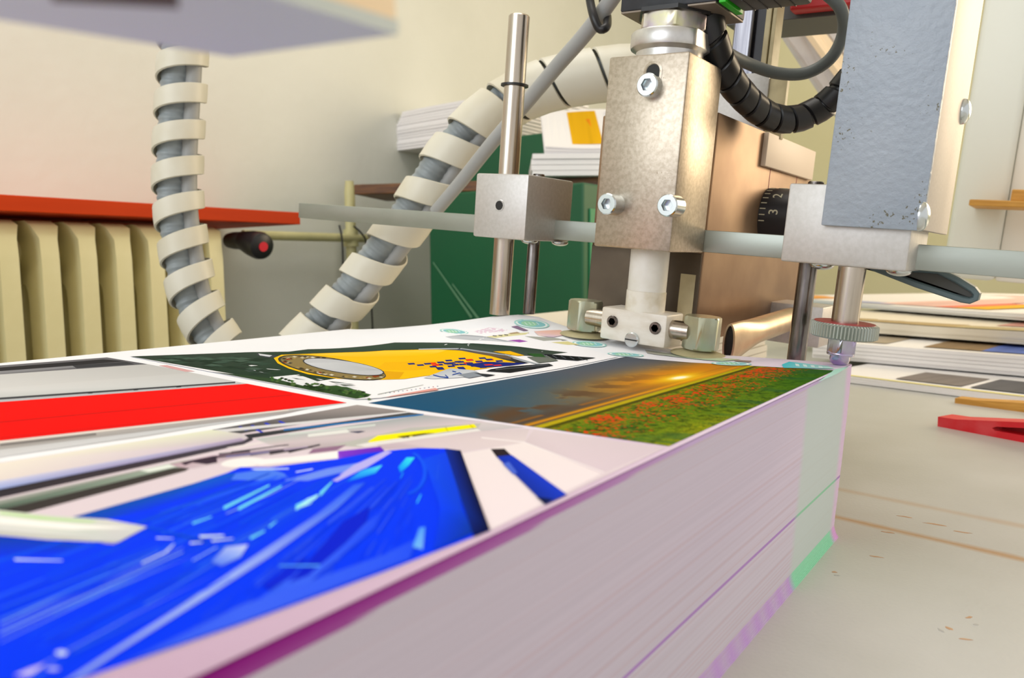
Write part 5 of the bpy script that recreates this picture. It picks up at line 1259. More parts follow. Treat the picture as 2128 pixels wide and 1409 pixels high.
for part, polys in PRINTS.items():
    boxes = [(min(q[0::2]), max(q[0::2]), min(q[1::2]), max(q[1::2])) for q, _ in polys]; lay = []
    for i, B1 in enumerate(boxes):
        lay.append(1 + max([lay[k] for k in range(i) if not (boxes[k][1] < B1[0] or boxes[k][0] > B1[1] or boxes[k][3] < B1[2] or boxes[k][2] > B1[3])] or [0]))
    b = NB(); cols = []
    for i, (q, cs) in enumerate(polys):
        pts = [(q[k] / 1000, q[k + 1] / 1000) for k in range(0, len(q), 2)]
        cl = cs.split(' ')
        cv = [rgb(h) for h in cl] if len(cl) > 1 else [rgb(cl[0])] * len(pts)
        off = (.0004 if part in ('yellow_photo', 'margin_print') else .00008) + lay[i] * (.000015 if part in ('yellow_photo', 'margin_print') else .0000025)
        tris = tessellate_polygon([[Vector((x, y, 0)) for x, y in pts]])
        lifted = any(y > .33 and x < -.17 for x, y in pts)
        vv = None
        for t in tris:
            work = [[(pts[k][0], pts[k][1], cv[k]) for k in t]]
            if lifted:
                done = []
                while work:
                    tr = work.pop()
                    L = [math.hypot(tr[k][0] - tr[(k + 1) % 3][0], tr[k][1] - tr[(k + 1) % 3][1]) for k in range(3)]
                    k = L.index(max(L))
                    if L[k] > .0045:
                        a_, b_, c_ = tr[k], tr[(k + 1) % 3], tr[(k + 2) % 3]
                        m_ = ((a_[0] + b_[0]) / 2, (a_[1] + b_[1]) / 2, tuple((u + v) / 2 for u, v in zip(a_[2], b_[2])))
                        work += [[a_, m_, c_], [m_, b_, c_]]
                    else: done.append(tr)
                work = done
            for tr in work:
                ar = (tr[1][0] - tr[0][0]) * (tr[2][1] - tr[0][1]) - (tr[1][1] - tr[0][1]) * (tr[2][0] - tr[0][0])
                if ar < 0: tr = tr[::-1]
                vs = []
                for x, y, c in tr:
                    vs.append(b.verts.new(Vector((x, y, H + hump(x, y) + off)) - SO)); cols.append(c)
                b.faces.new(vs)
    o = obj(part, b, 'ink', sheet); setcol(o.data, cols); o['label'] = PART_LABEL[part]

# the sunset over a poppy field: a fine mesh of printed dots
def field_photo():
    rng = np.random.default_rng(4)
    A = 640; B_ = 380
    L, Tt, R, Bt = (-.2419, .2225), (-.2205, .4175), (-.1014, .4362), (-.1026, .2250)
    a = np.linspace(0, 1, A)[:, None] * np.ones((1, B_)); bb = np.linspace(0, 1, B_)[None, :] * np.ones((A, 1))
    X = (L[0] * (1 - a) + Tt[0] * a) * (1 - bb) + (Bt[0] * (1 - a) + R[0] * a) * bb
    Y = (L[1] * (1 - a) + Tt[1] * a) * (1 - bb) + (Bt[1] * (1 - a) + R[1] * a) * bb
    def vn(fa, fb, seed, oct=4):
        r = np.random.default_rng(seed); out = np.zeros_like(a); amp = 1; tot = 0
        for k in range(oct):
            na, nb = int(fa * 2 ** k) + 2, int(fb * 2 ** k) + 2
            G = r.random((na + 1, nb + 1)); u = a * (na - 1); v = bb * (nb - 1)
            i = u.astype(int); j = v.astype(int); fu = u - i; fv = v - j
            fu = fu * fu * (3 - 2 * fu); fv = fv * fv * (3 - 2 * fv)
            out += amp * ((G[i, j] * (1 - fu) + G[i + 1, j] * fu) * (1 - fv) + (G[i, j + 1] * (1 - fu) + G[i + 1, j + 1] * fu) * fv)
            tot += amp; amp *= .5
        return out / tot
    def lerp(c1, c2, t): t = np.clip(t, 0, 1)[..., None]; return np.array(c1) * (1 - t) + np.array(c2) * t if not isinstance(c1, np.ndarray) else c1 * (1 - t) + (np.array(c2) if not isinstance(c2, np.ndarray) else c2) * t
    base = lerp((22., 82., 122.), (82., 88., 100.), np.clip(a * 1.5 + bb * .3, 0, 1))
    base = lerp(base, (100., 92., 88.), np.clip((bb - .25) * 2 + a * .3, 0, 1) * .8)
    hz = .615
    # glow round the sun
    da = (a - .70) / .34; db = (bb - .53) / .22
    glow = np.exp(-(da ** 2 + db ** 2))
    base = lerp(base, (214., 140., 24.), glow * 1.15)
    band = np.exp(-((bb - .47) / .10) ** 2) * np.clip(a * 2.6 - .9, 0, 1)
    base = lerp(base, (206., 128., 22.), band * .75)
    # clouds
    cn = vn(16, 9, 7, 5)
    cl = np.clip((cn - .47) * 7, 0, 1) * np.exp(-((bb - (.47 - .12 * a)) / .085) ** 2) * np.clip(1.25 - a * 1.25, 0, 1)
    base = lerp(base, (92., 66., 44.), cl * .9)
    ed = np.clip((cn - .47) * 12, 0, 1) * np.clip((.55 - cn) * 12, 0, 1) * np.exp(-((bb - (.43 - .08 * a)) / .10) ** 2) * np.clip(a * 3, .25, 1)
    base = lerp(base, (226., 160., 40.), ed * .7)
    low = np.clip((bb - .50) / .05, 0, 1) * np.clip(1.1 - a * 1.2, 0, 1) * (bb < hz)
    base = lerp(base, (84., 58., 40.), low * .6)
    st = np.exp(-((bb - (hz - .022)) / .012) ** 2); base = lerp(base, (222., 148., 20.), st * .95)
    st = np.exp(-((bb - .545) / .009) ** 2) * (vn(5, 2, 3) > .45); base = lerp(base, (180., 110., 30.), st * .6)
    sun = np.exp(-(((a - .69) / .035) ** 2 + ((bb - .53) / .024) ** 2)); base = lerp(base, (255., 214., 20.), np.exp(-(((a - .69) / .10) ** 2 + ((bb - .53) / .06) ** 2)) * .95)
    base = lerp(base, (255., 252., 225.), sun * 1.4)
    # field
    f = bb > hz
    n1 = vn(110, 60, 12, 3); n2 = vn(24, 5, 13, 3); n3 = rng.random(a.shape)
    far = np.clip((bb - hz) / .10, 0, 1)
    gr = lerp((186., 160., 18.), (84., 118., 20.), far)
    gr = lerp(gr, (24., 54., 10.), np.clip((n1 - .45) * 4, 0, 1) * far * .9)
    gr = lerp(gr, (150., 150., 20.), np.clip((n3 - .62) * 2.4, 0, 1) * .75)
    yel = np.clip((bb - .86) * 6, 0, 1) * np.clip((.42 - a) * 4, 0, 1); gr = lerp(gr, (196., 180., 24.), yel * n3)
    dk = np.clip((bb - .78) * 6, 0, 1) * np.clip((a - .45) * 3, 0, 1); gr = lerp(gr, (40., 92., 14.), dk * .7)
    teal = np.clip((n2 - .55) * 5, 0, 1) * far; gr = lerp(gr, (34., 84., 62.), teal * .45)
    edge = np.exp(-((bb - .655) / .012) ** 2); gr = lerp(gr, (58., 56., 8.), edge * .9)
    edge = np.exp(-((bb - .635) / .008) ** 2); gr = lerp(gr, (196., 176., 22.), edge * .9)
    den = np.clip((bb - .665) / .03, 0, 1) * np.clip((.90 - bb) / .16, 0, 1) * np.clip(.55 + (n2 - .5) * 2.6, .05, 1)
    dots = (vn(250, 140, 31, 1) > (.86 - .43 * den)) & (den > .02)
    red = np.where((n3 > .5)[..., None], np.array((226., 52., 14.)), np.array((204., 76., 22.)))
    gr = np.where(dots[..., None], red, gr)
    img = np.where(f[..., None], gr, base) / 255.
    img = np.where(img <= .04045, img / 12.92, ((np.maximum(img, 0) + .055) / 1.055) ** 2.4)
    hp = np.interp(X, BX, BZ) * (lambda s: s * s * (3 - 2 * s))(np.clip((Y - .345) / .125, 0, 1))
    V = np.stack([X - SO.x, Y - SO.y, hp + .0001], -1).reshape(-1, 3)
    idx = np.arange(A * B_).reshape(A, B_)
    F = np.stack([idx[:-1, :-1], idx[:-1, 1:], idx[1:, 1:], idx[1:, :-1]], -1).reshape(-1, 4)
    me = bpy.data.meshes.new('field_photo'); me.from_pydata(V.tolist(), [], F.tolist()); me.update()
    me.materials.append(MATS['ink'])
    setcol(me, np.concatenate([img.reshape(-1, 3), np.ones((A * B_, 1))], 1))
    o = bpy.data.objects.new('field_photo', me); COL.objects.link(o); o.parent = sheet
    o['label'] = 'printed photograph of a sunset over a red poppy field'
field_photo()

# ------------------------------------------------------------------ suction head
sh = mthing('suction_head', 'machined steel suction head with two cups pressing on the printed sheet', 'suction head', (-38, -4, 0))
b = NB(); bx(b, -64.5, -11, -31, 22, 65, 182.5, 1.3); mobj('body', b, 'steel_block', sh, 30)
# slot round the upper screw
b = NB(); n = 28
def stadium(r, cx, cz, hh, n=28):
    out = []
    for k in range(n):
        t = 2 * PI * k / n
        out.append((cx + r * math.cos(t), cz + r * math.sin(t) + (hh if math.sin(t) >= 0 else -hh)))
    return out
so, si = stadium(6.2, -33.5, 168.5, 3.5), stadium(4.8, -33.5, 168.5, 3.5)
v0 = [b.verts.new((x, -31.25, z)) for x, z in so]; v1 = [b.verts.new((x, -31.6, z)) for x, z in si]; v2 = [b.verts.new((x, -31.05, z)) for x, z in stadium(4.3, -33.5, 168.5, 3.5)]
for k in range(n):
    b.faces.new((v0[k], v0[(k + 1) % n], v1[(k + 1) % n], v1[k])); b.faces.new((v1[k], v1[(k + 1) % n], v2[(k + 1) % n], v2[k]))
slot = mobj('slot_rim', b, 'steel_block', sh, 30)
b = NB(); b.faces.new([b.verts.new((x, -31.12, z)) for x, z in stadium(4.4, -33.5, 168.5, 3.5)]); o = mobj('slot_hole', b, 'dark_hole', sh)
for (c, r, h, y0) in (((-33.27, -34.00, 163.34), 7.0, 7, -31), ((-50.61, -36.00, 91.82), 6.6, 12.5, -31), ((-9.87, -36.00, 92.74), 6.6, 12.5, -31)):
    b = NB(); socket_head(b, r, h, (c[0], y0, c[2]), (0, -1, 0)); mobj('socket_screw', b, 'zinc_screw', sh, 35)
b = NB()
def flat(p, a, r, h):
    q = Vector((p.x, p.y, p.z)); q.x = min(q.x, 22.0); return q
lathe(b, [(21, 182.4), (21, 187.5), (24.6, 189.5), (25, 190.5), (25, 198), (24.3, 199)], (-36.5, -4.5, 0), n=64, fn=flat); mobj('collar', b, 'aluminium', sh, 35)
b = NB(); hexprism(b, 22.5, 199, 210.2, (-36, -4.5, 0), rot=.06); mobj('hex_nut', b, 'zinc_gold', sh, 30)
b = NB(); lathe(b, [(12.7, 38), (12.7, 66)], (-36.8, -4, 0), n=48); mobj('plunger', b, 'white_plastic', sh, 35)
b = NB(); lathe(b, [(13.1, 24), (13.1, 37.6), (12.6, 38)], (-36.8, -4, 0), n=48); mobj('plunger_sleeve', b, 'worn_white_plastic', sh, 35)
b = NB(); bx(b, -62, -14.5, -17, 9, 3.5, 25, 1.4); mobj('manifold', b, 'marble_block', sh, 30)
for c in ((-53.06, -17.00, 15.97), (-21.79, -17.00, 15.83)):
    b = NB(); socket_head(b, 4.0, 1.2, (c[0], -17, c[2]), (0, -1, 0), .6); o = mobj('grub_screw', b, 'dark_rod_steel', sh, 35)
c = (-37.17, -18.00, 6.09)
b = NB(); lathe(b, [(4.9, 0), (4.9, 1.8), (4.2, 2.4)], (c[0], -17, c[2]), (0, -1, 0)); sl = mobj('slotted_screw', b, 'zinc_screw', sh, 35)
b = NB(); bx(b, c[0] - 4.3, c[0] + 4.3, -19.55, -19.3, c[2] - .45, c[2] + .45); mobj('slot_line', b, 'dark_hole', sl, base=sh['base'])
for s, xc in ((1, 2.5), (-1, -82.5)):
    xa, xb = ((-15, -3) if s > 0 else (-76, -62))
    b = NB(); lathe(b, [(6.2, xa - 1), (6.2, xb + 1)], (0, -7, 15.5), (1, 0, 0), 28); mobj('stud', b, 'rod_steel', sh, 35)
    b = NB(); hexprism(b, 12.4, 5, 26, (xc + s, -2, 0), rot=.35); mobj('hex_fitting', b, 'zinc_nut', sh, 25)
    b = NB(); lathe(b, [(7, 5.5), (7.5, 4.2), (11, 3.6), (16.5, 2.2), (17.6, 1.5), (17.4, 1.1), (10, 1.1)], (xc, -2, 0), n=40); mobj('suction_cup', b, 'cup_rubber', sh, 40)

# ------------------------------------------------------------------ valve unit above the head
vu = mthing('valve_unit', 'black valve box with green stripe mounted above the suction head', 'valve', (-30, -5, 213))
b = NB(); bx(b, -66, -2.5, -20, 27, 212.2, 300, 1); mobj('box', b, 'black_box', vu, 30)
b = NB(); bx(b, -65.5, -3, -19.5, 26.5, 211, 212.3, .3); mobj('underside_plate', b, 'box_underside', vu)
b = NB(); lathe(b, [(24.2, 209.5), (24.2, 212)], (-36, -4.5, 0), n=6); mobj('gasket', b, 'black_plastic', vu)
cq = (3.19, 7.81, 212.00); cr = (44.72, 10.35, 212.00)
b = NB(); bx(b, cq[0], cr[0], -19, cq[1], 212, 262, 2.5); cn = mobj('connector', b, 'dark_grey_plastic', vu, 30)
b = NB(); bx(b, cq[0] - 4.2, cq[0], -20, cq[1] + 1, 211, 263, .4); mobj('green_band', b, 'green_stripe', vu)
for k in range(4):
    b = NB(); bx(b, cq[0] + 8 + k * 8, cq[0] + 8.8 + k * 8, -19.4, -18.6, 214, 258); mobj('groove', b, 'black_plastic', cn, base=vu['base'])
    b = NB(); bx(b, cq[0] + 8 + k * 8, cq[0] + 8.8 + k * 8, -17, cq[1] - 2, 211.7, 212.4); mobj('groove', b, 'black_plastic', cn, base=vu['base'])

# ------------------------------------------------------------------ cross bar
cb = mthing('cross_bar', 'flat zinc-plated steel bar running behind the suction head', 'bar', (-110, 27, 65.7))
b = NB(); bx(b, -433, 250, 22, 32, 65.7, 80.2, .6); mobj('flat_bar', b, 'bar_steel', cb, 30)

# ------------------------------------------------------------------ left clamp with rods
lc = mthing('guide_clamp', 'square aluminium clamp with round steel rods standing left of the suction head', 'clamp', (-155, 8, 4))
A_ = (-178.04, -16.50, 111.04); B_2 = (-130.18, -16.50, 110.28)
b = NB(); bx(b, A_[0], B_2[0], -16.5, 44, 64, 110.5, 1.5); mobj('clamp_block', b, 'aluminium_matt', lc, 30)
c = (-154.45, -16.50, 87.74)
b = NB(); socket_head(b, 4.6, .5, (c[0], -16.4, c[2]), (0, -1, 0), .7); hh_ = mobj('screw_hole_rim', b, 'aluminium', lc, 30)
b = NB(); lathe(b, [(3.4, 0), (3.4, .6)], (c[0], -16.4, c[2]), (0, -1, 0), 12); mobj('set_screw', b, 'dark_hole', lc)
rx = (-164.87, 6.00, 116.17)[0]
b = NB(); lathe(b, [(7.8, 5), (7.8, 225), (7.0, 226)], (rx, 6, 0), n=48); mobj('rod', b, 'rod_steel', lc, 35)
b = NB(); lathe(b, [(7.9, 175.5), (10.3, 175.8), (10.3, 177.2), (7.9, 177.5)], (rx, 6, 0), n=40); mobj('retaining_ring', b, 'black_plastic', lc, 30)
tx = (-146.86, 22.00, 63.57)
b = NB(); lathe(b, [(4.7, 7), (4.7, 112), (4.2, 113.5)], (tx[0], 20, 0), n=32); mobj('thin_rod', b, 'dark_rod_steel', lc, 35)
for c in ((-144.11, 10.00, 61.36), (-129.82, 30.00, 62.01)):
    b = NB(); dome(b, 6.5, 3.2, (c[0], c[1], 64), (0, 0, -1)); mobj('dome_screw', b, 'zinc_screw', lc, 40)

# ------------------------------------------------------------------ right clamp, pin and lever
rc = mthing('pin_clamp', 'aluminium clamp with knurled pressing pin on the stack corner', 'clamp', (82, 2, 8))
b = NB(); bx(b, 48.5, 115.5, -7, 52, 65, 110, 1.2); mobj('clamp_block', b, 'aluminium_matt', rc, 30)
q1 = (56.24, 25.00, 63.35)
b = NB(); lathe(b, [(5.6, -40), (5.6, 66)], (q1[0], 25, 0), n=32); mobj('rod', b, 'dark_rod_steel', rc, 35)
q2 = (54.47, 25.00, 113.45)
b = NB(); lathe(b, [(4.6, 109), (4.6, 113), (4.0, 113.6)], (q2[0], 25, 0), n=28); mobj('rod_end', b, 'dark_rod_steel', rc, 35)
px_ = (86.60, 2.00, 57.99)[0]
b = NB(); lathe(b, [(7.4, 32), (7.4, 66)], (px_, 2, 0), n=40); mobj('pin_shaft', b, 'rod_steel', rc, 35)
b = NB()
def knurl(p, a, r, h):
    k = int(round(a / (2 * PI / 180)))
    f = 1 + (.0 if r < 17.5 else (.018 if k % 3 else -.028)); return Vector((p.x * f, p.y * f, p.z))
lathe(b, [(8, 24.3), (16.8, 24.3), (18.2, 25.2), (18.2, 32), (16.8, 33), (8, 33)], (px_, 2, 0), n=180, fn=knurl); kw = mobj('knurled_wheel', b, 'bar_steel', rc)
b = NB(); lathe(b, [(16.6, 32.9), (16.4, 33.3)], (px_, 2, 0), n=40); mobj('red_washer', b, 'red_mark', rc)
b = NB(); hexprism(b, 8.6, 15.5, 24.5, (px_, 2, 0), rot=.3); mobj('pin_nut', b, 'tint_steel', rc, 25)
b = NB(); lathe(b, [(7.4, 14), (7.6, 15), (7.2, 16)], (px_, 2, 0), n=36); mobj('pin_collar', b, 'tint_steel', rc, 35)
b = NB(); lathe(b, [(2, 8.1), (4, 8.6), (5.2, 9.8), (5.6, 11.5), (5.6, 15)], (px_, 2, 0), n=36); mobj('pin_tip', b, 'tint_steel', rc, 50)
for c in ((69.23, 5.00, 64.07), (108.62, 15.00, 63.77)):
    b = NB(); dome(b, 6.8, 3.4, (c[0], c[1], 65), (0, 0, -1)); mobj('dome_screw', b, 'zinc_screw', rc, 40)
# lever
def lever():
    yl = 42
    P0 = [(82.71, 42.00, 67.11), (124.48, 42.00, 67.72), (135.38, 42.00, 63.20), (144.18, 42.00, 58.33), (147.00, 42.00, 55.07), (146.65, 42.00, 50.91), (142.96, 42.00, 48.54), (138.36, 42.00, 48.81), (113.61, 42.00, 55.03), (88.78, 42.00, 62.66)]
    pts = [Vector((p[0], 0, p[2])) for p in P0]; ctr = sum(pts, Vector()) / len(pts)
    b = NB(); n = len(pts)
    def ring(ins, y):
        out = []
        for i, p in enumerate(pts):
            a_, c_ = pts[i - 1], pts[(i + 1) % n]
            t = (c_ - a_).normalized(); nn = Vector((t.z, 0, -t.x))
            if nn.dot(ctr - p) < 0: nn = -nn
            q = p + nn * ins
            out.append(b.verts.new((q.x, y, q.z)))
        return out
    R_ = [ring(0, yl + 12), ring(0, yl + 1), ring(.8, yl), ring(2.8, yl), ring(3.6, yl + 1), ring(3.8, yl + 4)]
    for i in range(len(R_) - 1):
        for k in range(n):
            f = b.faces.new((R_[i][k], R_[i][(k + 1) % n], R_[i + 1][(k + 1) % n], R_[i + 1][k]))
    b.faces.new(R_[0]); b.faces.new(R_[-1])
    mobj('lever', b, 'lever_teal', rc)
    b = NB(); R2 = ring(3.9, yl + 3.8); b.faces.new(R2)
    # inner face of the recess
    b2 = NB(); vs = []
    for v in R2: vs.append(b2.verts.new(v.co))
    b2.faces.new(vs); b.free(); mobj('lever_recess', b2, 'lever_dark', rc)
lever()

# ------------------------------------------------------------------ grey column
gp = mthing('machine_column', 'blue-grey painted column plate with aluminium side above the stack corner', 'column', (95, 0, 87))
b = NB(); bx(b, 70.2, 120.9, -12.5, -7.4, 87, 340, .7); mobj('front_plate', b, 'post_grey', gp, 30)
b = NB(); bx(b, 117, 120.8, -7.4, 88, 87.5, 340, .5); mobj('side_plate', b, 'column_side', gp, 30)
b = NB(); bx(b, 70.5, 117, 82, 88, 112, 340, .5); mobj('back_plate', b, 'aluminium_matt', gp, 30)
for c in ((120.80, -23.65, 93.93), (120.80, 70.66, 159.99)):
    b = NB(); dome(b, 7.5, 4.6, (120.8, c[1], c[2]), (1, 0, 0)); mobj('dome_screw', b, 'zinc_screw', gp, 40)

# ------------------------------------------------------------------ housing behind
hg = mthing('feeder_housing', 'bronze-toned metal housing with dial behind the suction head', 'housing', (-60, 160, 0))
b = NB(); bx(b, -105, -16, 36, 268, 2, 158, 1.2); bd = mobj('body', b, 'bronze_housing', hg, 30)
b = NB(); bx(b, -104, -17, 34.5, 36.2, 3, 64, .4); mobj('front_cover', b, 'dark_housing', hg)
c0 = (-24.55, 34.00, 49.37); c1 = (-26.53, 34.00, 22.27)
b = NB(); bx(b, c0[0] - 6, c0[0] + 5, 33.6, 34.7, 5, c0[2], .3); mobj('slot_strip', b, 'cream_strip', hg)
b = NB(); bx(b, -16, -12, 127, 258, 132, 157, .5); mobj('cream_block', b, 'cream_label', hg, 30)
for y in (152, 224):
    b = NB(); bx(b, -16.05, -15.8, y - .5, y + .5, 112, 132); mobj('red_line', b, 'red_mark', hg)
cd = (-16.00, 157.37, 94.84)
b = NB(); lathe(b, [(22.5, -17), (22.5, 6), (21, 8)], (0, cd[1], cd[2]), (1, 0, 0), 56); dl = mobj('dial', b, 'dial_black', hg, 35)
Mi = Matrix.Translation(-Vector(hg['base']) / 1000)
for ang, t in ((152, '1'), (185, '3'), (125, '2')):
    pass
def rim(ang, rr, xx):
    a = math.radians(ang)
    return Vector((xx, cd[1] - rr * math.cos(a), cd[2] + rr * math.sin(a)))
for ang, t in ((8, '3'), (44, '2'), (80, '1')):
    p = rim(ang, 22.65, -4); nrm = (p - Vector((-4, cd[1], cd[2]))).normalized()
    zax = nrm; yax = Vector((-1, 0, 0)); xax = yax.cross(zax)
    M_ = Mi @ Matrix.Translation(p / 1000) @ Matrix((xax, yax, zax)).transposed().to_4x4()
    text_mesh(t, .010, M_, 'dial_number', 'dial_white', dl)
for k in range(10):
    p = rim(-10 + k * 12, 22.6, -13); a = math.radians(-10 + k * 12)
    b = NB(); bx(b, -2.2, 2.2, -.35, .35, -.1, .12)
    nrm = Vector((0, -math.cos(a), math.sin(a))); xax = Vector((1, 0, 0)); yax = nrm.cross(xax)
    M_ = Matrix.Translation(p) @ Matrix((xax, yax, nrm)).transposed().to_4x4()
    for v in b.verts: v.co = M_ @ v.co
    mobj('dial_tick', b, 'dial_white', dl, base=hg['base'])
nb0 = (-16.00, 197.67, 18.44)
b = NB(); bx(b, -17, 27, 196, 240, -10, 24, 1); mobj('nozzle_block', b, 'aluminium_matt', hg, 30)
mat('nozzle_steel', 'cdb69a', .36, .95, col2='bfa88c', nscale=80)
def nozzle():
    e0 = Vector((2.51, 196.00, 11.76)); e1 = Vector((6.55, 40.00, 7.95))
    b = NB(); n = 36; rings = []; segs = 26
    ax = (e1 - e0).normalized(); side = ax.cross(Vector((0, 0, 1))).normalized(); upv = side.cross(ax)
    for i in range(segs + 1):
        t = i / segs; p = e0.lerp(e1, t)
        k = min(max((t - .62) / .3, 0), 1); k = k * k * (3 - 2 * k)
        rw, rh = 9.5 * (1 - .55 * k), 9.5 * (1 + .45 * k)
        rings.append([b.verts.new(p - upv * 3 * k + side * rw * math.cos(2 * PI * j / n) + upv * rh * math.sin(2 * PI * j / n)) for j in range(n)])
    pe = e1
    rings.append([b.verts.new(pe - upv * 3 + side * 3.0 * math.cos(2 * PI * j / n) + upv * 12.2 * math.sin(2 * PI * j / n)) for j in range(n)])
    rings.append([b.verts.new(pe - upv * 3 - ax * 14 + side * 2.8 * math.cos(2 * PI * j / n) + upv * 11.5 * math.sin(2 * PI * j / n)) for j in range(n)])
    for i in range(len(rings) - 1):
        for k in range(n): b.faces.new((rings[i][k], rings[i][(k + 1) % n], rings[i + 1][(k + 1) % n], rings[i + 1][k]))
    nz = mobj('air_nozzle', b, 'nozzle_steel', hg, 40)
    b = NB(); b.faces.new([b.verts.new(pe - upv * 3 - ax * 3 + side * 3.0 * math.cos(2 * PI * j / n) + upv * 12 * math.sin(2 * PI * j / n)) for j in range(n)])
    mobj('nozzle_mouth', b, 'dark_hole', nz, base=hg['base'])
nozzle()
# upper plate and guide rail behind the cables
U0 = (-56.13, 150.00, 173.66); U1 = (-24.83, 150.00, 205.76)
b = NB(); bx(b, U0[0] - 25, U1[0], 150, 158, 150, U1[2], .6); mobj('upper_plate', b, 'aluminium_matt', hg, 30)
U2 = (-6.95, 152.00, 176.42)
b = NB(); bx(b, U1[0], U2[0] - 4, 152, 158, 155, U1[2] - 4, .6); mobj('upper_strip', b, 'cream_strip', hg, 30)
ra = (-61.55, 165.00, 213.71); rb = (-30.38, 165.00, 211.90)
gr_ = mthing('guide_rail', 'dark steel guide rail standing behind the looping grey cable', 'rail', ((ra[0] + rb[0]) / 2, 165, 200))
b = NB(); wr = rb[0] - ra[0]
bx(b, ra[0] + wr * .02, ra[0] + wr * .16, 165, 180, 200, 420); bx(b, ra[0] + wr * .24, ra[0] + wr * .55, 166, 180, 200, 420, 1); mobj('rail_profile', b, 'rail_steel', gr_)
b = NB(); bx(b, ra[0] + wr * .16, ra[0] + wr * .24, 170, 180, 200, 420); bx(b, ra[0] + wr * .55, ra[0] + wr * .76, 164, 180, 200, 420); mobj('rail_groove', b, 'rail_dark', gr_)
b = NB(); bx(b, ra[0] + wr * .76, ra[0] + wr * .90, 163, 180, 200, 420, .6); bx(b, ra[0] + wr * .94, ra[0] + wr * 1.04, 163, 180, 200, 420, .6); mobj('rail_edge', b, 'cream_strip', gr_)
b = NB(); sl0 = (-61.12, 160.00, 236.05)
bx(b, ra[0], ra[0] + wr * .5, 158, 166, sl0[2] - 20, sl0[2] + 60, 1.5); mobj('slider', b, 'rail_steel', gr_)
db0 = (-61.49, 240.00, 270.36); db1 = (7.30, 240.00, 269.71)
ob = mthing('overhead_beam', 'dark overhead beam with a red strip beneath the top edge', 'beam', (db0[0], 240, db0[2]))
b = NB(); bx(b, db0[0] - 40, db1[0] + 60, 240, 300, db0[2] - 2, db0[2] + 16, .6); mobj('beam_body', b, 'dark_grey_plastic', ob)
r0 = (-40.41, 225.00, 272.64); r1 = (12.02, 225.00, 273.00)
b = NB(); bx(b, r0[0], r1[0] + 30, 225, 240, r0[2] - 1, r0[2] + 40, 2); mobj('red_strip', b, 'red_paint', ob)

# ------------------------------------------------------------------ cables and hoses
def hose(name, label, cat, pts, base_i=0):
    base = Vector(pts[base_i])
    t = thing(name, label, cat, base)
    path = resample(catmull([Vector(p) - base for p in pts], 24), .0016)
    return t, path
# big spiral wrapped hose, hanging from above on the left and rising again to the head
HP = [(-0.7730, 0.4676, 0.4753), (-0.7719, 0.4621, 0.4245), (-0.7697, 0.4586, 0.3839), (-0.7690, 0.4528, 0.3332), (-0.7683, 0.4470, 0.2825), (-0.7651, 0.4429, 0.2317), (-0.7574, 0.4423, 0.1809), (-0.7471, 0.4441, 0.1352), (-0.7293, 0.4522, 0.0944), (-0.7028, 0.4673, 0.0587), (-0.6720, 0.4900, 0.0584), (-0.6430, 0.5155, 0.0912), (-0.6029, 0.5383, 0.1369), (-0.5697, 0.5559, 0.1816), (-0.5391, 0.5715, 0.2251), (-0.5093, 0.5868, 0.2723), (-0.4758, 0.6036, 0.3087), (-0.4367, 0.6230, 0.3323), (-0.3977, 0.6404, 0.3414), (-0.3593, 0.6567, 0.3446), (-0.3179, 0.6745, 0.3427)]
hs, path = hose('spiral_wrapped_hose', 'grey conduit bundle wrapped in cream plastic spiral, sagging behind the stack', 'hose', HP, 9)
HL = sum((path[i] - path[i - 1]).length for i in range(1, len(path)))
b = NB(); tube(b, path, .0150, 20, rf=lambda s: .0150 + .0006 * math.sin(s * 2 * PI / .0075), off=lambda n, bb, s: Vector((-.006, -.003, .001))); mobj_ = obj('conduit', b, 'conduit_grey', hs, 60)
b = NB(); tube(b, path, .0080, 14, off=lambda n, bb, s: Vector((.0115, .006, -.004))); obj('inner_cable', b, 'cable_grey', hs, 60)
def cover(s):
    f = s / HL
    if f < .40: return .55
    if f < .52: return .50 + (f - .40) / .12 * .3
    if f < .58: return .80 - (f - .52) / .06 * .22
    if f < .76: return .52
    if f < .84: return .52 + (f - .76) / .08 * .42
    return .945
def pitch(s):
    f = s / HL
    return .0385 + (.0105 * min(max((f - .45) / .15, 0), 1))
b = NB(); spiral(b, path, .0240, .0018, pitch, cover, 1, 1.2); obj('spiral_wrap', b, 'wrap_cream', hs, 50)
# grey cable rising out of the bundle
gc, path = hose('grey_cable', 'smooth grey cable running up from the wrapped hose past the steel rod', 'cable', [(-0.5078, 0.5622, 0.2159), (-0.4720, 0.5608, 0.2438), (-0.4329, 0.5559, 0.2731), (-0.3907, 0.5536, 0.3051), (-0.3536, 0.5465, 0.3293), (-0.3265, 0.5440, 0.3483), (-0.3006, 0.5407, 0.3691), (-0.2773, 0.5356, 0.3910)])
b = NB(); tube(b, path, .0063, 20); obj('cable_sheath', b, 'cable_grey', gc, 60)
# black strap loop on that cable
cl_, path = hose('cable_strap', 'black rubber strap looped round the grey cable beside the valve box', 'strap', [(-0.3159, 0.5313, 0.3842), (-0.3139, 0.5309, 0.3692), (-0.3081, 0.5270, 0.3545), (-0.3040, 0.5289, 0.3452), (-0.2999, 0.5321, 0.3466), (-0.3074, 0.5469, 0.3589), (-0.3130, 0.5505, 0.3705), (-0.3178, 0.5557, 0.3915)])
b = NB(); tube(b, path, .0034, 12); obj('strap_band', b, 'black_plastic', cl_, 60)
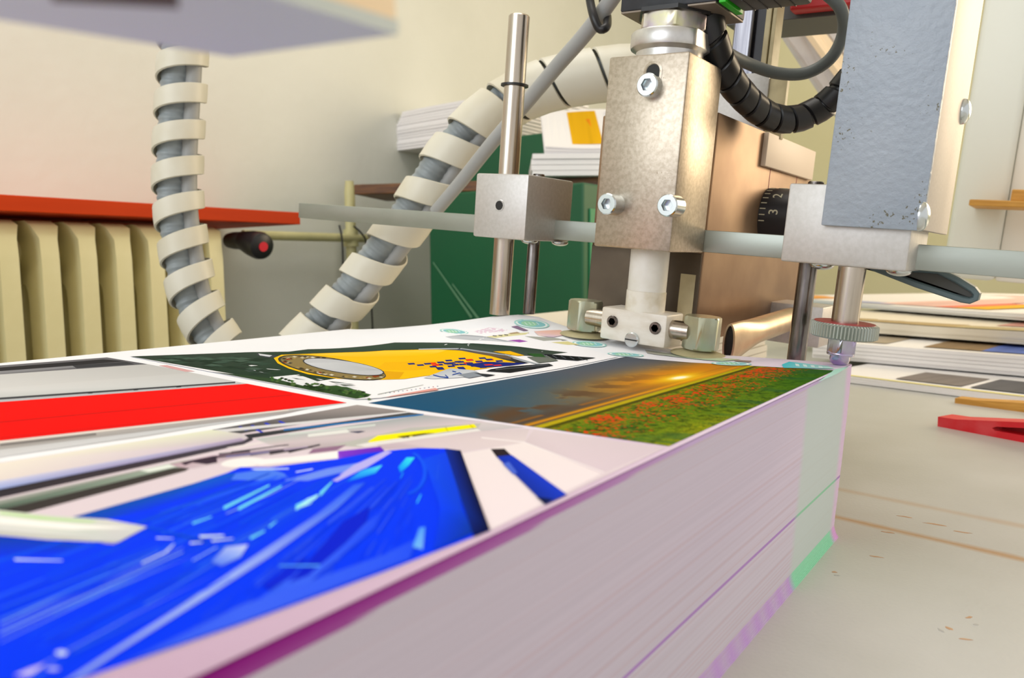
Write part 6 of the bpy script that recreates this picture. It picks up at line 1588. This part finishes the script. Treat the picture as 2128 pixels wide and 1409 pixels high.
# black spiral wrapped cable
bc, path = hose('black_wrapped_cable', 'black cable in a black spiral wrap curving from the valve box to the column', 'cable', [(-0.1909, 0.4658, 0.3212), (-0.1895, 0.4710, 0.3048), (-0.1881, 0.4888, 0.2889), (-0.1843, 0.5149, 0.2761), (-0.1772, 0.5440, 0.2669), (-0.1652, 0.5653, 0.2660), (-0.1504, 0.5772, 0.2737), (-0.1361, 0.5767, 0.2850), (-0.1213, 0.5774, 0.3041)])
b = NB(); tube(b, path, .0080, 16); obj('cable_core', b, 'black_plastic', bc, 60)
b = NB(); spiral(b, path, .0085, .0012, lambda s: .0150, lambda s: .90, 1, .5, 24); obj('spiral_wrap', b, 'black_plastic', bc, 50)
# looping dark grey cable
lp, path = hose('looping_cable', 'dark grey cable in a wide loop beside the machine column', 'cable', [(-0.2024, 0.4944, 0.3185), (-0.2003, 0.5198, 0.3097), (-0.1937, 0.5493, 0.3059), (-0.1799, 0.5713, 0.3014), (-0.1630, 0.5838, 0.3013), (-0.1467, 0.5843, 0.3089), (-0.1376, 0.5804, 0.3237), (-0.1370, 0.5700, 0.3372), (-0.1464, 0.5645, 0.3488), (-0.1589, 0.5564, 0.3572)])
b = NB(); tube(b, path, .0043, 16); obj('cable_sheath', b, 'grey_cable', lp, 60)

# ------------------------------------------------------------------ radiator under a red board
rad = thing('radiator', 'cream cast-iron column radiator under the red board', 'radiator', (-1.27, .35, -.5))
RO = Vector((-1.27, .35, -.5))
def section():
    b = NB(); w = .0185
    out = [(-1.36, -.37), (-1.36, .212), (-1.345, .232), (-1.236, .232), (-1.214, .224), (-1.203, .205), (-1.2, .175), (-1.2, -.35), (-1.215, -.37)]
    def slot(x0, x1, z0, z1):
        r = (x1 - x0) / 2; c = (x0 + x1) / 2
        return [(c - r * math.cos(t), z1 - r + r * 1.6 * math.sin(t)) for t in [PI * k / 6 for k in range(7)]] + [(x1, z0), (x0, z0)]
    h1, h2 = slot(-1.268, -1.236, -.3, .130), slot(-1.328, -1.298, -.3, .130)
    loops = [out, h1, h2]
    flat = [p for l in loops for p in l]
    def yy(x, s): return s * (w if x < -1.206 else w * .66)
    L_ = [b.verts.new((x, yy(x, -1), z)) for x, z in flat]; R_ = [b.verts.new((x, yy(x, 1), z)) for x, z in flat]
    # extra ring so only the front edge is rounded
    k0 = 0
    for l in loops:
        n = len(l)
        for k in range(n):
            a_, c_ = k0 + k, k0 + (k + 1) % n
            b.faces.new((L_[a_], L_[c_], R_[c_], R_[a_]))
        k0 += n
    # sides: ring of the flat cheek set back from the front face
    for t in tessellate_polygon([[Vector((x, z, 0)) for x, z in l] for l in loops]):
        b.faces.new([L_[k] for k in t]); b.faces.new([R_[k] for k in reversed(t)])
    lathe(b, [(.022, -.027), (.022, .027)], (-1.283, 0, .185), (0, 1, 0), 14)
    lathe(b, [(.022, -.027), (.022, .027)], (-1.283, 0, -.34), (0, 1, 0), 14)
    bmesh.ops.recalc_face_normals(b, faces=b.faces)
    for v in b.verts: v.co -= Vector((-1.27, 0, -.5))
    return b
s0 = None
ysec = [.760 - .0535 * k for k in range(17)]
for k, y in enumerate(ysec):
    if s0 is None:
        s0 = obj('radiator_section', section(), 'radiator_cream', rad, 40)
    else:
        s = s0.copy(); COL.objects.link(s); s.parent = rad
        s.location = (0, y - .35, 0)
s0.location = (0, ysec[0] - .35, 0)
for y in (-.06, .72):
    b = NB(); bx(b, -1.34, -1.22, y - .02, y + .02, -.8, -.37, .005)
    for v in b.verts: v.co -= RO
    obj('foot', b, 'radiator_cream', rad)
b = NB(); bx(b, -1.45, -1.185, -.9, .93, .2407, .2635, .0015)
for v in b.verts: v.co -= Vector((-1.3, 0, .24))
o = obj('sill_board', b, 'sill_red'); o.location = (-1.3, 0, .24)
tag(o, 'orange-red painted board fixed to the wall over the radiator', 'board')
# thermostat valve
tv = thing('radiator_valve', 'black thermostat knob with red dot on the radiator pipe', 'valve', (-1.26, .80, .205))
TO = Vector((-1.26, .80, .205))
def wobj(name, b, m, t, base, sm=None):
    for v in b.verts: v.co -= Vector(base)
    return obj(name, b, m, t, sm)
k0 = Vector((-1.2200, 0.8273, 0.2092)); k1 = Vector((-1.1600, 0.8252, 0.1976))
b = NB(); lathe(b, [(.014, 0), (.016, .02), (.016, .05), (.012, .06)], Vector((-1.2700, 0.8335, 0.2105)), (k0 - Vector((-1.2700, 0.8335, 0.2105))), 20); wobj('valve_body', b, 'dark_grey_plastic', tv, TO, 40)
ax = (k1 - k0); L_ = ax.length
b = NB(); lathe(b, [(.013, 0), (.018, .004), (.023, L_ * .5), (.025, L_ * .85), (.023, L_), (.018, L_ + .003)], k0, ax, 28); kn = wobj('knob', b, 'black_plastic', tv, TO, 40)
b = NB(); lathe(b, [(.0085, L_ + .003), (.0085, L_ + .0048)], k0, ax, 20); wobj('red_dot', b, 'knob_red', tv, TO)
# pipes
pp = thing('heating_pipe', 'cream painted heating pipe along and up the wall', 'pipe', (-1.41, 1.25, -.8))
PO = Vector((-1.41, 1.25, -.8))
pa, pb = Vector((-1.3900, 0.9432, 0.2273)), Vector((-1.3900, 1.3325, 0.2301))
b = NB(); lathe(b, [(.010, 0), (.010, .42)], (-1.39, pa.y, pa.z), (0, 1, 0), 18); wobj('horizontal_pipe', b, 'pipe_cream', pp, PO, 40)
vp = (-1.4000, 1.2458, 0.3586)
b = NB(); lathe(b, [(.0125, -.8), (.0125, vp[2] - .02), (.010, vp[2]), (.010, vp[2] + .004)], (-1.40, vp[1], 0), n=18); wobj('vertical_pipe', b, 'pipe_cream', pp, PO, 40)
b = NB(); lathe(b, [(.018, -.02), (.018, .02)], (-1.40, vp[1], pa.z), n=18); wobj('tee_fitting', b, 'pipe_cream', pp, PO, 40)
wl = [(-1.3700, 1.1850, 0.2584), (-1.3700, 1.1936, 0.2198), (-1.3700, 1.1925, 0.1528), (-1.3800, 1.2061, 0.0845), (-1.3800, 1.2829, -0.0016), (-1.3800, 1.2905, -0.0142)]
wr_, path = hose('wall_wire', 'thin black wire hanging on the wall pipe', 'wire', [(-1.3700, 1.1849, 0.2551), (-1.3650, 1.1878, 0.2196), (-1.3650, 1.1882, 0.1528), (-1.3700, 1.1935, 0.0626), (-1.3700, 1.1913, -0.0741)])
b = NB(); tube(b, path, .0022, 8); obj('wire', b, 'black_plastic', wr_)
wr_, path = hose('wall_wire', 'thin black wire curving right of the wall pipe', 'wire', [(-1.3700, 1.2288, 0.2544), (-1.3650, 1.2493, 0.2367), (-1.3650, 1.2637, 0.2096), (-1.3700, 1.2772, 0.1052), (-1.3700, 1.2835, -0.0846)])
b = NB(); tube(b, path, .0022, 8); obj('wire', b, 'black_plastic', wr_)

# ------------------------------------------------------------------ green cabinet, its board and papers
CY = 1.25
ca = (-1.1492, 1.2500, 0.1521); cb_ = (-0.7520, 1.2500, 0.1519)
cz = (-1.1350, 1.2500, 0.3286)[2]; cz2 = (-1.3440, 1.4700, 0.4628)[2]
gcab = thing('green_cabinet', 'scratched green metal cabinet behind the steel rods', 'cabinet', ((ca[0] + cb_[0]) / 2, 1.5, -.8))
GO = Vector(((ca[0] + cb_[0]) / 2, 1.5, -.8))
b = NB(); bx(b, ca[0], cb_[0], CY, 1.9, -.8, cz - .012, .004); wobj('body', b, 'cabinet_green', gcab, GO)
b = NB(); bx(b, ca[0] - .08, ca[0] + .16, 1.47, 1.9, cz - .01, cz2, .004); wobj('upper_body', b, 'cabinet_green', gcab, GO)
b = NB(); bx(b, cb_[0], cb_[0] + .004, 1.27, 1.33, -.75, cz - .06, .001); wobj('side_frame', b, 'cabinet_green_lit', gcab, GO)
b = NB(); bx(b, cb_[0], cb_[0] + .010, 1.35, 1.86, -.75, .20, .002); dr = wobj('side_door', b, 'cabinet_green_lit', gcab, GO)
b = NB(); bx(b, cb_[0] + .010, cb_[0] + .018, 1.44, 1.8, -.70, .15, .002); wobj('door_panel', b, 'cabinet_green_lit', gcab, GO)
mat('scratch', '5f8f6c', .6)
for (p, q) in (((-1.1369, 1.2480, 0.1680), (-1.0286, 1.2480, 0.0493)), ((-1.0816, 1.2480, 0.1208), (-1.0023, 1.2480, 0.0400))):
    b = NB(); p, q = Vector(p), Vector(q); d = (q - p).normalized(); n_ = Vector((d.z, 0, -d.x)) * .0016
    vs = [b.verts.new(v) for v in (p - n_, p + n_, q + n_ * 2, q - n_ * 2)]; b.faces.new(vs); wobj('scratch', b, 'scratch', gcab, GO)
# brown board
w0, w1 = Vector((-1.2894, 1.1600, 0.3443)), Vector((-0.7536, 1.4008, 0.3313))
d = Vector((w1.x - w0.x, w1.y - w0.y, 0)); Lw = d.length; ang = math.atan2(d.y, d.x)
b = NB(); bx(b, 0, Lw, 0, .19, -.010, .012, .002)
o = obj('wooden_board', b, 'wood_brown'); o.location = (w0.x, w0.y, cz); o.rotation_euler = (0, 0, ang)
tag(o, 'dark brown worn wooden board lying on the green cabinet', 'board')
# papers
def pile(name, label, cat, x0, x1, y0, y1, z0, z1, m, loc_rot=0, n=6, curl=0, patches=(), group=None, shear=0):
    base = Vector(((x0 + x1) / 2, (y0 + y1) / 2, z0))
    t = thing(name, label, cat, base, group, (0, 0, loc_rot))
    hx, hy = (x1 - x0) / 2, (y1 - y0) / 2
    rr = random.Random(int(abs(x0 * 1000)) + int(y0 * 1000))
    b = NB(); hgt = (z1 - z0) / n
    def zt(x, y): return curl * math.sin((x / hx) * 2.1 + y / hy * 1.3)
    for i in range(n):
        ox, oy = rr.uniform(-1, 1) * .002 + shear * i / n, rr.uniform(-1, 1) * .002
        gx = 14
        lo = [[], []]; hi = [[], []]
        for j, yy in enumerate((-hy, hy)):
            for k in range(gx + 1):
                x = -hx + 2 * hx * k / gx
                zc = zt(x, yy) * (i / max(n - 1, 1)); zn = zt(x, yy) * ((i + 1) / n)
                lo[j].append(b.verts.new((x + ox, yy + oy, i * hgt + (zc if i else 0)))); hi[j].append(b.verts.new((x + ox, yy + oy, (i + .9) * hgt + zn)))
        for k in range(gx):
            b.faces.new((hi[0][k], hi[0][k + 1], hi[1][k + 1], hi[1][k])); b.faces.new((lo[0][k + 1], lo[0][k], lo[1][k], lo[1][k + 1]))
            b.faces.new((lo[0][k], lo[0][k + 1], hi[0][k + 1], hi[0][k])); b.faces.new((lo[1][k + 1], lo[1][k], hi[1][k], hi[1][k + 1]))
        b.faces.new((lo[0][0], hi[0][0], hi[1][0], lo[1][0])); b.faces.new((lo[0][gx], lo[1][gx], hi[1][gx], hi[0][gx]))
    obj('sheets', b, m, t)
    for (u0, u1, v0, v1, colr) in patches:
        b = NB(); nn = 8; rows = []; cols = []
        for j in range(2):
            row = []
            for k in range(nn + 1):
                x = hx * (u0 + (u1 - u0) * k / nn); y = hy * (v0 + (v1 - v0) * j)
                zz = (n - .1) * hgt + zt(x, y) + .0012
                row.append(b.verts.new((x, y, zz))); f = rr.uniform(.85, 1.1); cc = rgb(colr); cols.append(tuple(min(1, v * f) for v in cc[:3]) + (1,))
            rows.append(row)
        for k in range(nn): b.faces.new((rows[0][k], rows[0][k + 1], rows[1][k + 1], rows[1][k]))
        o = obj('print_patch', b, 'ink', t); setcol(o.data, cols)
    return t
pile_l = (-1.4949, 1.4500, 0.4823); pile_r = (-1.0721, 1.4500, 0.4415); pz0 = (-1.3141, 1.4500, 0.4625)[2]; pz1 = (-1.3118, 1.4500, 0.5618)[2]
pile('magazine_pile', 'pile of white printed magazines on the left end of the green cabinet', 'magazines', pile_l[0], pile_r[0], 1.46, 1.70, cz2 + .0005, pz1, 'paper_white', 0, 14, -.002, (), None, .07)
bz = cz + .0125
mg0 = (-0.9559, 1.3181, 0.3646); mg1 = (-0.7712, 1.4542, 0.3630)
mcx, mcy = (mg0[0] + mg1[0]) / 2, (mg0[1] + mg1[1]) / 2
mlen = math.hypot(mg1[0] - mg0[0], mg1[1] - mg0[1]); mang = math.atan2(mg1[1] - mg0[1], mg1[0] - mg0[0])
t_ = pile('paper_pile', 'stack of plain white paper on the brown board behind the suction head', 'paper pile', mcx - mlen / 2, mcx + mlen / 2, mcy - .06, mcy + .16, bz, bz + .045, 'paper_white', mang, 4, 0)
t_ = pile('magazine', 'thick magazine with a yellow cover picture on the white paper stack', 'magazine', mcx - mlen / 2 + .005, mcx + mlen / 2 - .01, mcy - .03, mcy + .20, bz + .048, bz + .066, 'paper_white', mang, 6, .004, [(-.45, .15, -.85, .85, 'e8b21c'), (-.30, .0, -.5, .4, 'e88a1c'), (.35, .9, -.8, .8, 'eae9ee')])
t_.rotation_euler = Matrix.Rotation(mang, 3, 'Z').to_4x4().to_euler(); t_.rotation_euler = (Matrix.Rotation(mang, 3, 'Z') @ Matrix.Rotation(.50, 3, 'X')).to_euler(); t_.location.z += .055

# ------------------------------------------------------------------ blank pile behind the stack
pl0 = Vector((-0.5728, 0.6310, 0.0980)); pl1 = Vector((-0.5866, 0.9589, 0.0980))
pile('blank_paper_pile', 'pile of blank paper on the table just behind the lifted printed sheet', 'paper pile', pl0.x, pl0.x + .26, .50, .98, .001, .098, 'paper_cream', 0, 12, 0)

# ------------------------------------------------------------------ printed sheets on the right of the table
n1a, n1b = Vector((-0.2718, 1.0753, 0.0140)), Vector((-0.0296, 0.8927, 0.0140))
a1 = math.atan2(n1b.y - n1a.y, n1b.x - n1a.x)
def newspile(name, label, near_l, near_r, wid, deep, z0, z1, n, m, patches, curl=.001, extra=.25):
    a_ = Vector(near_l); c_ = Vector(near_r); d = Vector((c_.x - a_.x, c_.y - a_.y, 0)); L = d.length + extra; d.normalize()
    nrm = Vector((-d.y, d.x, 0)); ctr = a_ + d * L / 2 + nrm * deep / 2
    return pile(name, label, 'printed sheets', ctr.x - L / 2, ctr.x + L / 2, ctr.y - deep / 2, ctr.y + deep / 2, z0, z1, m, math.atan2(d.y, d.x), n, curl, patches)
newspile('printed_sheets', 'thin layer of printed sheets with grey pictures and yellow edge on the table', (-0.2765, 1.0942, 0.0100), (-0.0350, 1.0274, 0.0100), 0, .60, .001, .010, 3, 'paper_white', [(-.62, -.30, -.92, -.62, '8a8380'), (-.26, .02, -.92, -.60, '6c6c70'), (.06, .16, -.92, -.62, 'd9b48a'), (.18, .4, -.92, -.62, '7c7c80'), (-.95, .95, -.995, -.975, 'e2d86a')])
newspile('printed_booklets', 'thick white pile of booklets with a blue and brown picture on top', (-0.3227, 1.2418, 0.0400), (-0.0434, 1.1920, 0.0400), 0, .5, .012, .040, 5, 'paper_white', [(-.42, -.14, -.92, -.4, '9a8468'), (-.14, .12, -.92, -.45, '6f86d6'), (.12, .3, -.92, -.4, 'e6d9a4'), (-.30, -.05, -.4, .0, 'a88a70'), (-.8, -.62, -.9, -.2, 'b9ad9a')])
newspile('printed_sheets', 'wavy pile of printed sheets with brown edges behind the booklets', (-0.4130, 1.4198, 0.0660), (-0.0488, 1.2908, 0.0660), 0, .5, .045, .066, 5, 'paper_cream', [(-.85, -.1, -.98, -.75, 'b7a37c'), (-.1, .5, -.98, -.8, 'c2b48e'), (-.6, -.52, -.7, -.4, 'e0604a'), (.0, .2, -.7, -.3, 'd8a49a')], .004)
newspile('printed_sheets', 'farthest pile of printed sheets with red and orange patches', (-0.5798, 1.8329, 0.0820), (-0.0553, 1.4270, 0.0820), 0, .6, .070, .082, 5, 'paper_white', [(-.95, -.68, -.95, -.5, 'e8a860'), (-.0, .1, -.9, -.3, 'ee8a74'), (.1, .25, -.9, -.3, 'eebf48'), (-.5, -.2, -.95, -.8, 'b9c0e0'), (-.3, 0, -.9, .6, 'efc9c0'), (-.9, .9, .3, .7, 'e8c4bc')], .003)

# ------------------------------------------------------------------ wedges on the table
def wedge(name, label, cat, tip, ang, L, w, h, m, slot=False):
    t = thing(name, label, cat, tip, None, (0, 0, ang))
    b = NB(); h0 = h * .35
    prof = [(0, 0), (L, 0), (L, h), (L * .12, h0 + h * .02), (0, h0)]
    if slot:
        # outline with a long tapering window cut through the side
        win = [(L * .36, h * .22), (L * .93, h * .22), (L * .95, h * .30), (L * .93, h * .70), (L * .90, h * .74), (L * .37, h * .36), (L * .345, h * .29)]
    for s in ((-w / 2, w / 2),):
        l = [b.verts.new((x, s[0], z)) for x, z in prof]; r = [b.verts.new((x, s[1], z)) for x, z in prof]
        n = len(prof)
        for k in range(n): b.faces.new((l[k], l[(k + 1) % n], r[(k + 1) % n], r[k]))
        if slot:
            wl_ = [b.verts.new((x, s[0], z)) for x, z in win]; wr2 = [b.verts.new((x, s[1], z)) for x, z in win]
            for ring, wn, yy, flip in ((l, wl_, s[0], 0), (r, wr2, s[1], 1)):
                allv = ring + wn
                for tt in tessellate_polygon([[Vector((x, z, 0)) for x, z in prof], [Vector((x, z, 0)) for x, z in win]]):
                    b.faces.new([allv[k] for k in (tt if not flip else tt[::-1])])
            nn = len(win)
            for k in range(nn): b.faces.new((wl_[k], wl_[(k + 1) % nn], wr2[(k + 1) % nn], wr2[k]))
        else:
            b.faces.new(list(reversed(l))); b.faces.new(r)
    bmesh.ops.recalc_face_normals(b, faces=b.faces)
    o = obj('wedge_body', b, m, t)
    if slot:
        b = NB(); b.faces.new([b.verts.new((x, w * .1, z)) for x, z in win]); obj('recess_back', b, 'red_plastic_dark', t)
    return t
ra_, rb_ = Vector((-0.0986, 0.8474, 0.0000)), Vector((-0.0256, 0.8142, 0.0000))
an = math.atan2(rb_.y - ra_.y, rb_.x - ra_.x)
pr = Vector((-math.sin(an), math.cos(an), 0))
tp = ra_ + pr * .012
wedge('red_wedge', 'red plastic door wedge with a slotted side on the table', 'wedge', (tp.x, tp.y, 0), an, .15, .024, .028, 'red_plastic', True)
wa, wb = Vector((-0.0998, 0.9976, 0.0000)), Vector((-0.0324, 0.9786, 0.0000))
an = math.atan2(wb.y - wa.y, wb.x - wa.x); pr = Vector((-math.sin(an), math.cos(an), 0)); tp = wa + pr * .01
wedge('wooden_wedge', 'light wooden wedge on the table behind the red wedge', 'wedge', (tp.x, tp.y, 0), an, .16, .02, .017, 'wood_light')

# ------------------------------------------------------------------ machine panel and small wooden shelf on the right
e0 = (48.88, 700.00, 394.71); e1 = (48.57, 700.00, 42.64)
wp = mthing('machine_panel', 'tall off-white machine panel behind the machine column', 'panel', (e0[0] + 200, 720, -100))
b = NB(); bx(b, e0[0], e0[0] + 60, 700, 760, e1[2], 620, 8, 3); mobj('panel_edge', b, 'panel_shade', wp, 40)
b = NB(); bx(b, e0[0] + 60, e0[0] + 130, 715, 760, e1[2], 620, 4); mobj('panel_face', b, 'panel_white', wp, 40)
s0_ = (74.59, 660.00, 134.15); s1_ = (73.49, 660.00, 141.89)
ws = mthing('wooden_shelf', 'small light wooden shelf with a block, fixed on the machine panel', 'shelf', (s0_[0] + 150, 690, s0_[2]))
b = NB(); bx(b, s0_[0], s0_[0] + 150, 630, 699, s0_[2], s1_[2], 1.5); mobj('board', b, 'wood_light', ws)
s2 = (115.89, 660.00, 156.40)
b = NB(); bx(b, s2[0], s2[0] + 90, 645, 698, s1_[2], s2[2], 1.5); mobj('block', b, 'wood_light', ws)
# sloping guard behind the loop of cable
mat('guard_panel', 'bdb8b4', .4, col2='b2adab', nscale=20)
mat('guard_rail', 'f4dcb8', .4)
sg = thing('sloping_guard', 'sloping grey guard panel with a cream rail seen inside the cable loop', 'guard', (-0.3767, 1.3895, 0.5134))
SG = Vector((-0.3767, 1.3895, 0.5134))
def slab(pts, th, m, name, par):
    b = NB(); P_ = [Vector(p) for p in pts]; nn = (P_[1] - P_[0]).cross(P_[2] - P_[0]).normalized() * th
    l = [b.verts.new(p) for p in P_]; r = [b.verts.new(p + nn) for p in P_]; n = len(P_)
    for k in range(n): b.faces.new((l[k], l[(k + 1) % n], r[(k + 1) % n], r[k]))
    b.faces.new(list(reversed(l))); b.faces.new(r)
    bmesh.ops.recalc_face_normals(b, faces=b.faces)
    return wobj(name, b, m, par, SG)
slab([(-0.4488, 1.4036, 0.6521), (-0.4296, 1.4178, 0.6519), (-0.2842, 1.3251, 0.4518), (-0.2822, 1.3219, 0.4137)], .012, 'guard_rail', 'cream_rail', sg)
slab([(-0.4293, 1.4309, 0.6555), (-0.2526, 1.5611, 0.6540), (-0.2168, 1.3842, 0.4267), (-0.2802, 1.3404, 0.4503)], .008, 'guard_panel', 'grey_panel', sg)
slab([(-0.4954, 1.4080, 0.6633), (-0.4603, 1.4339, 0.6630), (-0.2867, 1.3436, 0.4140), (-0.2837, 1.3390, 0.3598), (-0.3267, 1.3263, 0.4125)], .008, 'guard_panel', 'lower_panel', sg)

# ------------------------------------------------------------------ out of focus guard plate close to the camera
FZ = .198
F_ = Vector((-0.1095, 0.0735, 0.1980)); Rr = Vector((-0.0801, 0.0814, 0.1980)); Ll = Vector((-0.1178, 0.0441, 0.1980)); Nn = Vector((-0.0814, 0.0622, 0.1980))
fgp = thing('front_guard_plate', 'out-of-focus grey metal guard with cream side close to the camera', 'guard', (F_.x, F_.y, FZ))
FO = Vector((F_.x, F_.y, FZ))
d1 = (Ll - F_); d2 = (Nn - Rr)
base_ = [F_, F_ + d1 * 1.5, F_ + d1 * 1.5 + d2 * 1.4, Rr + d2 * 1.4, Rr]
def prism(pts, z0, z1):
    b = NB(); l = [b.verts.new((p.x, p.y, z0)) for p in pts]; r = [b.verts.new((p.x, p.y, z1)) for p in pts]; n = len(pts)
    for k in range(n): b.faces.new((l[k], l[(k + 1) % n], r[(k + 1) % n], r[k]))
    b.faces.new(list(reversed(l))); b.faces.new(r)
    bmesh.ops.recalc_face_normals(b, faces=b.faces); return b
wobj('bottom_plate', prism(base_, FZ, FZ + .002), 'guard_grey', fgp, FO)
wobj('guard_box', prism([F_.lerp(p, .985) for p in base_], FZ + .002, FZ + .09), 'guard_cream', fgp, FO)
g0 = Vector((-0.0845, 0.0502, 0.1945)); g1 = Vector((-0.0935, 0.0404, 0.1945)); g2 = Vector((-0.0783, 0.0321, 0.1945)); g3 = Vector((-0.0689, 0.0393, 0.1945))
wobj('dark_strip', prism([g0, g1, g2, g3], .1945, FZ), 'guard_dark', fgp, FO)
